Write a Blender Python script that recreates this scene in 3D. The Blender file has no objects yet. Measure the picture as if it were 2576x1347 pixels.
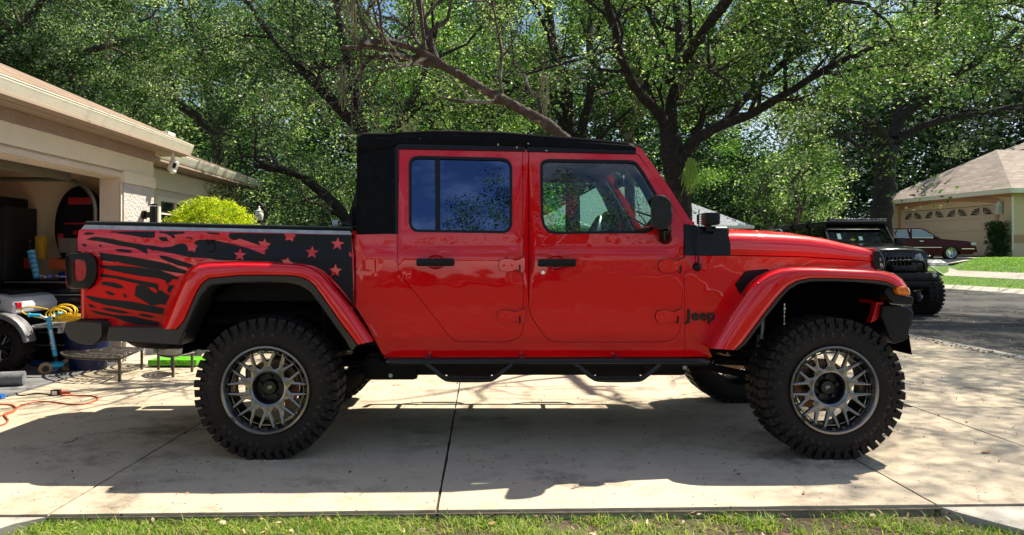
import bpy, bmesh, math, random
import numpy as np
from mathutils import Vector, Matrix
from mathutils.geometry import delaunay_2d_cdt
R = math.radians
SC = bpy.context.scene
COL = SC.collection

# ------------------------------------------------------------------ camera
cam_d = bpy.data.cameras.new('camera'); cam = bpy.data.objects.new('camera', cam_d); COL.objects.link(cam)
cam.location = (0, 0, 1.276); cam.rotation_euler = (R(90), 0, 0)
cam_d.sensor_width = 36; cam_d.lens = 36 * 1817 / 2576
cam_d.shift_x = 73 / 2576; cam_d.shift_y = -36.5 / 2576
cam_d.clip_start = 0.05; cam_d.clip_end = 800
SC.camera = cam
# ------------------------------------------------------------------ sun and sky
SUN = Vector((0.58, 0.45, 1.0)).normalized()
sun_d = bpy.data.lights.new('sun', 'SUN'); sun_d.energy = 5.0; sun_d.angle = R(0.55); sun_d.color = (1.0, 0.91, 0.75)
sun = bpy.data.objects.new('sun', sun_d); COL.objects.link(sun)
sun.rotation_euler = SUN.to_track_quat('Z', 'Y').to_euler(); sun.location = (10, 8, 20)
wd = bpy.data.worlds.new('World'); SC.world = wd; wd.use_nodes = True
nt = wd.node_tree; N = nt.nodes; L = nt.links; N.clear()
wo = N.new('ShaderNodeOutputWorld'); bg = N.new('ShaderNodeBackground'); sky = N.new('ShaderNodeTexSky')
sky.sky_type = 'NISHITA'; sky.sun_disc = False
sky.sun_elevation = math.asin(SUN.z); sky.sun_rotation = math.atan2(SUN.x, SUN.y)
sky.air_density = 1.0; sky.dust_density = 0.6; sky.ozone_density = 3.0
tc = N.new('ShaderNodeTexCoord'); mp = N.new('ShaderNodeMapping'); mp.inputs['Scale'].default_value = (1, 1, 2.6)
mp.inputs['Location'].default_value = (0.9, 1.75, 0.2)
nz = N.new('ShaderNodeTexNoise'); nz.inputs['Scale'].default_value = 2.3; nz.inputs['Detail'].default_value = 9; nz.inputs['Roughness'].default_value = 0.62
rp = N.new('ShaderNodeValToRGB'); rp.color_ramp.elements[0].position = 0.47; rp.color_ramp.elements[1].position = 0.66
mx = N.new('ShaderNodeMixRGB'); mx.inputs[2].default_value = (6.6, 7.4, 8.6, 1)
L.new(tc.outputs['Generated'], mp.inputs[0]); L.new(mp.outputs[0], nz.inputs[0]); L.new(nz.outputs[0], rp.inputs[0])
L.new(rp.outputs[0], mx.inputs[0]); L.new(sky.outputs[0], mx.inputs[1]); L.new(mx.outputs[0], bg.inputs[0])
bg.inputs[1].default_value = 0.066
L.new(bg.outputs[0], wo.inputs[0])
SC.view_settings.view_transform = 'Standard'; SC.view_settings.look = 'None'
SC.view_settings.exposure = 1.1; SC.view_settings.gamma = 1
SC.render.engine = 'CYCLES'
SC.cycles.max_bounces = 7; SC.cycles.diffuse_bounces = 3; SC.cycles.glossy_bounces = 3; SC.cycles.transparent_max_bounces = 12
SC.cycles.use_denoising = True; SC.cycles.sample_clamp_indirect = 6

# ------------------------------------------------------------------ measuring helpers (photo pixels at 2576 wide -> metres)
FL, CX, HY, CZ = 1817.0, 1215.0, 637.0, 1.276
def W(px, py, Y): return Vector(((px - CX) / FL * Y, Y, CZ - (py - HY) / FL * Y))
def G(px, py, z=0.0):
    Y = (CZ - z) * FL / (py - HY); return Vector(((px - CX) / FL * Y, Y, z))

# ------------------------------------------------------------------ materials
def nodes(name):
    m = bpy.data.materials.new(name); m.use_nodes = True
    nt = m.node_tree; b = nt.nodes['Principled BSDF']
    return m, nt, b
def mat(name, col, rough=0.5, metal=0.0, spec=0.5, coat=0.0, n=None, bump=None, n2=None, emit=None, coords='Object'):
    """n=(scale, colour2, lo, hi) mixes a second colour by noise; n2 the same again; bump=(scale, strength, dist)"""
    m, nt, b = nodes(name)
    b.inputs['Base Color'].default_value = (*col, 1); b.inputs['Roughness'].default_value = rough
    b.inputs['Metallic'].default_value = metal; b.inputs['Specular IOR Level'].default_value = spec
    b.inputs['Coat Weight'].default_value = coat; b.inputs['Coat Roughness'].default_value = 0.03
    if emit: b.inputs['Emission Color'].default_value = (*emit[0], 1); b.inputs['Emission Strength'].default_value = emit[1]
    tc = nt.nodes.new('ShaderNodeTexCoord')
    last = None
    for q in (n, n2):
        if q is None: continue
        t = nt.nodes.new('ShaderNodeTexNoise'); t.inputs['Scale'].default_value = q[0]; t.inputs['Detail'].default_value = 6
        nt.links.new(tc.outputs[coords], t.inputs[0])
        r = nt.nodes.new('ShaderNodeValToRGB'); r.color_ramp.elements[0].position = q[2]; r.color_ramp.elements[1].position = q[3]
        nt.links.new(t.outputs[0], r.inputs[0])
        x = nt.nodes.new('ShaderNodeMixRGB'); x.inputs[2].default_value = (*q[1], 1)
        nt.links.new(r.outputs[0], x.inputs[0])
        if last: nt.links.new(last, x.inputs[1])
        else: x.inputs[1].default_value = (*col, 1)
        last = x.outputs[0]
    if last: nt.links.new(last, b.inputs['Base Color'])
    if bump:
        t = nt.nodes.new('ShaderNodeTexNoise'); t.inputs['Scale'].default_value = bump[0]; t.inputs['Detail'].default_value = 5
        nt.links.new(tc.outputs[coords], t.inputs[0])
        u = nt.nodes.new('ShaderNodeBump'); u.inputs['Strength'].default_value = bump[1]; u.inputs['Distance'].default_value = bump[2]
        nt.links.new(t.outputs[0], u.inputs['Height']); nt.links.new(u.outputs[0], b.inputs['Normal'])
    return m
def glass(name, tint, ior, rough=0.0, gcol=(1, 1, 1)):
    m, nt, b = nodes(name); nt.nodes.remove(b); out = nt.nodes['Material Output']
    t = nt.nodes.new('ShaderNodeBsdfTransparent'); t.inputs[0].default_value = (*tint, 1)
    g = nt.nodes.new('ShaderNodeBsdfGlossy'); g.inputs['Roughness'].default_value = rough; g.inputs['Color'].default_value = (*gcol, 1)
    f = nt.nodes.new('ShaderNodeFresnel'); f.inputs[0].default_value = ior
    x = nt.nodes.new('ShaderNodeMixShader')
    nt.links.new(f.outputs[0], x.inputs[0]); nt.links.new(t.outputs[0], x.inputs[1]); nt.links.new(g.outputs[0], x.inputs[2])
    nt.links.new(x.outputs[0], out.inputs[0]); return m
def leafmat(name, c_dark, c_mid, c_lite, trans=0.35, rough=0.42, tint=(1.5, 1.7, 0.5)):
    m, nt, b = nodes(name); out = nt.nodes['Material Output']; lk = nt.links
    a = nt.nodes.new('ShaderNodeAttribute'); a.attribute_name = 'v'
    r = nt.nodes.new('ShaderNodeValToRGB'); e = r.color_ramp.elements
    e[0].position = 0.0; e[0].color = (*c_dark, 1); e[1].position = 1.0; e[1].color = (*c_lite, 1)
    k = e.new(0.5); k.color = (*c_mid, 1)
    lk.new(a.outputs['Fac'], r.inputs[0]); lk.new(r.outputs[0], b.inputs['Base Color'])
    b.inputs['Roughness'].default_value = rough + .12; b.inputs['Specular IOR Level'].default_value = 0.22
    t = nt.nodes.new('ShaderNodeBsdfTranslucent'); mu = nt.nodes.new('ShaderNodeMixRGB'); mu.blend_type = 'MULTIPLY'; mu.inputs[0].default_value = 1
    mu.inputs[2].default_value = (*tint, 1); lk.new(r.outputs[0], mu.inputs[1]); lk.new(mu.outputs[0], t.inputs[0])
    x = nt.nodes.new('ShaderNodeMixShader'); x.inputs[0].default_value = trans
    lk.new(b.outputs[0], x.inputs[1]); lk.new(t.outputs[0], x.inputs[2]); lk.new(x.outputs[0], out.inputs[0]); return m

M = {}
M['red'] = mat('red paint', (0.72, 0.0006, 0.004), 0.35, coat=1.0, spec=0.05)
_nt = M['red'].node_tree; _t = _nt.nodes.new('ShaderNodeTexNoise'); _t.inputs['Scale'].default_value = 4.5; _t.inputs['Detail'].default_value = 1.5; _c = _nt.nodes.new('ShaderNodeTexCoord'); _u = _nt.nodes.new('ShaderNodeBump')
_u.inputs['Strength'].default_value = .22; _u.inputs['Distance'].default_value = .012; _nt.links.new(_c.outputs['Object'], _t.inputs[0]); _nt.links.new(_t.outputs[0], _u.inputs['Height']); _nt.links.new(_u.outputs[0], _nt.nodes['Principled BSDF'].inputs['Coat Normal'])
M['red'].node_tree.nodes['Principled BSDF'].inputs['Coat IOR'].default_value = 1.62
M['red'].node_tree.nodes['Principled BSDF'].inputs['Coat Roughness'].default_value = 0.012
M['blk'] = mat('black plastic', (0.0045, 0.0045, 0.0055), 0.38, spec=.28, n=(60, (0.008, 0.008, 0.009), .4, .7), bump=(900, .15, .001))
M['blkgloss'] = mat('black gloss paint', (0.003, 0.003, 0.004), 0.25, spec=.3, coat=.25)
M['flarebk'] = mat('textured black trim', (0.022, 0.020, 0.019), 0.45, spec=.5, n=(8, (0.030, 0.026, 0.022), .4, .7), bump=(1200, .2, .001))
M['under'] = mat('dark chassis steel', (0.0035, 0.0035, 0.0035), 0.6, spec=.2, n=(14, (0.008, 0.006, 0.005), .45, .7))
M['liner'] = mat('wheel well liner', (0.0015, 0.0015, 0.0015), 0.9, spec=.05)
M['tyre'] = mat('tyre rubber', (0.0075, 0.0065, 0.0062), 0.72, spec=.3, n=(3, (0.017, 0.011, 0.009), .42, .7), bump=(220, .2, .002))
M['rimface'] = mat('machined gunmetal', (0.24, 0.23, 0.235), 0.27, metal=1.0, n=(5, (0.15, 0.16, 0.19), .4, .7))
M['rimdark'] = mat('black rim', (0.012, 0.012, 0.014), 0.32, metal=.3)
M['steel'] = mat('brake steel', (0.32, 0.22, 0.16), 0.4, metal=.9, n=(30, (0.25, 0.10, 0.05), .45, .65))
M['chrome'] = mat('chrome', (0.75, 0.75, 0.76), 0.12, metal=1)
M['alu'] = mat('satin aluminium', (0.42, 0.43, 0.45), 0.4, metal=.8, n=(20, (.3, .3, .32), .4, .7))
M['canvas'] = mat('black canvas', (0.0035, 0.0035, 0.0045), 0.82, spec=.15, n=(25, (0.008, 0.0075, 0.008), .42, .7), bump=(500, .35, .002))
M['decal'] = mat('matte black vinyl', (0.0045, 0.0055, 0.008), 0.45, spec=.3, n=(3, (0.008, 0.008, 0.009), .4, .7))
M['glassf'] = glass('green tinted glass', (0.50, 0.74, 0.65), 1.85)
M['glassr'] = glass('dark privacy glass', (0.015, 0.016, 0.018), 3.1, gcol=(.30, .45, .85))
M['glassw'] = glass('windscreen glass', (0.80, 0.93, 0.88), 1.5)
M['pane'] = mat('house window pane', (0.02, 0.025, 0.03), 0.06, spec=.8)
M['lensr'] = mat('red lamp lens', (0.45, 0.01, 0.02), 0.15, coat=1, n=(60, (.25, .0, .01), .4, .6))
M['lensa'] = mat('amber lamp lens', (0.85, 0.22, 0.01), 0.15, coat=1, n=(50, (.6, .12, .0), .45, .6))
M['lensc'] = mat('clear lamp lens', (0.55, 0.56, 0.58), 0.1, metal=.6, n=(40, (.1, .1, .1), .45, .6))
M['badge'] = mat('badge black', (0.008, 0.008, 0.009), 0.35)
M['seat'] = mat('black seat cloth', (0.005, 0.005, 0.006), 0.85, spec=.2)
M['darkwin'] = mat('dark car windscreen', (0.003, 0.004, 0.004), 0.04, spec=.45)

# ------------------------------------------------------------------ mesh helpers
OFF = {}
class MB:
    def __init__(s): s.v = []; s.f = []; s.m = []; s.mi = 0
    def add(s, vs, fs):
        o = len(s.v); s.v += [tuple(p) for p in vs]; s.f += [tuple(i + o for i in f) for f in fs]; s.m += [s.mi] * len(fs); return s
    def box(s, c, d, rot=None, bev=0.0):
        x, y, z = d[0] / 2, d[1] / 2, d[2] / 2
        if bev > 0:
            b = min(bev, x * .9, y * .9, z * .9); vs = []; idx = {}
            bm = bmesh.new(); bmesh.ops.create_cube(bm, size=1)
            for v in bm.verts: v.co = Vector((v.co.x * d[0], v.co.y * d[1], v.co.z * d[2]))
            bmesh.ops.bevel(bm, geom=bm.edges[:] + bm.verts[:], offset=b, segments=2, affect='EDGES', profile=.6)
            vs = [v.co.copy() for v in bm.verts]; bm.verts.index_update(); fs = [[v.index for v in f.verts] for f in bm.faces]; bm.free()
        else:
            vs = [Vector((a * x, b_ * y, c_ * z)) for a in (-1, 1) for b_ in (-1, 1) for c_ in (-1, 1)]
            fs = [(0, 1, 3, 2), (4, 6, 7, 5), (0, 4, 5, 1), (2, 3, 7, 6), (0, 2, 6, 4), (1, 5, 7, 3)]
        mt = rot.to_matrix() if rot is not None and not isinstance(rot, Matrix) else rot
        c = Vector(c)
        return s.add([(mt @ v if mt is not None else v) + c for v in vs], fs)
    def tube(s, path, r, n=10, cap=True, closed=False):
        P = [Vector(p) for p in path]; k = len(P)
        rs = r if isinstance(r, (list, tuple)) else [r] * k
        vs = []; up = None
        for i, p in enumerate(P):
            if closed: t = (P[(i + 1) % k] - P[i - 1])
            else: t = (P[min(i + 1, k - 1)] - P[max(i - 1, 0)])
            t = t.normalized() if t.length > 1e-9 else Vector((0, 0, 1))
            if up is None: up = Vector((0, 0, 1)) if abs(t.z) < .9 else Vector((1, 0, 0))
            a = t.cross(up); a = a.normalized() if a.length > 1e-6 else t.orthogonal().normalized()
            b = a.cross(t).normalized(); up = b
            for j in range(n):
                th = 2 * math.pi * j / n; vs.append(p + (a * math.cos(th) + b * math.sin(th)) * rs[i])
        fs = []
        for i in range(k if closed else k - 1):
            i2 = (i + 1) % k
            for j in range(n): fs.append((i * n + j, i * n + (j + 1) % n, i2 * n + (j + 1) % n, i2 * n + j))
        if cap and not closed: fs.append(tuple(range(n - 1, -1, -1))); fs.append(tuple((k - 1) * n + j for j in range(n)))
        return s.add(vs, fs)
    def lathe(s, prof, n=32, c=(0, 0, 0), axis='z', arc=None):
        """prof: list of (r, h)"""
        vs = []; k = len(prof); c = Vector(c)
        for i in range(n):
            th = 2 * math.pi * i / n; ca, sa = math.cos(th), math.sin(th)
            for r, h in prof:
                p = {'z': (r * ca, r * sa, h), 'y': (r * ca, h, r * sa), 'x': (h, r * ca, r * sa)}[axis]
                vs.append(c + Vector(p))
        fs = []
        for i in range(n):
            i2 = (i + 1) % n
            for j in range(k - 1): fs.append((i * k + j, i2 * k + j, i2 * k + j + 1, i * k + j + 1))
        return s.add(vs, fs)
    def cyl(s, a, b, r, n=16, r2=None): return s.tube([a, b], [r, r if r2 is None else r2], n)
    def sphere(s, c, r, nu=12, nv=8, sc=(1, 1, 1)):
        c = Vector(c); vs = []; fs = []
        for i in range(nv + 1):
            ph = math.pi * i / nv
            for j in range(nu):
                th = 2 * math.pi * j / nu
                vs.append(c + Vector((r * sc[0] * math.sin(ph) * math.cos(th), r * sc[1] * math.sin(ph) * math.sin(th), r * sc[2] * math.cos(ph))))
        for i in range(nv):
            for j in range(nu): fs.append((i * nu + j, i * nu + (j + 1) % nu, (i + 1) * nu + (j + 1) % nu, (i + 1) * nu + j))
        return s.add(vs, fs)
    def prism(s, pts, vec):
        """pts: closed 3-D polygon, extruded along vec"""
        P = [Vector(p) for p in pts]; k = len(P); vec = Vector(vec)
        return s.add(P + [p + vec for p in P], [tuple(range(k)), tuple(range(2 * k - 1, k - 1, -1))] + [(i, i + k, (i + 1) % k + k, (i + 1) % k) for i in range(k)])
    def loft(s, secs, closed_u=False, capends=False):
        k = len(secs[0]); vs = [p for sec in secs for p in sec]; fs = []
        for i in range(len(secs) - 1):
            for j in range(k if closed_u else k - 1):
                j2 = (j + 1) % k; fs.append((i * k + j, i * k + j2, (i + 1) * k + j2, (i + 1) * k + j))
        if capends: fs.append(tuple(range(k))); fs.append(tuple((len(secs) - 1) * k + j for j in range(k - 1, -1, -1)))
        return s.add(vs, fs)
    def quad(s, a, b, c, d): return s.add([a, b, c, d], [(0, 1, 2, 3)])

def obj(name, mb, material, parent=None, smooth=30, label=None, cat=None, group=None, kind=None, bev=0, fixn=True):
    v = np.array(mb.v, dtype=float).reshape(-1, 3)
    if parent is not None: v = v - np.array(OFF.get(parent.name, (0, 0, 0)))
    me = bpy.data.meshes.new(name); me.from_pydata(v.tolist(), [], mb.f)
    for mm in (material if isinstance(material, (list, tuple)) else [material]): me.materials.append(M[mm] if isinstance(mm, str) else mm)
    if max(mb.m or [0]) > 0: me.polygons.foreach_set('material_index', mb.m)
    if fixn:
        bm = bmesh.new(); bm.from_mesh(me); bmesh.ops.recalc_face_normals(bm, faces=bm.faces[:]); bm.to_mesh(me); bm.free()
    if smooth: me.shade_smooth(); me.set_sharp_from_angle(angle=R(smooth))
    else: me.shade_flat()
    me.update()
    o = bpy.data.objects.new(name, me); COL.objects.link(o)
    if parent is not None: o.parent = parent; OFF[o.name] = OFF.get(parent.name, (0, 0, 0))
    if bev: 
        b = o.modifiers.new('bevel', 'BEVEL'); b.width = bev; b.segments = 2; b.limit_method = 'ANGLE'; b.angle_limit = R(40)
    tag(o, label, cat, group, kind); return o
def tag(o, label=None, cat=None, group=None, kind=None):
    if label: o['label'] = label
    if cat: o['category'] = cat
    if group: o['group'] = group
    if kind: o['kind'] = kind
    return o
def thing(name, loc, label, cat, group=None, rotz=0, world=True):
    """an Empty at the base; with world=True the parts are written in world coordinates"""
    o = bpy.data.objects.new(name, None); COL.objects.link(o); o.location = loc; o.rotation_euler = (0, 0, rotz); o.empty_display_size = .2
    OFF[o.name] = tuple(loc) if world else (0, 0, 0)
    return tag(o, label, cat, group)
def copy_tree(o, parent=None):
    c = o.copy(); COL.objects.link(c)
    if parent is not None: c.parent = parent
    for ch in list(o.children): copy_tree(ch, c)
    return c
def text_geo(body, size, extr=0.002, off=0.0, space=1.0):
    cu = bpy.data.curves.new('lettering', 'FONT'); cu.body = body; cu.size = size; cu.extrude = extr; cu.offset = off; cu.space_character = space
    cu.align_x = 'CENTER'; cu.align_y = 'CENTER'; cu.resolution_u = 3
    t = bpy.data.objects.new('lettering', cu); COL.objects.link(t); bpy.context.view_layer.update()
    me = bpy.data.meshes.new_from_object(t.evaluated_get(bpy.context.evaluated_depsgraph_get()))
    vs = [v.co.copy() for v in me.vertices]; fs = [tuple(p.vertices) for p in me.polygons]
    bpy.data.objects.remove(t); bpy.data.curves.remove(cu); bpy.data.meshes.remove(me); return vs, fs
def chaikin(pts, it=2, closed=True):
    P = [Vector(p) for p in pts]
    for _ in range(it):
        Q = []; k = len(P)
        if not closed: Q.append(P[0])
        for i in range(k if closed else k - 1):
            a, b = P[i], P[(i + 1) % k]; Q += [a * .75 + b * .25, a * .25 + b * .75]
        if not closed: Q.append(P[-1])
        P = Q
    return P
def inpoly(x, y, P):
    c = False; j = len(P) - 1
    for i in range(len(P)):
        xi, yi = P[i][0], P[i][1]; xj, yj = P[j][0], P[j][1]
        if (yi > y) != (yj > y) and x < (xj - xi) * (y - yi) / (yj - yi) + xi: c = not c
        j = i
    return c
def tri2d(outer, holes=(), grid=None):
    """triangulate a 2-D region with holes; returns verts, tris, boundary loops (as lists of 2-D points)"""
    vs = []; es = []
    for loop in (outer, *holes):
        o = len(vs); k = len(loop); vs += [Vector((p[0], p[1])) for p in loop]; es += [(o + i, o + (i + 1) % k) for i in range(k)]
    if grid:
        xs = [p[0] for p in outer]; ys_ = [p[1] for p in outer]
        gx = grid if isinstance(grid, (int, float)) else grid[0]; gy = grid if isinstance(grid, (int, float)) else grid[1]
        a = min(xs) + gx / 2
        while a < max(xs):
            b = min(ys_) + gy / 2
            while b < max(ys_):
                if inpoly(a, b, outer) and not any(inpoly(a, b, h) for h in holes): vs.append(Vector((a, b)))
                b += gy
            a += gx
    V, E, F_, *_ = delaunay_2d_cdt(vs, es, [], 0, 1e-5)
    T = []
    for f in F_:
        cx = sum(V[i][0] for i in f) / len(f); cy = sum(V[i][1] for i in f) / len(f)
        if inpoly(cx, cy, outer) and not any(inpoly(cx, cy, h) for h in holes): T.append(tuple(f))
    return V, T
def sheet(mb, outer, holes, fn, thick=0.02, grid=None, back=None):
    """region in 2-D -> surface fn(a,b,depth)->3-D point, with a rim of the given thickness"""
    V, T = tri2d(outer, holes, grid)
    mb.add([fn(p[0], p[1], 0) for p in V], T)
    cnt = {}
    for t in T:
        for i in range(len(t)):
            e = (t[i], t[(i + 1) % len(t)]); cnt[tuple(sorted(e))] = cnt.get(tuple(sorted(e)), 0) + 1
    o = len(mb.v); used = {}
    base = o - len(V); vs = []; fs = []
    for e, c in cnt.items():
        if c == 1:
            for q in e:
                if q not in used: used[q] = len(vs); vs.append(fn(V[q][0], V[q][1], thick))
    oo = len(mb.v)
    mb.v += [tuple(p) for p in vs]
    for e, c in cnt.items():
        if c == 1: mb.f.append((base + e[0], base + e[1], oo + used[e[1]], oo + used[e[0]])); mb.m.append(mb.mi)
    if back:
        used2 = {}
        o2 = len(mb.v); mb.v += [tuple(fn(p[0], p[1], thick)) for p in V]
        mb.f += [tuple(o2 + i for i in reversed(t)) for t in T]; mb.m += [mb.mi] * len(T)
    return mb
# ================================================================== ground, paving, street
rng = np.random.default_rng(7); random.seed(7)
def sstep(t): t = max(0.0, min(1.0, t)); return t * t * (3 - 2 * t)
def hgt(x, y):
    a = (x - 17.45) / 4.1; b = (y - 29.4) / 2.2
    return 1.08 * sstep(max(a, b)) * sstep((x + 12) / 14) * (1 if y > -5 else sstep((y + 20) / 15))
def drape(name, poly, dz, material, grid=1.5, thick=.05, **kw):
    Q = []
    for i, a in enumerate(poly):
        b = poly[(i + 1) % len(poly)]; n = max(1, int(math.hypot(b[0] - a[0], b[1] - a[1]) / 1.1)); Q += [(a[0] + (b[0] - a[0]) * j / n, a[1] + (b[1] - a[1]) * j / n) for j in range(n)]
    mb = MB(); sheet(mb, Q, (), lambda x, y, d: Vector((x, y, hgt(x, y) + dz - d)), thick, grid); return obj(name, mb, material, smooth=40, **kw)

def concrete(name, c1, c2, stain, sc=1.0):
    m, nt, b = nodes(name); k = nt.links; tc = nt.nodes.new('ShaderNodeTexCoord')
    def noise(s, det=6, rough=.6):
        t = nt.nodes.new('ShaderNodeTexNoise'); t.inputs['Scale'].default_value = s; t.inputs['Detail'].default_value = det; t.inputs['Roughness'].default_value = rough; k.new(tc.outputs['Object'], t.inputs[0]); return t.outputs[0]
    def ramp(src, a, b_, ca=(0, 0, 0, 1), cb=(1, 1, 1, 1)):
        r = nt.nodes.new('ShaderNodeValToRGB'); e = r.color_ramp.elements; e[0].position = a; e[1].position = b_; e[0].color = ca; e[1].color = cb; k.new(src, r.inputs[0]); return r.outputs[0]
    def mix(f, a, b_, mode='MIX'):
        x = nt.nodes.new('ShaderNodeMixRGB'); x.blend_type = mode
        if isinstance(f, float): x.inputs[0].default_value = f
        else: k.new(f, x.inputs[0])
        for i, q in ((1, a), (2, b_)):
            if isinstance(q, tuple): x.inputs[i].default_value = (*q, 1)
            else: k.new(q, x.inputs[i])
        return x.outputs[0]
    col = mix(ramp(noise(.9 * sc), .35, .7), c1, c2)
    col = mix(ramp(noise(2.6 * sc, 8, .7), .52, .72), col, stain)
    col = mix(ramp(noise(.7 * sc, 10, .78), .535, .64), col, tuple(c * .66 for c in stain))
    col = mix(ramp(noise(180, 2, .5), .62, .72), col, tuple(c * .45 for c in c1))
    v = nt.nodes.new('ShaderNodeTexVoronoi'); v.inputs['Scale'].default_value = 17; k.new(tc.outputs['Object'], v.inputs[0])
    n2 = noise(5, 3, .5)
    mth = nt.nodes.new('ShaderNodeMath'); mth.operation = 'LESS_THAN'; mm = nt.nodes.new('ShaderNodeMath'); mm.operation = 'MULTIPLY'; k.new(n2, mm.inputs[0]); mm.inputs[1].default_value = .20
    k.new(v.outputs['Distance'], mth.inputs[0]); k.new(mm.outputs[0], mth.inputs[1])
    col = mix(mth.outputs[0], col, (.07, .06, .05))
    k.new(col, b.inputs['Base Color']); b.inputs['Roughness'].default_value = .85
    u = nt.nodes.new('ShaderNodeBump'); u.inputs['Strength'].default_value = .35; u.inputs['Distance'].default_value = .004; k.new(noise(260, 3), u.inputs['Height']); k.new(u.outputs[0], b.inputs['Normal'])
    return m
M['conc'] = concrete('driveway concrete', (.54, .45, .33), (.45, .375, .275), (.29, .24, .175))
M['conc2'] = concrete('pavement concrete', (.42, .39, .34), (.35, .33, .29), (.26, .24, .20))
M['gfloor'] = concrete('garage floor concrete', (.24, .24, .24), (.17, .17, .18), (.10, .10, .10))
M['asph'] = mat('asphalt', (.026, .025, .0245), .9, n=(1.3, (.038, .036, .034), .4, .7), n2=(140, (.06, .056, .052), .60, .74), bump=(120, .5, .01))
M['soil'] = mat('dark soil and mulch', (.060, .038, .024), .95, n=(30, (.16, .10, .06), .45, .7), n2=(3, (.10, .09, .05), .45, .7), bump=(60, .8, .03))
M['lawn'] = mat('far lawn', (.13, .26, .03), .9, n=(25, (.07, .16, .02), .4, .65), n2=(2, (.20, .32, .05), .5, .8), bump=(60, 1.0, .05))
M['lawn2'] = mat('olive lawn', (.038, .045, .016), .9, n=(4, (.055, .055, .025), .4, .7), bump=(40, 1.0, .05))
M['joint'] = mat('joint dirt', (.035, .030, .022), .95, n=(20, (.07, .055, .04), .4, .6))

mb = MB(); 
xs = list(np.arange(-120, -20, 10)) + list(np.arange(-20, 45, 1.5)) + list(np.arange(45, 160, 10)); ys = list(np.arange(-120, -10, 10)) + list(np.arange(-10, 50, 1.5)) + list(np.arange(50, 200, 10))
vs = [(x, y, hgt(x, y) - (.32 if (x > 13 and -30 < y < 45) or y > 24 else .075)) for x in xs for y in ys]; ny = len(ys)
mb.add(vs, [(i * ny + j, (i + 1) * ny + j, (i + 1) * ny + j + 1, i * ny + j + 1) for i in range(len(xs) - 1) for j in range(ny - 1)])
obj('ground', mb, 'soil', kind='structure')
# street between the kerbs, running away from the camera
street = [(6.95, -40), (17.3, -40), (17.4, 20), (17.3, 27.2), (16.4, 28.4), (14.5, 28.9), (9, 29), (2, 29), (-6, 29), (-30, 29), (-30, 22.0), (4.5, 22.0), (6.3, 21.2), (6.95, 19.5)]
drape('street', street, -.055, 'asph', 2.0, .02, kind='structure')
def ribbon(name, path, w, z0, z1, material, up=None, **kw):
    """kerb: a low profile swept along a path (left side at z0, right side at z1)"""
    mb = MB(); secs = []; P = [Vector((a, b, 0)) for a, b in path]
    for i, p in enumerate(P):
        t = (P[min(i + 1, len(P) - 1)] - P[max(0, i - 1)]).normalized(); n = Vector((t.y, -t.x, 0)); q = lambda s, z: (lambda v: Vector((v.x, v.y, hgt(v.x, v.y) + z)))(p + n * s)
        secs.append([q(-w / 2, -.1), q(-w / 2, z0), q(-w / 4, z0 + .004), q(w / 6, z1), q(w / 2, z1 - .004), q(w / 2, -.1)])
    mb.loft(secs, capends=True); return obj(name, mb, material, smooth=30, **kw)
ribbon('kerb', [(6.72, y) for y in np.arange(-30, 19, 1.0)] + [(6.5, 20), (5.9, 21.2), (4.5, 21.8), (0, 21.9), (-20, 21.9)], .50, -.005, -.045, 'conc2', kind='structure')
ribbon('kerb', [(-20, 29.2), (2, 29.2), (9, 29.2), (14.5, 29.1), (16.0, 28.8), (17.0, 28.1), (17.5, 27.0), (17.6, 24)] + [(17.6, y) for y in range(22, -31, -2)], .50, .06, -.04, 'conc2', kind='structure')
# driveway slabs with open joints
jx = [-9.0, -6.9, -4.22, -2.12, -.228, 2.30, 3.57, 6.45]
def fy(x): return 3.515 + (x + 2.35) * .031
yj = 6.10
rows = []
slabs = [(-4.22, -2.12, None, yj), (-2.12, -.228, None, yj), (-.228, 2.30, None, yj), (2.30, 3.57, None, yj - .12), (3.57, 6.45, None, yj - .12), (-4.22, -.228, yj, 9.2), (-.228, 3.57, yj, 9.2), (3.57, 6.45, yj - .12, 9.2), (3.57, 6.45, 9.2, 12.2)]
g = .007
mb = MB()
for k, (xa, xb, ya, yb) in enumerate(slabs):
    skew = lambda x, y: x + .0 * y
    y0 = (fy(xa), fy(xb)) if ya is None else (ya, ya)
    P = [(xa + g, y0[0] + g), (xb - g, y0[1] + g), (xb - g, yb - g), (xa + g, yb - g)]
    # wander the joint edges a little
    Q = []
    for i in range(4):
        a, b = Vector(P[i]), Vector(P[(i + 1) % 4]); n = max(2, int((b - a).length / .12))
        for j in range(n): q = a.lerp(b, j / n); Q.append((q.x + (rng.normal() * .0016 if 0 < j else 0), q.y + (rng.normal() * .0016 if 0 < j else 0)))
    sheet(mb, Q, (), lambda x, y, d: Vector((x, y, -d)), .09, .6)
drv = obj('driveway', mb, 'conc', smooth=30, kind='structure')
mb = MB(); mb.quad((-4.3, 3.45, -.012), (6.5, 3.75, -.012), (6.5, 9.25, -.012), (-4.3, 9.25, -.012)); mb.quad((3.57, 9.25, -.012), (6.46, 9.25, -.012), (6.46, 12.2, -.012), (3.57, 12.2, -.012)); obj('driveway_joint', mb, 'joint', kind='structure')
for P in ([(-6.5, 3.49), (-2.12, 3.505), (-2.22, 3.42), (-2.75, 2.3), (-6.5, 2.0)], [(2.31, 3.645), (6.45, 3.76), (6.45, 1.9), (3.45, 2.3), (2.55, 3.28), (2.36, 3.55)]):
    mb = MB(); sheet(mb, P, (), lambda x, y, d: Vector((x, y, -.006 - d)), .08, .5); obj('footpath', mb, 'conc2', kind='structure')
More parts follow.
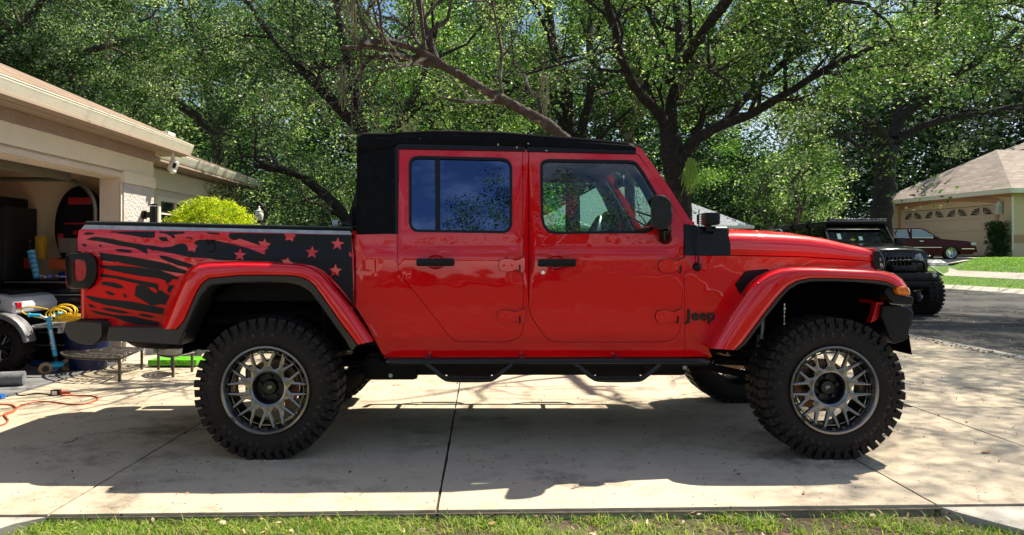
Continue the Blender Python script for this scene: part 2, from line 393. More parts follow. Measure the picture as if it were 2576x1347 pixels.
# garage slab, planting bed, lawns
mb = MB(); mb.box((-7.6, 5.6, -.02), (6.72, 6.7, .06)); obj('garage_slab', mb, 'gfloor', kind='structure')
drape('near_lawn_soil', [(-2.72, 2.1), (-2.14, 3.49), (2.30, 3.63), (2.5, 3.28), (3.4, 2.2), (3.4, -3), (-2.8, -3)], -.045, 'soil', .5, .03, kind='structure')
drape('lawn_behind_camera', [(-40, -3), (6.3, -3), (6.3, -60), (-40, -60)], -.05, 'lawn2', 4, .02, kind='structure')
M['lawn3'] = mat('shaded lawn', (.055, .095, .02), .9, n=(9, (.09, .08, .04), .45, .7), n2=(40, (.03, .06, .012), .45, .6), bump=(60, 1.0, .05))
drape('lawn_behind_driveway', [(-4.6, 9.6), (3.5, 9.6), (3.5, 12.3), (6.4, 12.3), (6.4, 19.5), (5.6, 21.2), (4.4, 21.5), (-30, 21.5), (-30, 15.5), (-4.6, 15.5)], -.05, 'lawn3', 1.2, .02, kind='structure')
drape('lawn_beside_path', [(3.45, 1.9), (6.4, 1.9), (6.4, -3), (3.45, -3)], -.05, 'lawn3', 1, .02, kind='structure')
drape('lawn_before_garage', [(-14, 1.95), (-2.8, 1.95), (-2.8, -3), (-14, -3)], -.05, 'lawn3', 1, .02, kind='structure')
drape('far_lawn', [(17.8, -20), (17.8, 20), (17.75, 27.2), (17.1, 28.4), (16.1, 29.1), (14.6, 29.4), (9, 29.5), (-6, 29.5), (-6, 33), (13.5, 33), (13.5, 31.5), (20.9, 31.5), (24.4, 33.9), (40, 33.5), (40, -20)], -.02, 'lawn', .8, .02, kind='structure')
PAV = [(19.0, -20), (19.0, 0), (19.0, 30.8), (19.55, 30.8), (19.55, 0), (19.55, -20)]
drape('pavement', PAV, .0, 'conc2', .5, .04, kind='structure')
drape('neighbour_driveway', [(13.5, 31.0), (20.7, 30.8), (24.4, 33.8), (23.4, 41), (13.5, 39)], .0, 'conc2', .8, .04, kind='structure')

def grass(name, regions, n, hmin, hmax, wdt, label, material, seed, soilgap=0.0):
    r = np.random.default_rng(seed); out = []
    x0, x1, y0, y1 = regions['box']; pts = []
    while len(pts) < n:
        X = r.uniform(x0, x1, n); Y = r.uniform(y0, y1, n)
        d = np.sin(X * 3.1 + 1.3) * np.sin(Y * 7 + X * 1.7) + .7 * np.sin(X * 9.3 + Y * 13) + .4 * np.sin(X * 23 + 2) * np.sin(Y * 31)
        keep = r.random(n) < np.clip(.62 + soilgap * d * .5 + regions.get('grad', lambda a, b: 0)(X, Y), .06, 1)
        ok = keep & regions['fn'](X, Y); pts += list(zip(X[ok], Y[ok]))
    P = np.array(pts[:n]); k = n
    an = r.uniform(0, 2 * np.pi, k); h = r.uniform(hmin, hmax, k) * (1 + .5 * (r.random(k) > .93)); lean = r.uniform(.4, 2.2, k) * h; w = wdt * r.uniform(.7, 1.4, k)
    dx, dy = np.cos(an), np.sin(an); px_, py_ = -dy, dx
    z0 = np.array([hgt(a, b) for a, b in P]) - .045
    b1 = np.stack([P[:, 0] - px_ * w, P[:, 1] - py_ * w, z0], 1); b2 = np.stack([P[:, 0] + px_ * w, P[:, 1] + py_ * w, z0], 1)
    m1 = np.stack([P[:, 0] + dx * lean * .35 - px_ * w * .8, P[:, 1] + dy * lean * .35 - py_ * w * .8, z0 + h * .62], 1); m2 = m1 + np.stack([px_ * w * 1.6, py_ * w * 1.6, np.zeros(k)], 1)
    tp = np.stack([P[:, 0] + dx * lean, P[:, 1] + dy * lean, z0 + h * (1 - .25 * r.random(k))], 1)
    V = np.stack([b1, b2, m2, m1, tp], 1).reshape(-1, 3); i = np.arange(k) * 5
    loops = np.stack([i, i + 1, i + 2, i + 3, i + 3, i + 2, i + 4], 1).reshape(-1)
    me = bpy.data.meshes.new(name); me.vertices.add(len(V)); me.vertices.foreach_set('co', V.reshape(-1)); me.loops.add(len(loops)); me.loops.foreach_set('vertex_index', loops.astype(np.int32))
    me.polygons.add(2 * k); ls = np.stack([np.arange(k) * 7, np.arange(k) * 7 + 4], 1).reshape(-1); me.polygons.foreach_set('loop_start', ls.astype(np.int32)); me.update(calc_edges=True)
    at = me.attributes.new('v', 'FLOAT', 'POINT'); at.data.foreach_set('value', np.repeat(r.random(k), 5).astype(np.float32))
    me.materials.append(material); o = bpy.data.objects.new(name, me); COL.objects.link(o); return tag(o, label, 'grass', kind='stuff')
M['grass'] = leafmat('grass blades', (.06, .14, .012), (.19, .31, .03), (.50, .48, .18), .4, .5)
M['grassdry'] = leafmat('far grass blades', (.08, .19, .012), (.16, .33, .02), (.26, .42, .05), .3, .5)
def npin(X, Y, P):
    c = np.zeros(len(X), bool); j = len(P) - 1
    for i in range(len(P)):
        xi, yi = P[i]; xj, yj = P[j]; m = ((yi > Y) != (yj > Y)) & (X < (xj - xi) * (Y - yi) / (yj - yi + 1e-12) + xi); c ^= m; j = i
    return c
VG = [(17.9, 16), (17.9, 27.2), (17.2, 28.4), (16.2, 29.2), (15, 29.5), (15, 31), (20.7, 30.8), (24.2, 33.6), (32, 33.6), (32, 16)]
verge_fn = lambda X, Y: npin(X, Y, VG) & ~npin(X, Y, PAV)
def near_fn(X, Y):
    fyv = 3.50 + (X + 2.35) * .031; left = -2.14 - (3.5 - Y) * .47; right = 2.30 + np.maximum(0, 3.62 - Y) * 1.0
    return (Y < fyv - .004) & (X > left) & (X < right)
grass('near_grass', dict(box=(-2.9, 3.4, 2.2, 3.66), fn=near_fn, grad=lambda X, Y: -.42 * (X > .3) * (np.sin(X * 4.1) * np.sin(Y * 9 + X) > -.35) - .08), 60000, .014, .044, .0021, 'short green grass growing along the near edge of the driveway', M['grass'], 3, .6)
grass('verge_grass', dict(box=(15, 30, 18, 33.5), fn=verge_fn), 120000, .035, .08, .008, 'bright green lawn beyond the street in front of the tan house', M['grassdry'], 4, .2)
# leaf litter in the near grass
def litter(name, n, fn, box, z, cols, sz, label, seed):
    r = np.random.default_rng(seed); mb = MB(); k = 0
    while k < n:
        x, y = r.uniform(box[0], box[1]), r.uniform(box[2], box[3])
        if not fn(np.array([x]), np.array([y]))[0]: continue
        a = r.uniform(0, 6.28); L_, w = sz * r.uniform(.7, 1.5), sz * .36 * r.uniform(.7, 1.3); ti = Matrix.Rotation(r.uniform(-.5, .5), 3, 'X') @ Matrix.Rotation(r.uniform(-.5, .5), 3, 'Y'); ro = Matrix.Rotation(a, 3, 'Z')
        P = [ro @ ti @ Vector(p) + Vector((x, y, z + r.uniform(0, .012))) for p in ((-L_, 0, 0), (-L_ * .4, w, .003), (L_ * .4, w * .9, .002), (L_, 0, .006), (L_ * .4, -w, .002), (-L_ * .4, -w * .9, .003))]
        mb.mi = int(r.integers(0, len(cols))); mb.add(P, [(0, 1, 2, 3, 4, 5)]); k += 1
    return obj(name, mb, cols, smooth=0, kind='stuff', label=label, cat='leaf litter', fixn=False)
M['lf1'] = mat('tan dead leaf', (.42, .24, .12), .8); M['lf2'] = mat('brown dead leaf', (.17, .08, .04), .8); M['lf3'] = mat('pale dead leaf', (.55, .42, .28), .8)
litter('leaf_litter', 420, near_fn, (-2.9, 3.4, 2.3, 3.6), -.026, ['lf1', 'lf2', 'lf3'], .018, 'tan and brown dead leaves lying in the near grass', 5)
litter('oak_debris', 620, lambda X, Y: (np.abs(Y - 4) > 0), (-3.9, 6.3, 3.75, 9.0), .002, ['lf2', 'lf1', 'joint'], .009, 'tiny dry leaves and twigs scattered over the driveway', 6)
litter('kerb_debris', 700, lambda X, Y: (X > 0), (6.35, 6.62, 6.5, 16), .0, ['lf2', 'joint', 'lf1'], .02, 'brown leaves collected along the near kerb', 8)
litter('street_debris', 350, lambda X, Y: (X > 0), (7, 12, 7.5, 20), -.05, ['lf1', 'lf3', 'lf2'], .022, 'scattered dry leaves on the dark street', 9)

# ================================================================== the house with the open garage
M['stucco'] = mat('beige stucco', (.70, .59, .48), .9, n=(3, (.65, .55, .45), .4, .7), bump=(35, .5, .02))
M['cream'] = mat('cream painted trim', (.80, .71, .55), .8, n=(5, (.75, .67, .52), .4, .7), bump=(60, .3, .01))
M['frieze'] = mat('eave-shaded stucco', (.36, .26, .20), .9, bump=(30, .7, .03), n=(4, (.32, .23, .18), .4, .7))  # darker tone puts the eave's shadow into the band's colour
M['lilac'] = mat('pale grey stucco', (.56, .52, .49), .9, bump=(32, .8, .03), n=(4, (.50, .46, .43), .4, .7))
M['gutter'] = mat('cream metal gutter', (.82, .79, .65), .45, n=(6, (.76, .73, .60), .4, .7))
M['soffit'] = mat('taupe soffit', (.34, .26, .20), .8)
M['gwall'] = mat('garage plaster', (.78, .60, .42), .9, n=(2, (.70, .54, .38), .4, .7), bump=(40, .2, .01))
def shingles(name, c1, c2, rowh=.14, colw=.30):
    m, nt, b = nodes(name); k = nt.links; tc = nt.nodes.new('ShaderNodeTexCoord')
    br = nt.nodes.new('ShaderNodeTexBrick'); br.inputs['Scale'].default_value = 1; br.inputs['Mortar Size'].default_value = .012; br.inputs['Brick Width'].default_value = colw; br.inputs['Row Height'].default_value = rowh
    br.inputs['Color1'].default_value = (*c1, 1); br.inputs['Color2'].default_value = (*c2, 1); br.inputs['Mortar'].default_value = tuple(c * .35 for c in c1) + (1,)
    k.new(tc.outputs['UV'], br.inputs[0])
    n_ = nt.nodes.new('ShaderNodeTexNoise'); n_.inputs['Scale'].default_value = 60; k.new(tc.outputs['UV'], n_.inputs[0])
    x = nt.nodes.new('ShaderNodeMixRGB'); x.blend_type = 'MULTIPLY'; x.inputs[0].default_value = .5; k.new(br.outputs[0], x.inputs[1]); k.new(n_.outputs[1], x.inputs[2]); k.new(x.outputs[0], b.inputs['Base Color'])
    g_ = nt.nodes.new('ShaderNodeMixRGB'); b.inputs['Roughness'].default_value = .95
    u = nt.nodes.new('ShaderNodeBump'); u.inputs['Strength'].default_value = .8; u.inputs['Distance'].default_value = .02; k.new(br.outputs['Fac'], u.inputs['Height']); u.invert = True; k.new(u.outputs[0], b.inputs['Normal'])
    return m
M['shingle'] = shingles('brown roof shingles', (.42, .29, .20), (.30, .21, .15))
M['shingle2'] = shingles('pinkish roof shingles', (.46, .38, .32), (.30, .245, .21), .21, .55)
M['shingle3'] = shingles('pale grey roof shingles', (.40, .44, .48), (.33, .37, .42), .16, .34)
def roof(name, faces, material, parent, thick=.05):
    """faces: lists of 3-D points; UV laid along the eave direction (first edge) and up the slope"""
    me = bpy.data.meshes.new(name); off = Vector(OFF.get(parent.name, (0, 0, 0)))
    vs, fs, uvs = [], [], []
    for f in faces:
        P = [Vector(p) for p in f]; e = (P[1] - P[0]).normalized(); n = (P[1] - P[0]).cross(P[2] - P[0]).normalized()
        if n.z < 0: n = -n
        s = n.cross(e); o = len(vs); vs += [p - off for p in P]; fs.append(tuple(range(o, o + len(P)))); uvs += [((p - P[0]).dot(e), (p - P[0]).dot(s)) for p in P]
        k = len(P); vs += [p - off - n * thick for p in P]; fs.append(tuple(range(o + 2 * k - 1, o + k - 1, -1))); uvs += [(0, 0)] * k
        for i in range(k): j = (i + 1) % k; fs.append((o + i, o + k + i, o + k + j, o + j)); uvs += [(0, .1)] * 4
    me.from_pydata([tuple(v) for v in vs], [], fs); me.materials.append(M[material])
    uv = me.uv_layers.new(name='UVMap'); li = 0
    q = 0
    for f_i, p in enumerate(me.polygons):
        for l in p.loop_indices: uv.data[l].uv = uvs[q] if q < len(uvs) else (0, 0); q += 1
    bm = bmesh.new(); bm.from_mesh(me); bmesh.ops.recalc_face_normals(bm, faces=bm.faces[:]); bm.to_mesh(me); bm.free()
    o = bpy.data.objects.new(name, me); COL.objects.link(o); o.parent = parent; OFF[o.name] = OFF[parent.name]; return o

gh = thing('garage_house', (-7, 7, 0), 'beige stucco house with an open garage and brown shingle roof at the left', 'house')
XW = -4.25
def wall(name, boxes, m, parent=gh, **kw):
    mb = MB()
    for (x0, x1, y0, y1, z0, z1) in boxes: mb.box(((x0 + x1) / 2, (y0 + y1) / 2, (z0 + z1) / 2), (x1 - x0, y1 - y0, z1 - z0))
    return obj(name, mb, m, parent, smooth=0, **kw)
wall('wall', [(XW - .23, XW, 2.2, 3.3, 0, 2.45), (XW - .23, XW, 3.3, 8.44, 2.15, 2.45), (XW - .23, XW, 8.44, 9.22, 0, 2.45), (-10.9, XW - .23, 9.02, 9.22, 0, 2.55), (-10.9, -10.7, 2.2, 9.02, 0, 2.55), (-10.7, XW - .23, 2.2, 2.4, 0, 2.55)], 'stucco')
wall('pilaster', [(XW + .002, XW + .035, 8.48, 9.25, 0, 2.10), (XW - .1, XW + .0, 9.223, 9.25, 0, 2.1)], 'lilac')
wall('pilaster_cap', [(XW + .002, XW + .05, 8.46, 9.27, 2.103, 2.24), (XW - .15, XW, 9.223, 9.27, 2.103, 2.24)], 'cream')
wall('door_surround', [(XW + .003, XW + .028, 3.1, 8.50, 2.16, 2.215), (XW + .004, XW + .02, 8.44, 8.475, 0, 2.10)], 'stucco')
wall('lintel_band', [(XW + .002, XW + .03, 2.2, 9.25, 2.243, 2.44), (XW - .2, XW, 9.223, 9.25, 2.243, 2.44)], 'cream')
wall('frieze', [(XW - .23, XW + .045, 2.2, 9.26, 2.443, 2.56)], 'frieze')
mb = MB(); mb.box((-6.95, 5.9, 2.575), (6.14, 7.4, .025)); obj('soffit', mb, 'soffit', gh, smooth=0)
wall('inner_wall', [(-10.69, XW - .235, 8.985, 9.018, 0, 2.5), (-10.695, -10.66, 2.42, 8.98, 0, 2.5), (-10.66, XW - .235, 2.405, 2.44, 0, 2.5)], 'gwall')
wall('ceiling', [(-10.65, XW - .235, 2.45, 8.98, 2.50, 2.53)], 'gwall')
# gutter: an ogee-fronted trough along the eave
def gutter(name, x, ya, yb, zt, parent, m='gutter', h=.125):
    mb = MB(); pr = [(-.11, 0), (-.11, -h), (-.03, -h), (-.012, -h * .72), (.0, -h * .42), (.012, -h * .22), (.012, -.012), (.018, -.01), (.018, 0), (.0, 0), (.0, -.02), (-.10, -.02)]
    mb.loft([[Vector((x + a, y, zt + b)) for a, b in pr] for y in (ya, yb)], closed_u=True, capends=True); mb.box((x - .125, (ya + yb) / 2, zt - .05), (.02, yb - ya, .17)); return obj(name, mb, m, parent, smooth=25)
XE = -3.88
gutter('gutter', XE, 2.0, 9.66, 2.715, gh)
mb = MB(); mb.box((XE - .16, 5.8, 2.60), (.04, 7.7, .09)); mb.box((-7, 9.62, 2.64), (6.1, .03, .16)); obj('fascia', mb, 'soffit', gh, smooth=0)
A, B = (XE - .02, 1.8, 2.735), (XE - .02, 9.72, 2.735); hw = 3.4; pz = .44
roof('roof', [[A, B, (XE - hw, 9.72 - hw, 2.735 + hw * pz), (XE - hw, 1.8, 2.735 + hw * pz)], [B, (XE - 2 * hw, 9.72, 2.735), (XE - hw, 9.72 - hw, 2.735 + hw * pz)], [(XE - 2 * hw, 9.72, 2.735), (XE - 2 * hw, 1.8, 2.735), (XE - hw, 1.8, 2.735 + hw * pz), (XE - hw, 9.72 - hw, 2.735 + hw * pz)]], 'shingle', gh)
# wing behind
wall('wing_wall', [(-5.3, -5.1, 9.23, 14.9, 0, 2.66), (-9, -5.3, 14.7, 14.9, 0, 2.66)], 'stucco')
wall('wing_frieze', [(-5.098, -5.06, 9.27, 14.93, 2.28, 2.58)], 'cream')
gutter('wing_gutter', -4.68, 9.4, 15.3, 2.79, gh, 'gutter')
mb = MB(); mb.box((-4.95, 12.3, 2.63), (.5, 6.0, .03)); mb.box((-4.84, 12.4, 2.66), (.04, 5.8, .1)); obj('wing_soffit', mb, 'soffit', gh, smooth=0)
A, B = (-4.70, 8.6, 2.80), (-4.70, 15.36, 2.80); hw = 3.0
roof('wing_roof', [[A, B, (-4.7 - hw, 15.36 - hw, 2.8 + hw * .40), (-4.7 - hw, 8.6, 2.8 + hw * .40)], [B, (-4.7 - 2 * hw, 15.36, 2.8), (-4.7 - hw, 15.36 - hw, 2.8 + hw * .40)]], 'shingle', gh)
mb = MB(); mb.box((-4.62, 10.5, 2.93), (.20, .24, .20), bev=.01); 
obj('roof_vent', mb, 'gutter', gh)
for (ya, yb) in ((11.3, 12.55), (12.75, 14.0)):
    fr = MB(); x = -5.085
    fr.box((x, (ya + yb) / 2, 2.13), (.06, yb - ya + .10, .07)); fr.box((x, (ya + yb) / 2, .9), (.06, yb - ya + .1, .07))
    for y in (ya, yb): fr.box((x, y, 1.515), (.06, .08, 1.16))
    for z in (1.25, 1.6, 1.9): fr.box((x, (ya + yb) / 2, z), (.04, yb - ya - .08, .025))
    fr.box((x, (ya + yb) / 2, 1.515), (.045, .03, 1.16)); w = obj('window', fr, 'cream', gh, smooth=0)
    pn = MB(); pn.box((x - .012, (ya + yb) / 2, 1.515), (.01, yb - ya - .08, 1.16)); obj('pane', pn, 'pane', w, smooth=0)
# raised sectional door and its tracks
gd = thing('garage_door', (-6, 6, 0), 'raised sectional garage door with its curved steel track inside the garage', 'garage door')
mb = MB(); mb.box((-5.9, 5.9, 2.30), (2.2, 4.9, .05), bev=.01); mb.box((-4.78, 5.9, 2.22), (.05, 4.9, .22), bev=.008); obj('door_panel', mb, mat('dull door panel', (.16, .15, .11), .6), gd)
for y in (8.50, 3.36):
    mb = MB(); path = [(-4.56, y, 0)] + [(-4.56 - .36 * (1 - math.cos(t)), y, 1.78 + .36 * math.sin(t)) for t in np.linspace(0, math.pi / 2, 9)] + [(-7.2, y, 2.16)]
    mb.tube(path, .028, 6); mb.box((-4.53, y + .03, 1.45), (.05, .06, .10)); obj('track', mb, mat('galvanised track', (.20, .19, .14), .45, metal=.6), gd)

# ================================================================== neighbour house far behind the pickup
nh = thing('grey_roof_house', (7.3, 37, 1.0), 'pale house with a light grey hip roof behind the pickup cab', 'house')
mb = MB(); mb.box((7.3, 38, 1.55), (9.8, 7.2, 2.3)); obj('wall', mb, mat('pale house wall', (.62, .66, .58), .9, n=(2, (.58, .62, .55), .4, .7)), nh, smooth=0)
x0, x1, y0, y1, ze, zr = 2.0, 12.7, 34.0, 42.0, 2.55, 4.75
roof('roof', [[(x0, y0, ze), (x1, y0, ze), (x1 - 4, 38, zr), (x0 + 4, 38, zr)], [(x1, y0, ze), (x1, y1, ze), (x1 - 4, 38, zr)], [(x1, y1, ze), (x0, y1, ze), (x0 + 4, 38, zr), (x1 - 4, 38, zr)], [(x0, y1, ze), (x0, y0, ze), (x0 + 4, 38, zr)]], 'shingle3', nh)
mb = MB(); mb.box((7.35, 33.97, 2.5), (10.8, .06, .14)); mb.box((12.72, 38, 2.5), (.06, 8, .14)); obj('fascia', mb, mat('white fascia', (.7, .72, .7), .6), nh, smooth=0)
for x in (3.4, 6.2, 9.4, 11.2):
    mb = MB(); mb.box((x, 34.37, 1.95), (.75 if x < 11 else .35, .06, .9)); w = obj('window', mb, 'gutter', nh, smooth=0)
    mb = MB(); mb.box((x, 34.33, 1.95), (.62 if x < 11 else .22, .03, .78)); obj('pane', mb, 'pane', w, smooth=0)
mb = MB(); mb.cyl((9.0, 36, 3.2), (9.0, 36, 4.0), .05, 8); obj('vent_pipe', mb, 'gutter', nh)
mb = MB()
for x in (12.9, 13.4): mb.box((x, 35.2, 2.1), (.06, .06, 1.0))
mb.box((13.15, 35.2, 2.6), (.6, .06, .05)); mb.box((13.15, 35.2, 2.1), (.5, .02, .9)); obj('porch_screen', mb, 'blk', nh, smooth=0)

# ================================================================== tan house across the street
th_ = thing('tan_garage_house', (24.37, 34.41, 1.14), 'tan stucco house with an arched closed garage door and pinkish shingle roof', 'house')
U, V_ = Vector((-.1503, .9886, 0)), Vector((.9886, .1503, 0))
KH = 1.147
def RH(a, b, z): return Vector((24.37, 34.41, 1.14)) + (U * a + V_ * b + Vector((0, 0, z))) * KH
def rbox(mb, a0, a1, b0, b1, z0, z1):
    P = [RH(a0, b0, z0), RH(a1, b0, z0), RH(a1, b1, z0), RH(a0, b1, z0)]; mb.prism(P, (0, 0, (z1 - z0) * KH)); return mb
M['tan'] = mat('tan stucco', (.68, .54, .33), .9, n=(3, (.62, .49, .31), .4, .7), bump=(25, .4, .02))
M['peach'] = mat('peach stucco band', (.46, .26, .15), .9, bump=(25, .3, .02))
M['gdoor'] = mat('beige garage door paint', (.60, .47, .34), .55)
mb = MB()
rbox(mb, -.82, .0, 0, .3, -.3, 2.65); rbox(mb, 5.3, 6.1, 0, .3, -.3, 2.65); rbox(mb, 0, 5.3, 0, .3, 2.13, 2.65); rbox(mb, -.82, -.52, .3, 8, -.3, 2.65); rbox(mb, 5.8, 6.1, .3, 8, -.3, 2.65)
rbox(mb, -.52, 5.8, 7.7, 8, -.3, 2.65); obj('wall', mb, 'tan', th_, smooth=0)
mb = MB(); rbox(mb, -.9, -.5, -.06, .0, -.2, 2.4); rbox(mb, -.88, -.82, .0, 3, -.2, 2.4); obj('corner_pier', mb, mat('pale tan pier', (.62, .47, .31), .9), th_, smooth=0)
mb = MB(); rbox(mb, -.93, -.45, -.08, -.062, .55, .85); rbox(mb, -.92, -.885, .0, 3, .55, .85); rbox(mb, -.8, 6.1, -.02, -.003, 2.42, 2.64); obj('band', mb, 'peach', th_, smooth=0)
arch_o = [(-.22, 0), (-.22, 2.35)] + [(-.22 + 5.74 * t, 2.35 + .22 * math.sin(math.pi * t)) for t in np.linspace(.04, .96, 12)] + [(5.52, 2.35), (5.52, 0)]
arch_i = [(5.36, 0), (5.36, 2.18)] + [(5.36 - 5.42 * t, 2.20 + .20 * math.sin(math.pi * t)) for t in np.linspace(.04, .96, 12)] + [(-.06, 2.18), (-.06, 0)]
mb = MB(); sheet(mb, arch_o + arch_i, (), lambda a, z, d: RH(a, -.05 + d, z), .05, None); obj('door_arch', mb, 'peach', th_, smooth=0)
mb = MB()
for r_ in range(4): rbox(mb, .0, 5.3, .06, .1, r_ * .53, r_ * .53 + .522)
for r_ in range(4):
    for c_ in range(8):
        a = .06 + c_ * .655; rbox(mb, a + .05, a + .58, .045, .058, r_ * .53 + .09, r_ * .53 + .44)
gdd = obj('garage_door', mb, 'gdoor', th_, smooth=0, bev=.01)
for c_ in range(8):
    a = .06 + c_ * .655 + .315; mb = MB(); mbr = MB(); left = (c_ % 2 == 0)   # seen from outside: quarter sunbursts in mirrored pairs
    cx_ = a + (-.24 if not left else .24); s_ = 1 if not left else -1
    P = [RH(cx_, .04, 1.76)] + [RH(cx_ + s_ * .48 * math.cos(t), .04, 1.72 + .34 * math.sin(t)) for t in np.linspace(0, math.pi / 2, 9)]
    mb.prism(P, V_ * .01); w = obj('window', mb, 'pane', gdd, smooth=0)
    for t in (.38, .8, 1.2): mbr.tube([RH(cx_, .034, 1.75), RH(cx_ + s_ * .44 * math.cos(t), .034, 1.75 + .30 * math.sin(t))], .012, 5)
    mbr.tube([RH(cx_ + s_ * .45 * math.cos(t), .034, 1.735 + .31 * math.sin(t)) for t in np.linspace(0, math.pi / 2, 9)], .012, 5); mbr.tube([RH(cx_, .034, 2.04), RH(cx_, .034, 1.735), RH(cx_ + s_ * .45, .034, 1.735)], .012, 5)
    obj('glazing_bar', mbr, 'gdoor', w)
ov = .5; ze = 2.70; Y0, Y1 = -.82 - ov, 6.1 + ov; hw = (Y1 - Y0) / 2; zr = ze + hw * .54; Dp = 14
roof('roof', [[RH(Y0, -ov, ze), RH(Y1, -ov, ze), RH((Y0 + Y1) / 2, -ov + 3.15, zr)], [RH(Y0, Dp, ze), RH(Y0, -ov, ze), RH((Y0 + Y1) / 2, -ov + 3.15, zr), RH((Y0 + Y1) / 2, Dp, zr)], [RH(Y1, -ov, ze), RH(Y1, Dp, ze), RH((Y0 + Y1) / 2, Dp, zr), RH((Y0 + Y1) / 2, -ov + 3.15, zr)]], 'shingle2', th_)
mb = MB(); rbox(mb, Y0 - .02, Y1 + .02, -ov - .06, -ov + .02, ze - .19, ze - .01); rbox(mb, Y0 - .04, Y0 + .03, -ov + .02, Dp, ze - .19, ze - .01); rbox(mb, Y1 - .03, Y1 + .04, -ov + .02, Dp, ze - .19, ze - .01); obj('fascia', mb, mat('cream fascia', (.72, .70, .58), .6), th_, smooth=0)
mb = MB(); rbox(mb, Y0 + .03, Y1 - .03, -ov + .02, Dp, ze - .20, ze - .17); obj('soffit', mb, 'peach', th_, smooth=0)
mb = MB(); rbox(mb, 1.0, 5.4, 6.2, 10, 3.9, 5.15); obj('upper_wall', mb, 'peach', th_, smooth=0)
zu = 5.15; roof('upper_roof', [[RH(.4, 5.6, zu), RH(6, 5.6, zu), RH(3.2, 8.4, zu + 1.4)], [RH(.4, 11.2, zu), RH(.4, 5.6, zu), RH(3.2, 8.4, zu + 1.4)], [RH(6, 5.6, zu), RH(6, 11.2, zu), RH(3.2, 8.4, zu + 1.4)], [RH(6, 11.2, zu), RH(.4, 11.2, zu), RH(3.2, 8.4, zu + 1.4)]], 'shingle2', th_)
mb = MB(); mb.tube([RH(-.95, -.1, 2.4), RH(-.95, -.1, .3), RH(-.85, -.15, .1), RH(-.3, -.3, .03)], .045, 6); obj('downpipe', mb, 'gutter', th_)
# ================================================================== trees and shrubs
M['bark'] = mat('oak bark', (.060, .045, .036), .95, n=(9, (.16, .13, .10), .5, .75), n2=(3.5, (.22, .24, .19), .58, .68), bump=(22, 1.0, .05))
M['barkd'] = mat('dark oak bark', (.020, .016, .013), .95, n=(9, (.060, .048, .038), .5, .75), bump=(22, 1.0, .05))
M['barkr'] = mat('lichened reddish bark', (.055, .040, .031), .95, n=(7, (.12, .095, .075), .5, .7), n2=(6, (.36, .38, .31), .58, .64), bump=(22, 1.0, .04))
M['leaf'] = leafmat('oak leaves', (.012, .036, .011), (.090, .165, .042), (.52, .57, .32), .46, .33, tint=(1.30, 1.55, .75))
M['leafy'] = leafmat('bright backlit oak leaves', (.016, .048, .010), (.100, .200, .036), (.42, .53, .20), .48, .38, tint=(1.35, 1.65, .65))
M['leafd'] = leafmat('dark evergreen leaves', (.010, .028, .011), (.075, .145, .052), (.58, .63, .46), .42, .30, tint=(1.3, 1.6, .7))  # pale ramp end paints sunlit highlights onto some leaves
M['moss'] = leafmat('hanging moss', (.09, .095, .06), (.15, .15, .10), (.22, .22, .16), .3, .9, tint=(1.1, 1.05, .8))
M['gold'] = leafmat('golden shrub leaves', (.20, .30, .01), (.42, .48, .02), (.72, .70, .06), .35, .4)
M['hedge'] = leafmat('clipped hedge leaves', (.012, .035, .008), (.03, .075, .012), (.07, .14, .03), .2, .4)
M['frond'] = leafmat('pale yellow-green fronds', (.16, .26, .05), (.28, .40, .10), (.42, .52, .18), .45, .5)

SUNHOLES = []
def hole(p, r): SUNHOLES.append((np.array(p, float), r))
for q_, r_ in (((-3.75, 10.1, 1.5), 1.3), ((-3.9, 9, 2.7), 1.2), ((-3.9, 7, 2.7), 1.2), ((-4.2, 8.8, 1.8), .9), ((-3, 4.2, 0), 1.2), ((-3.4, 7.0, 0), 1.4), ((-1.4, 4.0, 0), 1.2), ((0, 3.9, 0), .9), ((-1.5, 7.2, 0), 1.3), ((0, 6.8, 0), 1.2), ((1.2, 6.8, 0), .9), ((2.0, 5.2, 1.3), .7), ((-1.6, 5.4, 1.5), 1.4), ((.2, 5.4, 2.1), .8), ((19.6, 28.5, 1.0), 2.6), ((19.2, 25.6, .6), 1.7), ((22.5, 28, 1), 1.8), ((17.9, 26.8, .6), 1.5), ((18.6, 24, .2), 1.6), ((21.5, 26.5, 1), 1.8), ((8.5, 36, 3.5), 3.0), ((-2.4, 5.4, 1.2), 1.0)): hole(q_, r_)
def sunfilter(C):
    S_ = np.array(SUN); keep = np.ones(len(C), bool)
    for p, r in SUNHOLES:
        d = C - p; t = d @ S_; e = np.linalg.norm(d - t[:, None] * S_, axis=1); keep &= ~((t > .5) & (e < r))
    return keep
CLEAR = []
def clearpath(path, r, reach):
    for p in path[::2]:
        for k in np.linspace(0, 1, 5 if reach < .3 else 22): q = np.array(p) * (1 - reach * k); q[2] += 1.276 * reach * k; CLEAR.append((q, r * (1 - reach * k)))
def clearfilter(C):
    keep = np.ones(len(C), bool)
    for p, r in CLEAR: keep &= ((C - p) ** 2).sum(1) > r * r
    return C[keep]
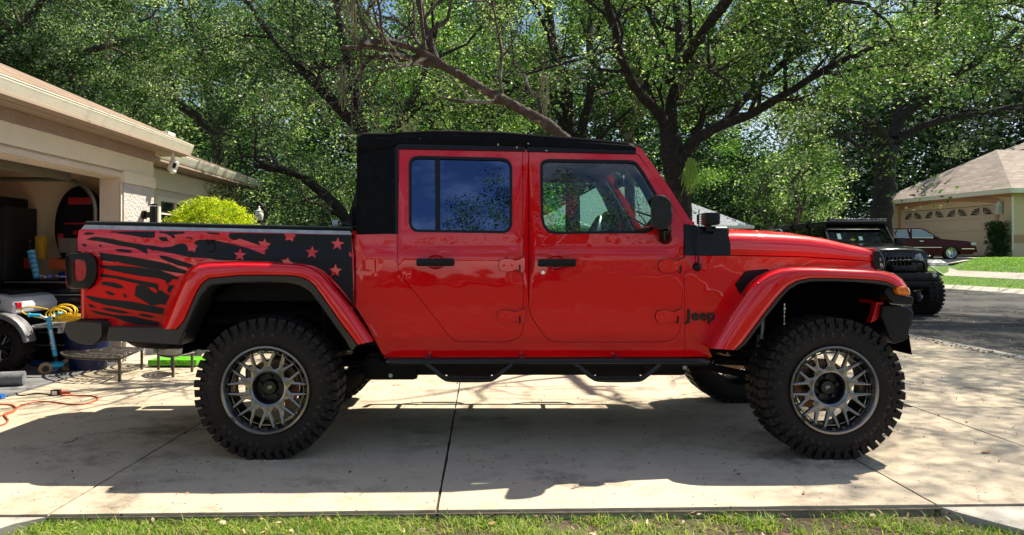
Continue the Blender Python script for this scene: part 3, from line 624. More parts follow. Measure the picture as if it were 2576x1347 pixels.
def leafcloud(name, C, per, rad, size, material, parent=None, seed=0, flat=.6, kind=None, label=None, cat=None, asp=.5, droop=0.0, link=True):
    """C: (n,3) clump centres; per leaves in each; one leaf is a small folded diamond"""
    r = np.random.default_rng(seed); C = np.asarray(C, float).reshape(-1, 3)
    if size > .047: C = clearfilter(C[sunfilter(C)])
    n = len(C) * per
    c = np.repeat(C, per, 0); d = r.normal(size=(n, 3)); d /= np.linalg.norm(d, axis=1)[:, None] + 1e-9
    rad_ = np.repeat(rad * r.uniform(.65, 1.35, len(C)), per)[:, None]
    p = c + d * rad_ * (r.random((n, 1)) ** .45) * np.array([1, 1, flat])
    a = r.normal(size=(n, 3)); a[:, 2] = a[:, 2] * .55 - droop; a /= np.linalg.norm(a, axis=1)[:, None]
    b = np.cross(a, r.normal(size=(n, 3))); b /= np.linalg.norm(b, axis=1)[:, None]
    s = size * r.uniform(.65, 1.35, (n, 1)); w = s * asp
    V = np.stack([p - a * s * .5, p + b * w * .5 + a * s * .05, p + a * s * .5, p - b * w * .5 + a * s * .05], 1).reshape(-1, 3)
    big = .16 * np.sin(C[:, 0] * 1.1 + seed) * np.sin(C[:, 2] * 1.3 + C[:, 1] * .7) + .10 * np.sin(C[:, 0] * 2.9 + C[:, 2] * 2.3)  # lit and shadowed masses of the crown put into the clump tone
    val = np.repeat(np.clip(np.repeat(r.normal(.38, .22, len(C)) + big, per) + r.normal(0, .20, n), 0, 1), 4)
    off = np.array(OFF.get(parent.name, (0, 0, 0))) if parent is not None else 0
    me = bpy.data.meshes.new(name); me.vertices.add(4 * n); me.vertices.foreach_set('co', (V - off).reshape(-1)); me.loops.add(4 * n); me.loops.foreach_set('vertex_index', np.arange(4 * n, dtype=np.int32))
    me.polygons.add(n); me.polygons.foreach_set('loop_start', (np.arange(n) * 4).astype(np.int32)); me.update(calc_edges=True)
    at = me.attributes.new('v', 'FLOAT', 'POINT'); at.data.foreach_set('value', val.astype(np.float32))
    me.materials.append(M[material]); o = bpy.data.objects.new(name, me); COL.objects.link(o)
    if parent is not None: o.parent = parent; OFF[o.name] = OFF[parent.name]
    return tag(o, label, cat, None, kind)
def wiggle(p, q, n, amp, rr):
    p, q = Vector(p), Vector(q); L_ = (q - p).length; out = [p]; off = Vector((0, 0, 0))
    for i in range(1, n): off += Vector(rr.normal(size=3)) * amp * L_ / n; out.append(p.lerp(q, i / n) + off * math.sin(math.pi * i / n) ** .5)
    return out + [q]
def branch_out(mb, path, radii, rr, tips, lvl, spread, length, kids, up=.25, tw=None):
    """side branches along a path; the last level collects leaf-clump centres"""
    k = len(path)
    for i in range(kids):
        t = rr.uniform(.22, 1.0) * (k - 1); a = int(min(k - 2, t)); f = t - a
        p = Vector(path[a]).lerp(Vector(path[a + 1]), f); r0 = radii[a] * (1 - f) + radii[a + 1] * f
        d = (Vector(path[a + 1]) - Vector(path[a])).normalized(); s = Vector(rr.normal(size=3)); s = (s - d * s.dot(d)).normalized()
        v = (d * rr.uniform(.2, .7) + s * spread + Vector((0, 0, up))).normalized(); L_ = length * rr.uniform(.55, 1.25)
        nn = 5; q = wiggle(p, p + v * L_, nn, .28, rr); r1 = min(r0 * .6, .018 * L_ + .006); rads = [max(.0035, r1 * (1 - .8 * j / nn)) for j in range(nn + 1)]
        mb.tube(q, rads, 5 if lvl > 1 else 4 if r1 > .012 else 3, cap=False)
        if lvl > 1: branch_out(mb, q, rads, rr, tips, lvl - 1, spread, length * .52, max(3, int(kids * .8)), up * .6, tw)
        else:
            for j in (2, 3, 4, 5): tips.append(q[min(j, len(q) - 1)])
def limb_px(pts, n_sub=3):
    """(px, py, depth) control points -> smooth 3-D path"""
    return chaikin([W(a, b, c) for a, b, c in pts], 2, closed=False)
def oak(name, loc, label, limbs, seed, bark='bark', leaf='leaf', leafsize=.075, per=70, rad=.38, spread=.9, length=2.6, kids=9, lvl=2, extra=None, moss=0, cat='oak tree', group=None, limbmat=None, clear=0):
    t = thing(name, loc, label, cat, group); rr = np.random.default_rng(seed); tips = []; tr = MB(); br = MB()
    for li, (path, r0, r1, *opt) in enumerate(limbs):
        k = len(path); rads = [r0 + (r1 - r0) * (i / (k - 1)) ** .8 for i in range(k)]
        P = [Vector(p) + Vector(rr.normal(size=3)) * rads[i] * .10 for i, p in enumerate(path)]
        (tr if not opt or opt[0] != 'b' else br).tube(P, [r * (1 + .07 * rr.normal()) for r in rads], 12 if r0 > .1 else 8, cap=True)
        kk = opt[1] if len(opt) > 1 else kids
        if kk: branch_out(br, P, rads, rr, tips, lvl, spread, opt[2] if len(opt) > 2 else length, kk)
    obj('trunk', tr, bark, t, smooth=60, fixn=False)
    if br.v: obj('branches', br, limbmat or bark, t, smooth=60, fixn=False)
    if clear:
        for path, r0, r1, *opt in limbs: clearpath(path, clear + r0 * .8, .6 if clear > .5 else .12)
    C = np.array([tuple(p) for p in tips]) if tips else np.zeros((0, 3))
    if extra is not None: C = np.vstack([C, extra])
    leafcloud('crown', C, per, rad, leafsize, leaf, t, seed + 1)
    if moss:
        idx = rr.choice(len(C), moss); mm = MB()
        for i in idx:
            c = Vector(C[i]); L_ = rr.uniform(.3, 1.0)
            mm = MB()
            for s_ in range(13):
                o = Vector((rr.normal() * .07, rr.normal() * .07, rr.uniform(-.05, .05))); l = L_ * rr.uniform(.4, 1); w = .0045
                q = wiggle(c + o, c + o * .5 + Vector((0, 0, -l)), 4, .12, rr)
                for j in range(4): a, b = q[j], q[j + 1]; mm.add([a + Vector((-w, 0, 0)), a + Vector((w, 0, 0)), b + Vector((w * .8, 0, 0)), b + Vector((-w * .8, 0, 0))], [(0, 1, 2, 3)])
            o = obj('hanging_moss', mm, 'moss', t, smooth=0, fixn=False); o.data.attributes.new('v', 'FLOAT', 'POINT').data.foreach_set('value', rr.random(len(o.data.vertices)).astype(np.float32))
    return t
def blob(c, r, n, rr): 
    d = rr.normal(size=(n, 3)); d /= np.linalg.norm(d, axis=1)[:, None]; return np.array(c) + d * np.array(r) * (rr.random((n, 1)) ** .33)
rr = np.random.default_rng(21)
for a_, b_, w_ in ((395, 55, .013), (250, 150, .008), (1000, 45, .012), (1345, 40, .010), (1905, 235, .016), (1960, 365, .012), (2065, 130, .016), (2400, 105, .014), (120, 268, .012), (930, 430, .008), (1420, 195, .009), (700, 300, .008), (1850, 160, .008), (2480, 30, .010)):
    for Y_ in np.arange(8, 44, .7): CLEAR.append((np.array(W(a_ + 9 * math.sin(Y_ * .8), b_ + 9 * math.cos(Y_ * 1.1), Y_)), w_ * Y_ + .05))
for Y_ in np.arange(9, 28, .8): CLEAR.append((np.array(W(652, 542, Y_)), .022 * Y_ + .12))
clearpath(limb_px([(1500,440,9.6),(1390,318,9.4),(1300,268,9.2),(1190,212,9),(1110,160,8.8),(1050,125,8.6),(980,104,8.5)]), .36, .25)

# A: the big oak right of the cab
Y = 14
A_ = [
 (limb_px([(1722,1060,14),(1716,640,14),(1712,520,14),(1692,420,14),(1684,330,14.1)]), .25, .19, 't', 0),
 (limb_px([(1684,335,14.1),(1655,280,13.8),(1600,230,13.2),(1560,150,12.6),(1540,40,12)]), .125, .05, 't', 8),
 (limb_px([(1686,340,14),(1690,250,14.2),(1715,130,14.6),(1700,0,15),(1690,-160,15.5)]), .15, .06, 't', 10),
 (limb_px([(1700,440,14),(1735,360,13.8),(1800,322,13.5),(1900,285,13),(2010,215,12.4),(2120,150,11.8),(2250,100,11.2)]), .135, .035, 't', 12),
 (limb_px([(1820,316,13.4),(1880,240,13.6),(1960,170,14),(2060,60,14.5),(2150,-40,15)]), .10, .04, 't', 8),
 (limb_px([(1690,250,14.2),(1760,150,15),(1850,40,16),(1930,-100,17)]), .12, .05, 't', 8),
 (limb_px([(1690,200,14.2),(1780,60,12),(1950,-150,10.5),(2150,-400,9.5)]), .12, .05, 't', 9),
 (limb_px([(1540,60,12),(1500,-100,11),(1450,-350,10)]), .07, .03, 't', 5),
]
ex = np.vstack([blob((8.6, 9.2, 8.2), (3.6, 2.8, .9), 430, rr), blob((11.4, 10.5, 8.8), (2.6, 2.8, .8), 200, rr), blob((4.0, 14.5, 8.5), (4.0, 3.0, 1.3), 110, rr)])
oak('spreading_oak', (3.9, 14, 0), 'large dark oak with a thick leaning trunk rising just behind the windscreen', A_, 31, 'barkd', 'leaf', .060, 64, .40, clear=.22, kids=9, extra=ex, moss=14)
# B: leaning oak whose long bough arches left over the cab
B_ = [
 (limb_px([(1600,1080,10.4),(1585,620,10.4),(1520,470,9.8),(1440,370,9.6),(1390,318,9.4),(1300,268,9.2),(1190,212,9.0),(1110,160,8.8),(1050,125,8.6),(980,104,8.5),(905,108,8.4)]), .105, .028, 't', 14, 1.5),
 (limb_px([(1095,155,8.8),(1078,90,8.8),(1060,40,8.8),(1045,-60,8.8)]), .06, .035, 't', 5, 1.5),
 (limb_px([(1110,165,8.8),(1030,150,8.6),(960,118,8.5),(860,120,8.4)]), .05, .02, 't', 5, 1.4),
]
oak('leaning_oak', (2.2, 10.4, 0), 'leaning oak whose long reddish lichened bough arches left above the cab', B_, 47, 'barkr', 'leaf', .048, 64, .33, kids=10, moss=9, length=2.0, limbmat='bark')
# B2: upright twin oak behind the cab roof
C_ = [
 (limb_px([(1450,1000,17),(1442,600,17),(1436,330,17),(1425,220,17),(1392,130,17),(1375,0,17)]), .20, .09, 't', 9),
 (limb_px([(1440,400,17),(1470,300,17),(1490,230,17),(1480,100,17.5),(1500,-60,18)]), .13, .07, 't', 8),
 (limb_px([(1436,340,17),(1380,260,16.6),(1280,200,16),(1180,190,15.5)]), .10, .04, 't', 7),
]
oak('upright_oak', (2.1, 17, 0), 'slender upright oak with forked dark stems behind the middle of the cab roof', C_, 53, 'barkd', 'leaf', .062, 58, .42, clear=.22, kids=8, moss=10)
C2 = [(limb_px([(1590,1000,20),(1588,600,20),(1580,330,20),(1600,150,20),(1590,-60,20)]), .20, .08, 't', 9), (limb_px([(1585,360,20),(1530,260,20),(1500,150,20),(1460,40,20)]), .12, .05, 't', 7), (limb_px([(1592,300,20),(1650,200,20.5),(1700,100,21)]), .1, .05, 't', 6)]
oak('slim_oak', (4.1, 20, 0), 'slim straight-stemmed oak between the upright oak and the large dark oak', C2, 57, 'bark', 'leafy', .072, 56, .46, kids=8)
# C: the wide oak before the tan house
D_ = [
 (limb_px([(p[0], p[1], p[2] * 1.018) for p in [(2216,700,30),(2218,560,30),(2225,480,30),(2228,420,30),(2240,355,30)]]), .47, .36, 't', 0),
 (limb_px([(p[0], p[1], p[2] * 1.018) for p in [(2238,365,30),(2205,325,29.5),(2150,290,29),(2080,270,28.5),(1990,262,28)]]), .28, .08, 't', 8, 3.0),
 (limb_px([(p[0], p[1], p[2] * 1.018) for p in [(2245,350,30),(2262,300,30),(2255,240,30.3),(2225,160,30.6),(2200,60,31)]]), .30, .11, 't', 8, 3.2),
 (limb_px([(p[0], p[1], p[2] * 1.018) for p in [(2262,300,30),(2330,240,29.6),(2400,190,29),(2470,150,28.5),(2560,70,28)]]), .26, .09, 't', 9, 3.2),
 (limb_px([(p[0], p[1], p[2] * 1.018) for p in [(2245,370,30),(2290,330,29.6),(2370,300,29),(2450,290,28.5),(2576,262,28)]]), .24, .07, 't', 8, 2.8),
 (limb_px([(p[0], p[1], p[2] * 1.018) for p in [(2225,390,30),(2200,392,29.4),(2160,370,29),(2120,340,28.8),(2100,330,28.5)]]), .14, .05, 't', 6, 2.4),
 (limb_px([(p[0], p[1], p[2] * 1.018) for p in [(2300,262,29.8),(2340,150,29.5),(2360,20,29),(2380,-100,29)]]), .15, .06, 't', 8, 3.2),
 (limb_px([(p[0], p[1], p[2] * 1.018) for p in [(2255,240,30.3),(2290,140,30.8),(2300,0,31)]]), .15, .06, 't', 8, 3.2),
]
ex = np.vstack([blob((20.5, 29, 12), (6, 4, 2.0), 110, rr)])
oak('broad_oak', (16.9, 30.5, .3), 'broad dark oak with many heavy limbs standing in front of the tan house', D_, 61, 'barkd', 'leafy', .095, 80, .60, clear=1.0, kids=9, extra=ex, moss=14)
# foreground-right oak whose crown hangs into the top right corner
E_ = [(limb_px([(3040,800,17),(3030,400,17),(3000,100,17),(2950,-100,17)]), .30, .2, 't', 0),
      (limb_px([(2990,60,17),(2850,20,16.5),(2700,60,16),(2560,120,15.6)]), .16, .04, 't', 10, 2.4), (limb_px([(2960,-60,17),(2800,-160,17.5),(2600,-160,18),(2420,-160,18.5)]), .18, .04, 't', 9, 2.0),
      (limb_px([(2960,-60,17),(3000,-300,16),(3100,-500,15)]), .18, .05, 't', 10, 2.6), (limb_px([(2900,0,17),(2800,250,16.4),(2690,330,16)]), .08, .03, 't', 6, 1.3)]
ex = np.vstack([blob((14.0, 13.5, 8.8), (4.6, 3.8, 1.0), 560, rr), blob((16, 19.8, 9.4), (4.8, 3.8, 1.2), 520, rr), blob((11, 12.2, 9.0), (2.2, 2.2, .8), 60, rr)])
oak('verge_oak', (17.05, 17, 0), 'oak at the right whose leafy boughs hang into the top right corner', E_, 67, 'bark', 'leaf', .062, 80, .44, kids=8, extra=ex, moss=12)
# left group behind the garage roof
F_ = [(limb_px([(905,1000,16),(900,640,16),(880,560,16),(820,490,16),(740,430,15.5),(640,415,15)]), .20, .06, 't', 9, 2.2),
      (limb_px([(890,600,16),(920,420,16.2),(900,250,16.5),(860,100,17),(840,-60,17)]), .19, .07, 't', 10, 2.4),
      (limb_px([(905,460,16.2),(980,330,16),(1060,220,16),(1100,60,16)]), .13, .05, 't', 8, 2.3), (limb_px([(905,330,16.4),(800,220,16.4),(700,120,16.5),(620,0,17)]), .12, .05, 't', 9, 2.3)]
oak('shade_oak', (-2.75, 16, 0), 'twisting shaded oak behind the bed with a low bough reaching towards the garage', F_, 71, 'barkd', 'leafd', .066, 72, .45, clear=.20, kids=9, moss=10)
G_ = [(limb_px([(560,900,24),(560,500,24),(540,300,24),(500,100,24)]), .3, .14, 't', 5, 3.2), (limb_px([(545,320,24),(640,200,24),(760,60,24)]), .18, .06, 't', 9, 3.0), (limb_px([(540,330,24),(420,240,23),(300,120,22.5),(200,0,22)]), .18, .06, 't', 10, 3.0), (limb_px([(510,130,24),(420,-60,24),(340,-200,24)]), .15, .06, 't', 9, 3.0)]
oak('tall_oak', (-8.65, 24, 0), 'tall green oak behind the end of the garage wing', G_, 73, 'bark', 'leaf', .085, 90, .58, kids=9)
H_ = [(limb_px([(-60,900,19),(-60,400,19),(-40,200,19),(0,40,19)]), .3, .14, 't', 4, 3.0), (limb_px([(-50,300,19),(100,180,18.5),(240,120,18),(380,90,17.6)]), .18, .05, 't', 11, 2.6), (limb_px([(-40,200,19),(60,60,18.5),(160,-60,18)]), .16, .05, 't', 10, 2.6), (limb_px([(0,380,19),(120,330,18.6),(240,300,18.2),(340,290,18)]), .11, .04, 't', 8, 1.9)]
oak('roofside_oak', (-13.3, 19, 0), 'feathery green oak rising behind the garage roof in the top left corner', H_, 79, 'bark', 'leafd', .070, 86, .46, kids=9, moss=16)
I_ = [(limb_px([(1150,1000,24),(1150,600,24),(1160,380,24),(1140,200,24)]), .2, .09, 't', 8, 2.6), (limb_px([(1155,420,24),(1240,300,24),(1290,160,24)]), .13, .05, 't', 8, 2.6), (limb_px([(1150,400,24),(1060,280,24),(1000,150,24)]), .13, .05, 't', 8, 2.6)]
oak('sunlit_oak', (-.86, 24, .4), 'bright sunlit oak seen through the boughs above the rear of the cab', I_, 83, 'bark', 'leafy', .11, 50, .56, kids=8)

# openings in the far canopy where the sky shows: (x, z, radius) about 50 m away
CLEARINGS = [(-21, 12.5, 1.5), (25.5, 17, 2.2), (8.6, 15.5, 1.6), (-26, 15.5, 1.5), (-22.4, 17.1, 1.9), (-16.4, 18.2, 1.3), (-29, 11.3, 1.6), (-7.8, 7.0, 1.0), (3.4, 17.1, 1.9), (5.6, 13.5, 1.4), (18.8, 12.2, 2.2), (21.6, 14.6, 2.4), (20.8, 9.2, 1.4), (32.6, 16, 2.0), (.4, 12.2, 1.1), (16.9, 10.5, 1.6), (-14.2, 10.5, 1.3), (-5.6, 14.6, 1.2), (-10, 17.5, 1.2), (28, 19, 1.6), (12, 17.5, 1.5)]
# backdrop wood: a far mass of foliage with gaps of sky
def wood(name, n, seed, x0, x1, y0, y1, z0, z1, size, per, rad, mats, label):
    r = np.random.default_rng(seed)
    X = r.uniform(x0, x1, n); Yy = r.uniform(y0, y1, n); Z = r.uniform(0, 1, n)
    topz = z1 * (.82 + .18 * np.sin(X * .31) * np.sin(X * .83 + 1)) ; Z = z0 + Z * (topz - z0)
    C = np.stack([X, Yy, Z], 1); keep = np.ones(n, bool)
    for gx, gz, gr_ in CLEARINGS:
        wob = 1 + .35 * np.sin(3 * np.arctan2(Z - gz, X - gx) + gx) + .25 * np.sin(7 * np.arctan2(Z - gz, X - gx) + gz); keep &= ~(np.hypot((X - gx) * 50 / Yy * 1.0, Z - gz) < gr_ * wob)
    C = C[keep]
    return leafcloud(name, C, per, rad, size, mats, None, seed, .75, 'stuff', label, 'woodland')
wood('far_woods', 13500, 91, -36, 44, 46, 54, .5, 23, .36, 26, 1.15, 'leafd', 'dense far woodland behind all the houses')
wood('middle_woods', 1500, 92, -24, 1.5, 33, 41, .2, 12, .18, 34, .85, 'leaf', 'dense green woodland behind the garage and the pickup bed')
wood('right_woods', 900, 93, 9, 20, 39, 46, .8, 9.0, .19, 34, .85, 'leafd', 'dark woodland between the grey-roofed house and the tan house')
# undergrowth trees between the houses
def bush_tree(name, loc, rad3, n, size, per, cl, leaf, label, seed, trunkh=1.5, cat='tree', group=None):
    t = thing(name, loc, label, cat, group); r = np.random.default_rng(seed); mb = MB(); c = Vector(loc) + Vector((0, 0, trunkh + rad3[2] * .8))
    for i in range(6):
        q = c + Vector(r.normal(size=3)) * .5 * rad3[0]; mb.tube(wiggle(Vector(loc) + Vector(r.normal(size=3)) * .06, q, 6, .3, r), [.06 * max(rad3[0], .7) * (1 - .8 * j / 6) + .006 for j in range(7)], 6)
    obj('trunk', mb, 'bark', t, smooth=60, fixn=False)
    leafcloud('crown', blob(tuple(c), rad3, n, r), per, cl, size, leaf, t, seed); return t
bush_tree('laurel_tree', (14.0, 45.5, 1.0), (4.2, 3.0, 3.6), 190, .20, 60, .8, 'leafy', 'light green young tree right of the windscreen above the grey roof', 101, 1.6)
bush_tree('young_oak', (16.0, 37, 1.1), (2.8, 2.2, 2.8), 150, .14, 56, .6, 'leaf', 'mid green rounded tree behind the parked black off-roader', 102, 1.2)
bush_tree('bay_tree', (-4.6, 21, 0), (2.0, 2.0, 2.0), 130, .10, 60, .5, 'leaf', 'low bushy green tree under the shaded oak behind the bed', 103, .6)
bush_tree('holly_tree', (-1.4, 20, 0), (2.0, 1.8, 1.6), 110, .10, 60, .5, 'leafy', 'low bright bushy tree just left of the soft top', 104, .6)
bush_tree('camphor_tree', (-8.6, 38, 0), (2.6, 2.4, 2.8), 130, .13, 56, .6, 'leaf', 'rounded tree behind the white globe lamp', 105, .8)
bush_tree('elm_tree', (-7.9, 18.6, 0), (1.5, 1.5, 1.4), 80, .09, 60, .45, 'leafd', 'dark bushy tree at the end of the garage wing', 106, .9)
bush_tree('wax_myrtle', (1.6, 26, .6), (1.7, 1.5, 1.6), 90, .10, 60, .45, 'leafy', 'bright green shrubby tree seen through the front door window', 107, .5)
# golden shrub by the garage
t = thing('golden_shrub', (-3.75, 10.1, 0), 'rounded golden yellow shrub beside the garage corner', 'shrub'); r = np.random.default_rng(5)
mb = MB()
for i in range(9): a = r.uniform(0, 6.28); mb.tube([(-3.75 + .05 * math.cos(a), 10.1 + .05 * math.sin(a), 0), (-3.75 + .3 * math.cos(a), 10.1 + .3 * math.sin(a), .8), (-3.75 + .5 * math.cos(a), 10.1 + .5 * math.sin(a), 1.6)], [.02, .014, .006], 5)
obj('stems', mb, 'bark', t, fixn=False)
n = 560; d = r.normal(size=(n, 3)); d /= np.linalg.norm(d, axis=1)[:, None]; d[:, 2] = np.abs(d[:, 2]) * r.choice([1, 1, 1, -.6], n)
C = np.array((-3.80, 10.1, 1.36)) + d * np.array((.66, .60, .68)) * r.uniform(.82, 1.02, (n, 1)); C = np.vstack([C, np.array([(-4.02 + .02 * math.sin(i), 10.0, 1.85 + i * .03) for i in range(5)]), np.array([(-3.35, 10.0, 1.72 + i * .03) for i in range(3)])])
leafcloud('foliage', C, 34, .075, .038, 'gold', t, 6, .9, asp=.45)
# dark planting in front of the wing
for i, (x, y, rr_, lb) in enumerate(((-2.6, 10.6, .62, 'low dark shrub below the golden shrub, nearest the driveway'), (-1.3, 10.9, .66, 'low dark shrub behind the rear wheel'), (.1, 11.0, .62, 'low dark shrub behind the middle of the cab'), (1.4, 11.0, .6, 'low dark shrub behind the front door'))):
    bush_tree('low_shrub', (x, y, 0), (rr_, rr_ * .8, .42), 46, .05, 60, .2, 'hedge', lb, 110 + i, .1, 'shrub', 'low dark shrubs behind the driveway')
# frond cluster hanging on the big oak trunk
t = thing('hanging_frond', W(1738, 400, 13.6), 'pale green fern fronds hanging beside the large oak trunk', 'fern'); mb = MB(); r = np.random.default_rng(8)
for i in range(60):
    a = W(1738, 405 + r.uniform(-8, 10), 13.6) + Vector((r.normal() * .05, r.normal() * .05, 0)); e = a + Vector((r.normal() * .10, r.normal() * .06, -r.uniform(.25, .62))); q = wiggle(a, e, 4, .15, r); w = .008
    for j in range(4): mb.add([q[j] + Vector((-w, 0, 0)), q[j] + Vector((w, 0, 0)), q[j + 1] + Vector((w * .7, 0, 0)), q[j + 1] + Vector((-w * .7, 0, 0))], [(0, 1, 2, 3)])
o = obj('fronds', mb, 'frond', t, smooth=0, fixn=False); o.data.attributes.new('v', 'FLOAT', 'POINT').data.foreach_set('value', r.random(len(o.data.vertices)).astype(np.float32))
# clipped hedge box beside the tan garage
t = thing('topiary_hedge', (23.8, 33.45, 1.05), 'tall clipped box-shaped hedge at the right of the tan garage door', 'hedge'); r = np.random.default_rng(9)
C = np.stack([r.uniform(23.42, 24.22, 600), r.uniform(33.15, 33.75, 600), r.uniform(1.1, 2.72, 600)], 1); leafcloud('foliage', C, 30, .09, .05, 'hedge', t, 9, 1)
mb = MB(); mb.cyl((23.8, 33.45, .9), (23.8, 33.45, 2.4), .05, 8); obj('stem', mb, 'bark', t)
# trees behind the photographer, mirrored in the glass and paint
wood('street_woods', 800, 131, -45, 45, -48, -42, .3, 7.5, .3, 26, 1.2, 'leafd', 'dark line of trees across the street behind the photographer')
for i, (x, y, s) in enumerate(((2.2, -13, 1.3), (12, -22, 1.3), (-13, -30, 1.1))):
    r3 = (3.4 * s, 3.0 * s, 2.6 * s)
    bush_tree('street_oak', (x, y, 0), r3, 420, .08, 80, .46, 'leafd', ('spreading oak on the lawn behind the photographer', 'large oak near the street behind the photographer', 'distant oak to the left behind the photographer')[i], 120 + i, (4.8, 3, 2)[i])
# ================================================================== the red pickup
YC = 5.43; YB = 4.63
def body_in(x, z):
    """how far the body side sits inboard of its widest plane"""
    d = 0.0
    if z < 1.262: d += 0.014 * ((1.262 - z) / 0.62) ** 2
    if z > 1.262: d += 0.016 * min(1, (z - 1.262) / 0.045)
    if z > 1.307: d += 0.035 * min(0.10, z - 1.307)
    if z > 1.407: d += 0.19 * (z - 1.407)
    if x > 1.34: t = min(1, (x - 1.34) / 1.25); d += 0.13 * t * t * (3 - 2 * t) if t < 1 else 0.13
    return d
def S(px, py, off=0.0):
    """photo pixel on the near body side -> (x, z)"""
    Y = YB
    for _ in range(4):
        x = (px - CX) / FL * Y; z = CZ - (py - HY) / FL * Y; Y = YB + body_in(x, z) - off
    return Vector((x, z))
def SP(pts, off=0.0): return [S(p[0], p[1], off) for p in pts]
def side_fn(side, off=0.0):
    def fn(x, z, d):
        y = YB + body_in(x, z) - off + d
        return Vector((x, y if side < 0 else 2 * YC - y, z))
    return fn
def c3(x, y): return (154.6 + .3825 * x, 541 + .3825 * y)

truck = thing('pickup_truck', (0.4, YC, 0), 'red lifted four-door pickup with black soft top and big off-road tyres on the driveway', 'pickup truck')
def panel(name, pts, material, holes=(), side=-1, off=0.0, thick=.025, grid=(.10, .022), parent=None, label=None, smooth=35):
    mb = MB(); sheet(mb, SP(pts), [SP(h) for h in holes], side_fn(side, off), thick, grid)
    return obj(name, mb, material, parent or truck, smooth=smooth, label=label)

# door outlines (photo pixels)
RD = [(1005,377),(1314,383),(1315,600),(1316,819),(1314,832),(1309,843),(1301,851),(1289,856),(1272,860),(1170,860),(1156,859),(1146,856),(1139,852),(1130,844),(1121,833),(1080,780),(1040,730),(1012,695),(1005,685),(1002,675),(1001,640),(1001,588)]
FD = [(1331,383),(1601,389),(1606,392),(1640,437),(1680,497),(1719,560),(1720,602),(1718,700),(1711,826),(1708,836),(1702,844),(1695,851),(1683,857),(1667,860),(1400,860),(1386,857),(1376,850),(1366,839),(1350,817),(1337,795),(1333,783),(1331,768)]
RW = [(1029,412),(1031,404),(1037,397),(1046,394),(1055,393),(1261,398),(1275,401),(1284,409),(1288,421),(1288,565),(1285,575),(1278,583),(1268,587),(1050,584),(1040,581),(1033,574),(1029,560)]
FW = [(1359,418),(1361,409),(1368,404),(1380,401),(1580,404),(1594,406),(1603,412),(1618,432),(1650,486),(1668,520),(1668,540),(1655,565),(1640,580),(1622,587),(1396,589),(1382,586),(1372,578),(1365,566),(1361,545)]
def inset(P, d):
    c = Vector((sum(p[0] for p in P) / len(P), sum(p[1] for p in P) / len(P))); out = []
    k = len(P)
    for i in range(k):
        a = Vector(P[i - 1][:2]); b = Vector(P[i][:2]); e = Vector(P[(i + 1) % k][:2])
        n1 = Vector((-(b - a).y, (b - a).x)).normalized(); n2 = Vector((-(e - b).y, (e - b).x)).normalized()
        n = (n1 + n2); n = n.normalized() / max(.4, n.normalized().dot(n1))
        out.append(tuple(b + n * d))
    return out
gap = lambda P, d: inset(P, -d)   # clockwise-on-screen polygons grow with negative d

FLO = [(399,829),(422,770),(449,709),(460,691),(472,679),(484,670),(499,663),(522,659),(600,657),(680,659),(747,663),(765,666),(782,671),(798,679),(812,688),(828,705),(855,735),(881,767),(912,812),(943,858)]
FLI = [(445,828),(464,809),(487,755),(496,735),(502,725),(508,716),(515,709),(526,701),(600,694),(660,693),(728,694),(747,696),(763,700),(777,707),(790,717),(812,748),(837,784),(862,820),(885,850),(899,868)]
FLT = [(450,869),(484,790),(503,750),(509,742),(514,735),(520,727),(526,721),(535,717),(600,712),(661,711),(721,712),(740,715),(755,719),(769,727),(782,736),(802,764),(820,790),(840,818),(868,856),(884,884)]
GLO = [(1780,877),(1797,845),(1832,790),(1869,735),(1885,715),(1902,702),(1926,686),(1955,675),(1989,671),(2050,671),(2112,674),(2180,677),(2220,681),(2248,688),(2269,702),(2284,721)]
GLI = [(1849,881),(1869,863),(1902,819),(1930,782),(1959,746),(1971,733),(1983,721),(2008,707),(2040,701),(2085,701),(2125,702),(2170,704),(2203,706),(2228,709),(2242,714),(2254,722)]
GLT = [(1856,882),(1877,866),(1910,822),(1938,786),(1966,751),(1977,739),(1988,728),(2011,715),(2041,709),(2085,708),(2125,709),(2168,711),(2200,713),(2222,716),(2236,720),(2248,727)]

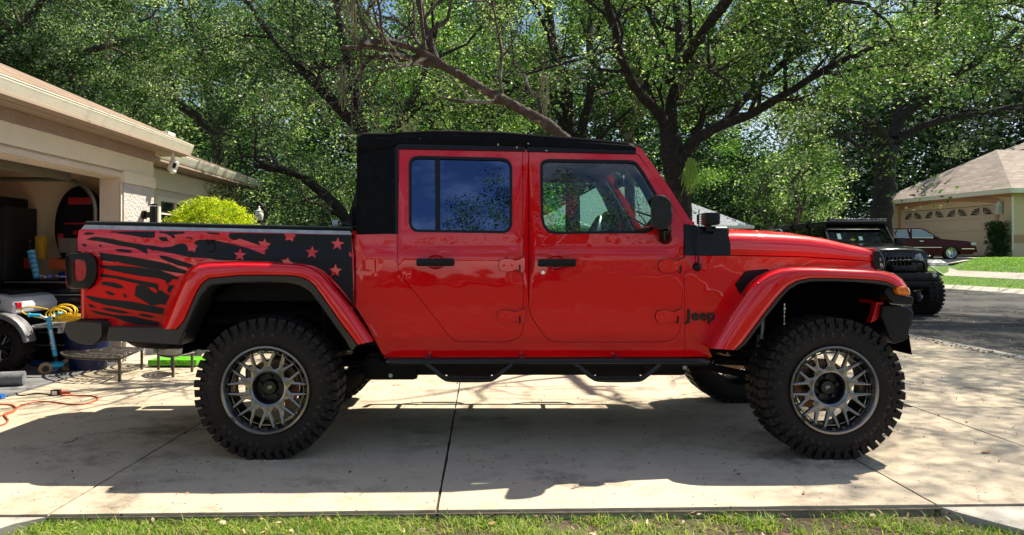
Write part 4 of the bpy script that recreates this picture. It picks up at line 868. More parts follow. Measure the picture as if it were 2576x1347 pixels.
for side in (-1, 1):
    # cab side with the two door openings
    cab = [(896,591),(1001,588),(1001,377),(1005,370),(1321,376),(1599,385),(1606,388),(1719,556),(1720,602),(1718,700),(1712,830),(1760,842),(1800,846),(1778,880),(1790,897),(1771,898),(971,899),(960,888),(948,864),(925,822),(897,776)]
    body = thing  # name kept short below
    cabp = panel('cab_side', [(896,591),(1000,588),(1000,372),(1321,376),(1601,386),(1721,560),(1722,640),(1722,740),(1722,898),(971,899),(960,888),(948,864),(925,822),(897,776)], 'red', [gap(RD, 1.3), gap(FD, 1.3)], side, 0.0, .03, (.10, .022))
    panel('sill_seam', [(971,899),(1722,898),(1722,902),(971,903)], 'under', (), side, -.004, .02, None)
    # sills: lower body crease strip
    mb = MB(); 
    for (a, b, yy) in ((1010, 1770, 876),):
        p = SP([(a, yy), (b, yy)]); f = side_fn(side, .001)
    # front fender side
    panel('front_fender', [(1723,643),(1838,644),(2024,648),(2191,659),(2194,668),(2199,676),(2200,684),(2112,677),(1990,674),(1955,678),(1926,690),(1902,706),(1885,719),(1869,739),(1832,794),(1797,849),(1783,880),(1792,898),(1723,898)], 'red', [[(1848,716),(1863,743),(1884,714),(1904,695),(1935,681),(1930,677),(1880,681),(1873,684)]], side, 0.0, .03, .1)
    panel('fender_vent', [(1846,716),(1863,746),(1886,716),(1906,697),(1938,682),(1932,675),(1880,679),(1871,683)], 'blk', (), side, -.012, .02, None)
    vb = MB(); f = side_fn(side, .004)
    for (a, b) in (((1853,716),(1864,735)), ((1853,716),(1878,684))):
        p, q = S(*a), S(*b); vb.tube([f(p.x, p.y, 0), f(q.x, q.y, 0)], .004, 6)
    obj('vent_rib', vb, 'blk', truck)
    # doors
    for nm, DO, WO in (('rear_door', RD, RW), ('front_door', FD, FW)):
        hx, hy = (1096, 660) if nm == 'rear_door' else (1399.5, 661.5)
        p = S(hx, hy); cup = [(p.x + .062 * math.cos(2 * math.pi * i / 28), p.y + .046 * math.sin(2 * math.pi * i / 28)) for i in range(28)]
        mb = MB(); sheet(mb, SP(DO), [SP(WO), cup], side_fn(side, .003), .035, (.08, .022))
        f = side_fn(side, .003); mb.loft([[f(p.x + (a - p.x) * s_, p.y + (b - p.y) * s_, d_) for a, b in cup] for s_, d_ in ((1.0, 0), (.97, .004), (.85, .014), (.6, .021), (.25, .023), (.01, .023))], closed_u=True)
        door = obj(nm, mb, 'red', truck, smooth=35)
        mb = MB(); sheet(mb, SP(gap(WO, .5)), [SP(inset(WO, 6))], side_fn(side, .006), .03, None)
        if nm == 'rear_door':
            sheet(mb, SP([(1094,397),(1107,397),(1107,583),(1095,583)]), (), side_fn(side, .004), .02, None)
        fr = obj('window_seal', mb, 'blk', door)
        mb = MB(); sheet(mb, SP(inset(WO, 4)), (), side_fn(side, -.008), .004, .3)
        obj('window_glass', mb, 'glassr' if nm == 'rear_door' else 'glassf', door, smooth=60)
        # handle and its scoop
        hx, hy = (1096, 660) if nm == 'rear_door' else (1399.5, 661.5)
        f = side_fn(side, 0.004); p = S(hx, hy)
        hb = MB(); s_ = side
        yy = f(p.x, p.y, -.038).y
        hb.box((p.x, yy, p.y), (.240, .024, .050), bev=.011); hb.box((p.x - .085, (yy + f(p.x, p.y, 0).y) / 2, p.y), (.05, .045, .036), bev=.006); hb.box((p.x + .085, (yy + f(p.x, p.y, 0).y) / 2, p.y), (.05, .045, .036), bev=.006)
        hb.box((p.x + .01, yy - .012 if s_ < 0 else yy + .012, p.y - .003), (.15, .004, .016), bev=.002)
        obj('handle', hb, 'blk', door)
        if nm == 'front_door' and side < 0:
            lb = MB(); q = S(1366, 686); c = f(q.x, q.y, -.004); lb.lathe([(.0, -.004), (.011, -.004), (.0135, 0), (.0135, .006)], 18, c, 'y'); lb.box((c.x, c.y - .0045, c.z), (.003, .002, .012)); obj('lock', lb, 'chrome', door)
        # hinges
        for (x0, x1, y0, y1) in (((1254,1316,649,687), (1251,1316,778,815)) if nm == 'rear_door' else ((1655,1718,650,689), (1648,1711,778,815))):
            h = MB(); yc = (y0 + y1) / 2
            h1 = [(x0 + 6, y0 + 3), (x0 + 30, y0 + 2), (x0 + 44, y0 + 8), (x1, y0 - 1), (x1 + 4, y0), (x1 + 4, y1 - 2), (x1 - 8, y1), (x1 - 14, y1 - 8), (x0 + 44, y1 - 9), (x0 + 30, y1 - 3), (x0 + 6, y1 - 4), (x0, yc + 6), (x0, yc - 6)]
            sheet(h, SP(chaikin([(a, b, 0) for a, b in h1], 1)), (), side_fn(side, .030), .030, None)
            for bx in (x0 + 13, x0 + 33):
                q = S(bx, yc); c = side_fn(side, .028)(q.x, q.y, 0); h.sphere(c, .009, 10, 6, (1, .6, 1))
            q = S(x1 - 3, y1 - 10); c = side_fn(side, .014)(q.x, q.y, 0); h.tube([c + Vector((0, 0, -.03)), c + Vector((0, 0, .035))], .009, 8)
            hi = obj('hinge', h, 'red', door, smooth=40, bev=.006)
            hg = MB(); sheet(hg, SP(chaikin([(a, b, 0) for a, b in inset(h1, -.7)], 1)), (), side_fn(side, .0062), .006, (.05, .022)); obj('hinge_gap_shade', hg, 'blk', hi)  # thin black rim paints in the shaded gap under the hinge
            hg = MB(); q = S(x1 - 9, y1 - 12); c = side_fn(side, .032)(q.x, q.y, 0); hg.box(c, (.010, .006, .045)); obj('hinge_slot', hg, 'blk', hi)
    # top rails above the doors
    rb = MB()
    for P in ([(1002,363),(1321,370),(1321,381),(1002,375)], [(1325,370),(1599,380),(1599,388),(1325,382)]):
        sheet(rb, SP(P), (), side_fn(side, .012), .03, None)
    sheet(rb, SP([(993,372),(1002,364),(1002,589),(995,590)]), (), side_fn(side, .008), .03, None)
    obj('top_rail', rb, 'blk', truck)
    # windscreen pillar
    pb = MB(); f = side_fn(side, .006)
    sheet(pb, SP([(1599,368),(1606,370),(1615,377),(1680,468),(1741,563),(1722,565),(1690,514),(1640,437),(1606,389),(1599,387)]), (), f, .10, .1, back=True)
    obj('windscreen_pillar', pb, 'red', truck)
    # cowl panel, black
    panel('cowl_panel', [(1720,566),(1750,567),(1757,578),(1762,590),(1790,590),(1795,583),(1823,580),(1831,592),(1836,615),(1836,642),(1722,642)], 'blk', (), side, .012, .05, .1)
    # steps under the sill
    f = side_fn(side, 0)
    ysb = 4.50 if side < 0 else 2 * YC - 4.50
    px3 = lambda x, y, Y=4.50: Vector(((x - CX) / FL * Y, ysb, CZ - (y - HY) / FL * Y))
    a, b = px3(966, 911), px3(1792, 911); ins = Vector((0, .10 if side < 0 else -.10, -.005))
    sb = MB(); sb.tube(chaikin([a + Vector((-.02, 0, 0)) + ins * 1.2, a + Vector((.01, 0, 0)) , a + Vector((.2, 0, 0)), b + Vector((-.2, 0, 0)), b + Vector((-.01, 0, 0)), b + Vector((.02, 0, 0)) + ins * 1.2], 2, False), .0225, 14)
    for x in (-.35, .25, .85): sb.tube([Vector((x, ysb, a.z)), Vector((x, ysb - side * -1 * -.0 + (.22 if side < 0 else -.22), a.z + .02))], .018, 8)
    step = obj('step_bar', sb, 'blkgloss', truck, smooth=60)
    for (x0, x1) in ((1071, 1288), (1443, 1659)):
        hb = MB(); o = Vector((0, -.045 if side < 0 else .045, 0))
        path = [px3(x0, 915), px3(x0 + 10, 920) + o * .3, px3(x0 + 46, 948) + o, px3(x0 + 62, 953) + o, px3(x1 - 60, 953) + o, px3(x1 - 46, 949) + o, px3(x1 - 10, 922) + o * .3, px3(x1, 916)]
        hb.tube(chaikin(path, 2, False), .0165, 12); hp = obj('step_hoop', hb, 'blkgloss', step, smooth=60)
        tb = MB(); c0, c1 = px3(x0 + 54, 948) + o, px3(x1 - 52, 948) + o
        tb.box(((c0.x + c1.x) / 2, c0.y - o.y * .2, c0.z + .003), (c1.x - c0.x, .05, .022), bev=.006)
        n = 13
        for i in range(n):
            for j, (dy, dz) in enumerate(((-.026, -.004), (-.012, .016), (.010, .016))):
                q = Vector((c0.x + (c1.x - c0.x) * (i + .5) / n, c0.y - o.y * .2 + (dy if side < 0 else -dy), c0.z + dz)); tb.sphere(q, .0065, 6, 4)
        obj('tread_plate', tb, 'blk', hp, smooth=40)

    # flares
    def flare(nm, O, I, T, yo, yi, close):
        dO = []; mb = MB(); secs = []
        for i in range(len(O)):
            po, pi = Vector(O[i]), Vector(I[i]); row = []
            x0z = S(po.x, po.y)
            ys0 = YB + body_in(x0z.x, x0z.y) + .01
            for t, Y in ((0, ys0), (.05, ys0 - .04), (.14, yo + .025), (.28, yo + .006), (.5, yo - .002), (.80, yo - .006), (.94, yo - .002), (1.0, yo + .012)):
                p = po.lerp(pi, t); w = W(p.x, p.y, Y); row.append(w if side < 0 else Vector((w.x, 2 * YC - w.y, w.z)))
            secs.append(row)
        mb.loft(secs)
        if close:
            for row in (secs[0], secs[-1]): mb.add(row + [Vector((r.x, r.y + (.1 if side < 0 else -.1), r.z)) for r in row], [(i, i + 1, i + 1 + len(row), i + len(row)) for i in range(len(row) - 1)])
        fo = obj(nm, mb, 'red', truck, smooth=55)
        mb = MB(); secs = []
        for i in range(len(O)):
            pi, pt = Vector(I[i]), Vector(T[i]); row = []
            for t, Y in ((-.12, yo + .02), (0, yo + .004), (.1, yo - .003), (.8, yo - .002), (1.0, yo + .006), (1.02, yo + .05), (1.02, yo + .24)):
                p = pi.lerp(pt, t); w = W(p.x, p.y, yo) ; w.y = Y
                row.append(w if side < 0 else Vector((w.x, 2 * YC - w.y, w.z)))
            secs.append(row)
        mb.loft(secs); obj('flare_edge', mb, 'flarebk', fo, smooth=40)
        return fo
    flare('rear_flare', FLO, FLI, FLT, 4.485, 0, True)
    flare('front_flare', GLO, GLI, GLT, 4.475, 0, True)
    # amber marker at the front end of the flare
    lm = MB(); yo = 4.50
    q = lambda x, y, Y=4.48: (lambda w: w if side < 0 else Vector((w.x, 2 * YC - w.y, w.z)))(W(x, y, Y))
    P = chaikin([(2253,722,0),(2268,720,0),(2284,722,0),(2290,732,0),(2290,744,0),(2262,743,0),(2253,735,0)], 1)
    c0 = [q(p.x, p.y, 4.475) for p in P]; c1 = [q(2272 + (p.x - 2272) * .85, 733 + (p.y - 733) * .8, 4.463) for p in P]
    back = [Vector((p.x, p.y + (.25 if side < 0 else -.25), p.z)) for p in c0]
    lm.loft([back, c0, c1], closed_u=True); lm.add(c1, [tuple(range(len(c1)))])
    obj('side_marker', lm, 'lensa', truck, smooth=50)
    # flare underside end block, bumper end
    def block(pts, y0, y1, name, material, parent=None, bev=.008):
        mb = MB(); P = [W(a, b, y0) for a, b in pts]
        if side > 0: P = [Vector((p.x, 2 * YC - p.y, p.z)) for p in P]
        mb.prism(P, (0, (y1 - y0) if side < 0 else -(y1 - y0), 0)); return obj(name, mb, material, parent or truck, smooth=30, bev=bev)
    block([(2232,722),(2250,724),(2262,744),(2290,745),(2299,748),(2297,768),(2278,768),(2250,762),(2236,750),(2226,738)], 4.50, 5.0, 'bumper_end', 'blk')
    block([(2205,760),(2224,760),(2219,788),(2205,806),(2190,813),(2199,790)], 4.66, 4.72, 'body_bracket', 'red', bev=.003)
    block([(2222,768),(2268,769),(2283,772),(2299,785),(2298,792),(2284,852),(2273,860),(2250,866),(2236,850),(2218,800)], 4.62, 5.0, 'lower_bumper_end', 'blk')
    # rear rocker cladding, bumper end
    block([(272,823),(400,825),(446,828),(466,806),(466,845),(453,869),(392,865),(270,858),(268,850)], 4.49, 4.60, 'lower_trim', 'flarebk', bev=.006)
    # bed side
    bed = [(199,579),(205,577),(540,582),(878,590),(884,592),(889,640),(890,769),(881,760),(855,730),(828,705),(812,691),(798,682),(782,674),(747,666),(680,662),(600,660),(522,662),(499,666),(472,682),(455,708),(428,770),(405,828),(258,822),(240,815),(222,801),(215,760),(213,735),(226,729),(240,716),(247,697),(247,655),(240,644),(227,636),(196,632),(195,600)]
    bp = panel('bed_side', bed, 'red', (), side, .0, .03, (.10, .022))
    # ragged flag graphic in vinyl
    Cd = lambda L_: [(180.3 + .2104 * x, 553.8 + .2104 * y) for x, y in L_]       # first close-up of the photograph
    Ce = lambda L_: [(515.2 + .1817 * x, 553.8 + .1817 * y) for x, y in L_]       # second close-up
    shapes = [
        Cd([(150,160),(185,148),(262,152),(268,162),(245,174),(155,178)]),
        Cd([(175,237),(235,210),(290,202),(460,222),(640,262),(880,300),(1000,312),(1080,330),(1190,322),(1260,292),(1320,280),(1360,288),(1388,330),(1392,380),(1420,368),(1478,386),(1485,340),(1512,312),(1465,285),(1480,255),(1520,238),(1714,236),(1714,470),(1600,455),(1400,445),(1250,408),(1080,375),(1040,368),(1000,362),(960,362),(920,342),(900,350),(908,410),(820,365),(740,332),(560,305),(380,265),(260,245)]),
        Cd([(460,152),(480,136),(1000,138),(990,170),(996,205),(960,216),(860,212),(700,182),(560,162),(520,148)]),
        Cd([(1040,205),(1130,205),(1158,252),(1090,256),(1060,240)]),
        Cd([(1036,150),(1060,140),(1340,140),(1356,160),(1250,172),(1214,178),(1240,210),(1215,222),(1190,195),(1130,165)]),
        Cd([(1368,196),(1392,200),(1452,222),(1440,234),(1390,216)]),
        Cd([(1610,150),(1714,152),(1714,172),(1640,166)]),
        Cd([(122,290),(150,282),(182,300),(175,318),(140,316)]),
        Cd([(328,300),(345,292),(360,310),(352,326),(336,318)]),
        Cd([(515,350),(600,348),(722,362),(705,392),(560,378)]),
        Cd([(330,388),(480,408),(760,448),(1040,500),(1180,532),(1260,570),(1376,608),(1345,645),(1150,615),(900,575),(700,535),(580,512),(545,495),(520,505),(345,482)]),
        Cd([(1045,424),(1120,430),(1340,500),(1462,540),(1410,572),(1280,545),(1130,490),(1070,462)]),
        Cd([(330,520),(350,520),(358,545),(560,545),(860,572),(1060,602),(1190,650),(1276,690),(1272,712),(1215,706),(1160,760),(1130,762),(1130,730),(1060,702),(800,668),(500,610),(350,568)]),
        Cd([(342,642),(520,665),(760,715),(1020,760),(1045,790),(1035,840),(1100,845),(1090,860),(1175,905),(1120,1020),(1070,1008),(960,1026),(900,992),(752,905),(770,790),(830,770),(900,795),(960,850),(1022,880),(1022,845),(985,810),(900,800),(820,772),(520,700),(345,682)]),
        Cd([(1130,770),(1228,788),(1170,880),(1138,840),(1165,790)]),
        Cd([(358,748),(380,738),(500,745),(590,775),(630,818),(560,820),(360,772)]),
        Cd([(392,850),(440,852),(520,885),(500,908),(440,890)]),
        Cd([(612,885),(635,880),(668,915),(655,934),(625,918)]),
        Cd([(162,915),(190,905),(420,945),(740,980),(1114,1056),(1092,1132),(760,1080),(420,1020),(240,968)]),
        Cd([(200,1010),(230,1005),(300,1052),(220,1045)]),
        Cd([(345,1055),(440,1052),(600,1080),(716,1118),(600,1120),(420,1085)]),
        Cd([(218,1078),(300,1090),(480,1130),(740,1150),(900,1190),(1050,1222),(1040,1265),(760,1250),(640,1215),(500,1160),(300,1120)]),
        Cd([(800,1122),(880,1124),(996,1155),(960,1170),(820,1145)]),
        Ce([(0,270),(110,275),(220,300),(360,330),(600,390),(830,480),(840,402),(872,408),(872,372),(916,326),(855,312),(832,252),(808,298),(742,298),(770,355),(480,255),(455,272),(400,280),(345,255),(328,210),(350,182),(540,182),(560,190),(575,182),(1090,190),(1122,228),(1115,284),(1175,272),(1225,304),(1228,250),(1270,212),(1225,196),(2032,208),(2040,560),(2062,1185),(1960,1040),(1840,890),(1740,790),(1640,700),(1520,640),(1400,612),(1230,594),(1180,572),(1148,512),(1118,550),(1060,550),(1090,590),(850,575),(540,566),(190,556),(0,520)]),
        Ce([(20,172),(200,178),(192,204),(110,196)]),
    ]
    db = MB(); f = side_fn(side, .0028)
    for s_ in shapes:
        P = []
        for a in SP(s_):
            if not P or (a - P[-1]).length > .002: P.append(a)
        V, T = tri2d(P, (), (.05, .022)); db.add([f(v[0], v[1], 0) for v in V], T)
    if side < 0:
        dc = obj('flag_graphic', db, 'decal', bp, smooth=30)
        f2 = side_fn(side, .0048)
        for (sx, sy, rr) in ((1840,335,95), (1488,450,95), (1808,705,98), (490,485,92)):
            a = 515.2 + .1817 * sx; b = 553.8 + .1817 * sy; r_ = .1817 * rr; pts = []
            for i in range(10):
                th = -math.pi / 2 + i * math.pi / 5 + .06; q_ = r_ * (1 if i % 2 == 0 else .43); pts.append((a + q_ * math.cos(th), b + q_ * math.sin(th)))
            P = SP(pts); V, T = tri2d(P, (), (.03, .022)); stb = MB(); stb.add([f2(v[0], v[1], 0) for v in V], T); obj('star', stb, 'red', dc)
    # tail lamp
    tl = MB(); 
    yq = lambda x, y, Y: (lambda w: w if side < 0 else Vector((w.x, 2 * YC - w.y, w.z)))(W(x, y, Y))
    P = chaikin([(163,650,0),(164,640,0),(176,636,0),(222,636,0),(238,645,0),(245,665,0),(245,690,0),(238,712,0),(222,727,0),(180,728,0),(170,722,0),(166,700,0)], 1)
    cx_, cy_ = 206, 682
    r0 = [yq(p.x, p.y, 4.66) for p in P]; r1 = [yq(p.x, p.y, 4.60) for p in P]; r2 = [yq(cx_ + (p.x - cx_) * .93, cy_ + (p.y - cy_) * .94, 4.585) for p in P]
    r3 = [yq(202 + (p.x - cx_) * .42, 681 + (p.y - cy_) * .62, 4.578) for p in P]; r4 = [yq(202 + (p.x - cx_) * .38, 681 + (p.y - cy_) * .58, 4.592) for p in P]
    tl.loft([r0, r1, r2, r3, r4], closed_u=True); tail = obj('tail_lamp', tl, 'blk', truck, smooth=35)
    ll = MB(); r5 = [yq(202 + (p.x - cx_) * .385, 681 + (p.y - cy_) * .585, 4.588) for p in P]; ll.add(r5, [tuple(range(len(r5)))]); 
    ll.prism([yq(163,652,4.62), yq(166,716,4.62), yq(170,726,4.62), yq(166,645,4.62)], (0, .1 if side < 0 else -.1, 0))
    obj('lens', ll, 'lensr', tail)
    # headlamp housing seen from the side
    hl = MB(); P = chaikin([(2196,636,0),(2203,630,0),(2212,631,0),(2219,640,0),(2225,655,0),(2226,672,0),(2220,678,0),(2200,677,0),(2194,668,0)], 1)
    h0 = [yq(p.x, p.y, 4.80) for p in P]; h1 = [yq(2209 + (p.x - 2209) * .92, 655 + (p.y - 655) * .94, 4.745) for p in P]
    hl.loft([h0, h1], closed_u=True); hl.add(h1, [tuple(range(len(h1)))]); hd = obj('headlamp_housing', hl, 'blk', truck, smooth=40)
    ll = MB(); ll.add([yq(2214,662,4.742), yq(2220,664,4.742), yq(2223,673,4.742), yq(2214,672,4.742)], [(0,1,2,3)]); ll.add([yq(2213,650,4.742), yq(2217,650,4.742), yq(2218,657,4.742), yq(2213,656,4.742)], [(0,1,2,3)]); obj('headlamp_lens', ll, 'lensc', hd)

    # mirror
    mm = MB(); P = chaikin([(1636,503,0),(1643,492,0),(1660,489,0),(1677,494,0),(1689,508,0),(1693,530,0),(1692,558,0),(1684,574,0),(1668,582,0),(1645,577,0),(1637,566,0)], 1)
    m0 = [yq(p.x, p.y, 4.50) for p in P]; c = (1665, 535)
    m1 = [yq(c[0] + (p.x - c[0]) * .9, c[1] + (p.y - c[1]) * .93, 4.47) for p in P]; mB = [yq(p.x, p.y, 4.66) for p in P]
    mm.loft([mB, m0, m1], closed_u=True); mm.add(m1, [tuple(range(len(m1)))]); mm.add(mB, [tuple(range(len(mB)))]); mir = obj('mirror', mm, 'blkgloss', truck, smooth=45)
    ar = MB(); ar.tube([yq(1672, 575, 4.58), yq(1672, 592, 4.60), yq(1672, 598, 4.66)], [.045, .04, .05], 12); obj('mirror_arm', ar, 'blkgloss', mir)

# badge and antenna, near side only
vs, fs = text_geo('Jeep', .100, .004, .0025, 1.06)
mb = MB(); q = S(1763, 794); f = side_fn(-1, .005)
mb.add([f(q.x + v.x * 1.02, q.y + v.y, -v.z) for v in vs], fs); obj('badge', mb, 'badge', truck, smooth=0)
q = S(1753, 672); c = side_fn(-1, .01)(q.x, q.y, 0)
mb = MB(); mb.lathe([(0, -.022), (.014, -.02), (.024, -.008), (.028, 0), (.028, .02)], 20, c, 'y'); 
t = W(1756, 527, 4.62); mb.tube([c + Vector((0, -.02, 0)), c + Vector((0.001, -.02, .10)), Vector((t.x, 4.60, t.z))], [.0065, .005, .0035], 8); 
w2 = W(1755, 560, 4.6); mb.tube([Vector((w2.x, 4.60, w2.z - .01)), Vector((w2.x, 4.60, w2.z + .05))], .006, 8)
obj('antenna', mb, 'blk', truck, smooth=50)

# ------------------------------------------------------------------ soft top
def ztop(px): 
    T = [(899,341),(905,337),(911,334),(990,335),(1045,331),(1086,329),(1180,330),(1261,332),(1340,339),(1429,346),(1515,354),(1575,360),(1590,362),(1597,366),(1600,371)]
    B = [(899,590),(960,377),(988,371),(1002,364),(1321,371),(1600,381)]
    y = np.interp(px, [a for a, b in T], [b for a, b in T]); return y
def zbot(px):
    return np.interp(px, [899, 908, 935, 960, 980, 992, 1002, 1321, 1600], [379, 380, 380, 378, 373, 367, 363, 370, 380])
mb = MB(); secs = []
for px in [899, 902, 907, 915, 940, 960, 980, 992, 1002, 1045, 1086, 1130, 1180, 1220, 1261, 1300, 1340, 1429, 1515, 1560, 1585, 1594, 1599]:
    yt = float(ztop(px)); yb = float(zbot(px)); b = S(px, yb); Yb = YB + body_in(b.x, b.y) - .006
    zt = CZ - (yt - HY) / FL * (Yb + .10); h = zt - b.y; x = b.x
    row = [(0, 0), (-.006, .05), (-.004, .45), (.018, .80), (.05, .94), (.10, 1.0), (.30, 1.03), (YC - Yb, 1.10)]
    near = [Vector((x, Yb + i, b.y + h * t)) for i, t in row]
    far = [Vector((p.x, 2 * YC - p.y, p.z)) for p in reversed(near[:-1])]
    wr = .004 * math.sin(px * .11) + .003 * math.sin(px * .043 + 1)
    for k_, p in enumerate(near): p.y += wr * (1 if 1 < k_ < 5 else 0)
    secs.append(near + far)
mb.loft(secs); mb.add([Vector(p) for p in secs[-1]], [tuple(range(len(secs[-1])))])
top = obj('soft_top', mb, 'canvas', truck, smooth=50)
mb = MB()
for side in (-1, 1): sheet(mb, SP([(899,378),(960,376),(1000,368),(997,480),(995,589),(896,588)]), (), side_fn(side, .004), .04, .2)
a = secs[0][0]; b0 = S(896, 588)
mb.quad(Vector((a.x, a.y, a.z)), Vector((b0.x, YB + .03, b0.y)), Vector((b0.x, 2 * YC - YB - .03, b0.y)), Vector((a.x, 2 * YC - a.y, a.z)))
mb.add([Vector(p) for p in secs[0]], [tuple(range(len(secs[0])))])
obj('rear_quarter_canvas', mb, 'canvas', top, smooth=50)
M['petal'] = mat('dried petal', (.55, .45, .33), .8)
for side in (-1, 1):
    sm_ = MB(); sgn = lambda p: p if side < 0 else Vector((p.x, 2 * YC - p.y, p.z))
    sm_.tube([sgn(Vector(sc2[3]) + Vector((0, -.002, .004))) for sc2 in secs[2:-2]], .0035, 5)
    for px in (912, 1330): a, b = S(px, float(zbot(px)) - 2), S(px, float(ztop(px)) + 9); sm_.tube([sgn(Vector((a.x, YB + body_in(a.x, a.y) - .013, a.y))), sgn(Vector((b.x, YB + body_in(b.x, b.y) + .012, b.y)))], .003, 5)
    a, b = S(904, 380), S(901, 586); sm_.tube([sgn(Vector((a.x, YB + body_in(a.x, a.y) - .006, a.y))), sgn(Vector((b.x, YB + body_in(b.x, b.y) - .006, b.y)))], .003, 5)
    obj('seam', sm_, 'canvas', top, smooth=60)
# little catkins fallen on the canvas belong to the top
for (x, y) in ((1057,352),(1253,365),(1329,363),(1374,380),(1009,351),(1300,372)):
    mb = MB(); p = S(x, y); mb.box((p.x, YB + body_in(p.x, p.y) - .012, p.y), (.012, .004, .008), rot=Matrix.Rotation(.4 * x, 3, 'Y'))
    obj('dried_petal', mb, 'petal', top)

# ------------------------------------------------------------------ bonnet, grille, bulkheads, cab back
HT = [(1825,582),(1860,581),(1919,583),(1980,586),(2042,591),(2087,598),(2147,612),(2185,620),(2199,625),(2209,630),(2213,640)]
mb = MB(); secs = []
for px in [1835, 1860, 1890, 1919, 1950, 1980, 2010, 2042, 2087, 2120, 2147, 2170, 2185, 2194, 2198]:
    yb = float(np.interp(px, [1835, 2024, 2198], [642, 646, 658])); yt = float(np.interp(px, [a for a, b in HT], [b for a, b in HT]))
    b = S(px, yb); Yb = YB + body_in(b.x, b.y); zt = CZ - (yt - HY) / FL * (Yb + .22); h = zt - b.y
    row = [(.004, 0), (0.0, .04), (.004, .35), (.015, .62), (.04, .82), (.085, .93), (.15, .975), (.24, .99), (.30, 1.0), (.34, 1.10), (.42, 1.12), (YC - Yb, 1.13)]
    near = [Vector((b.x, Yb + i, b.y + h * t)) for i, t in row]; far = [Vector((p.x, 2 * YC - p.y, p.z)) for p in reversed(near[:-1])]
    secs.append(near + far)
mb.loft(secs); mb.add([p for p in secs[-1]], [tuple(range(len(secs[-1])))]); mb.add([p for p in secs[0]], [tuple(range(len(secs[0])))])
bon = obj('bonnet', mb, 'red', truck, smooth=60)
# cowl between windscreen and bonnet
w0 = S(1722, 566); w1 = S(1835, 582)
mb = MB(); zc = w0.y - .03
mb.box(((w0.x + w1.x) / 2, YC, zc - .16), (w1.x - w0.x + .02, 1.50, .36)); obj('cowl', mb, 'blk', truck, bev=.02)
# grille
xg = secs[-1][0].x; zg0 = .82; 
mb = MB(); gw = 1.24
zt = max(p.z for p in secs[-1]) - .01
mb.box((xg + .03, YC, (zt + zg0) / 2), (.08, gw, zt - zg0), bev=.03); obj('grille', mb, 'red', truck)
mb = MB()
for i in range(7): mb.box((xg + .072, YC + (i - 3) * .095, 1.14), (.008, .05, .24), bev=.003)
obj('grille_slot', mb, 'blk', truck)
for s in (-1, 1):
    mb = MB(); mb.lathe([(0, .02), (.06, .018), (.09, 0), (.095, -.03)], 24, (xg + .075, YC + s * .46, 1.17), 'x'); obj('headlamp', mb, 'lensc', truck)
# front bumper
mb = MB(); bx = W(2285, 750, 4.7).x
mb.box((bx - .03, YC, .86), (.22, 1.30, .15), bev=.02); mb.box((bx - .06, YC, .74), (.16, 1.10, .12), bev=.02)
mb.tube([(bx + .02, YC - .35, .92), (bx + .02, YC - .3, 1.06), (bx + .02, YC + .3, 1.06), (bx + .02, YC + .35, .92)], .025, 10)
obj('front_bumper', mb, 'blk', truck)
# windscreen glass, header
a = S(1618, 388); b = S(1735, 560)
mb = MB(); ya, yb_ = YB + body_in(a.x, a.y) + .06, YB + body_in(b.x, b.y) + .06
mb.quad(Vector((a.x, ya, a.y)), Vector((b.x, yb_, b.y)), Vector((b.x, 2 * YC - yb_, b.y)), Vector((a.x, 2 * YC - ya, a.y))); obj('windscreen', mb, 'glassw', truck)
mb = MB(); a2 = S(1604, 376); y2 = YB + body_in(a2.x, a2.y) + .05; mb.box((a2.x + .01, YC, a2.y - .01), (.06, 2 * (YC - y2), .05), bev=.01); mb.box((b.x + .01, YC, b.y - .02), (.08, 2 * (YC - yb_), .06), bev=.01); obj('windscreen_frame', mb, 'red', truck)
mb = MB(); mb.tube([(b.x - .06, YC - .45, b.y + .02), (b.x - .16, YC + .1, b.y + .12)], .007, 6); mb.tube([(b.x - .06, YC + .25, b.y + .02), (b.x - .14, YC + .6, b.y + .12)], .007, 6); obj('wiper', mb, 'blk', truck)
# pod lamps on the cowl corners
for s in (-1, 1):
    lp = MB(); c = W(1789, 551, 4.66); yy = 4.68 if s < 0 else 2 * YC - 4.68
    lp.box((c.x, yy, c.z), (.094, .10, .080), bev=.01); lp.box((c.x - .015, yy, c.z - .055), (.035, .04, .05)); lp.box((c.x - .005, yy, c.z - .075), (.07, .07, .012))
    for k in range(5): lp.box((c.x - .052, yy, c.z - .03 + k * .015), (.02, .09, .004))
    pod = obj('pod_lamp', lp, 'blk', truck)
    lb = MB(); lb.box((c.x + .049, yy, c.z), (.004, .085, .066)); obj('pod_lens', lb, 'lensc', pod)
# inner dark shell, floor, cab back, bed
x0, x1 = W(899, 0, 4.7).x, 1.32
mb = MB(); mb.box(((x0 + x1) / 2, YC, .74), (x1 - x0, 1.50, .12)); 
mb.box((x0 + .02, YC, 1.09), (.03, 1.50, .66)); mb.box((x1 + .02, YC, 1.0), (.06, 1.44, .56)); obj('cab_floor', mb, 'under', truck)
mb = MB(); mb.box((x0 - .015, YC, 1.17), (.03, 1.50, .50)); obj('cab_back', mb, 'red', truck)
xb0, xb1 = W(205, 0, 4.7).x, W(885, 0, 4.7).x
mb = MB(); mb.box(((xb0 + xb1) / 2, YC, .98), (xb1 - xb0, 1.10, .06)); mb.box((xb1, YC, 1.2), (.03, 1.5, .4)); 
for s in (-1, 1): mb.box(((xb0 + xb1) / 2, YC + s * .60, 1.16), (xb1 - xb0, .05, .40))
obj('bed_floor', mb, 'under', truck)
mb = MB(); mb.box((xb0 + .03, YC, 1.09), (.06, 1.50, .62), bev=.02); tg = obj('tailgate', mb, 'red', truck)
mb = MB(); mb.box((xb0 - .005, YC, 1.3), (.02, .24, .06), bev=.008); obj('tailgate_handle', mb, 'blk', tg)
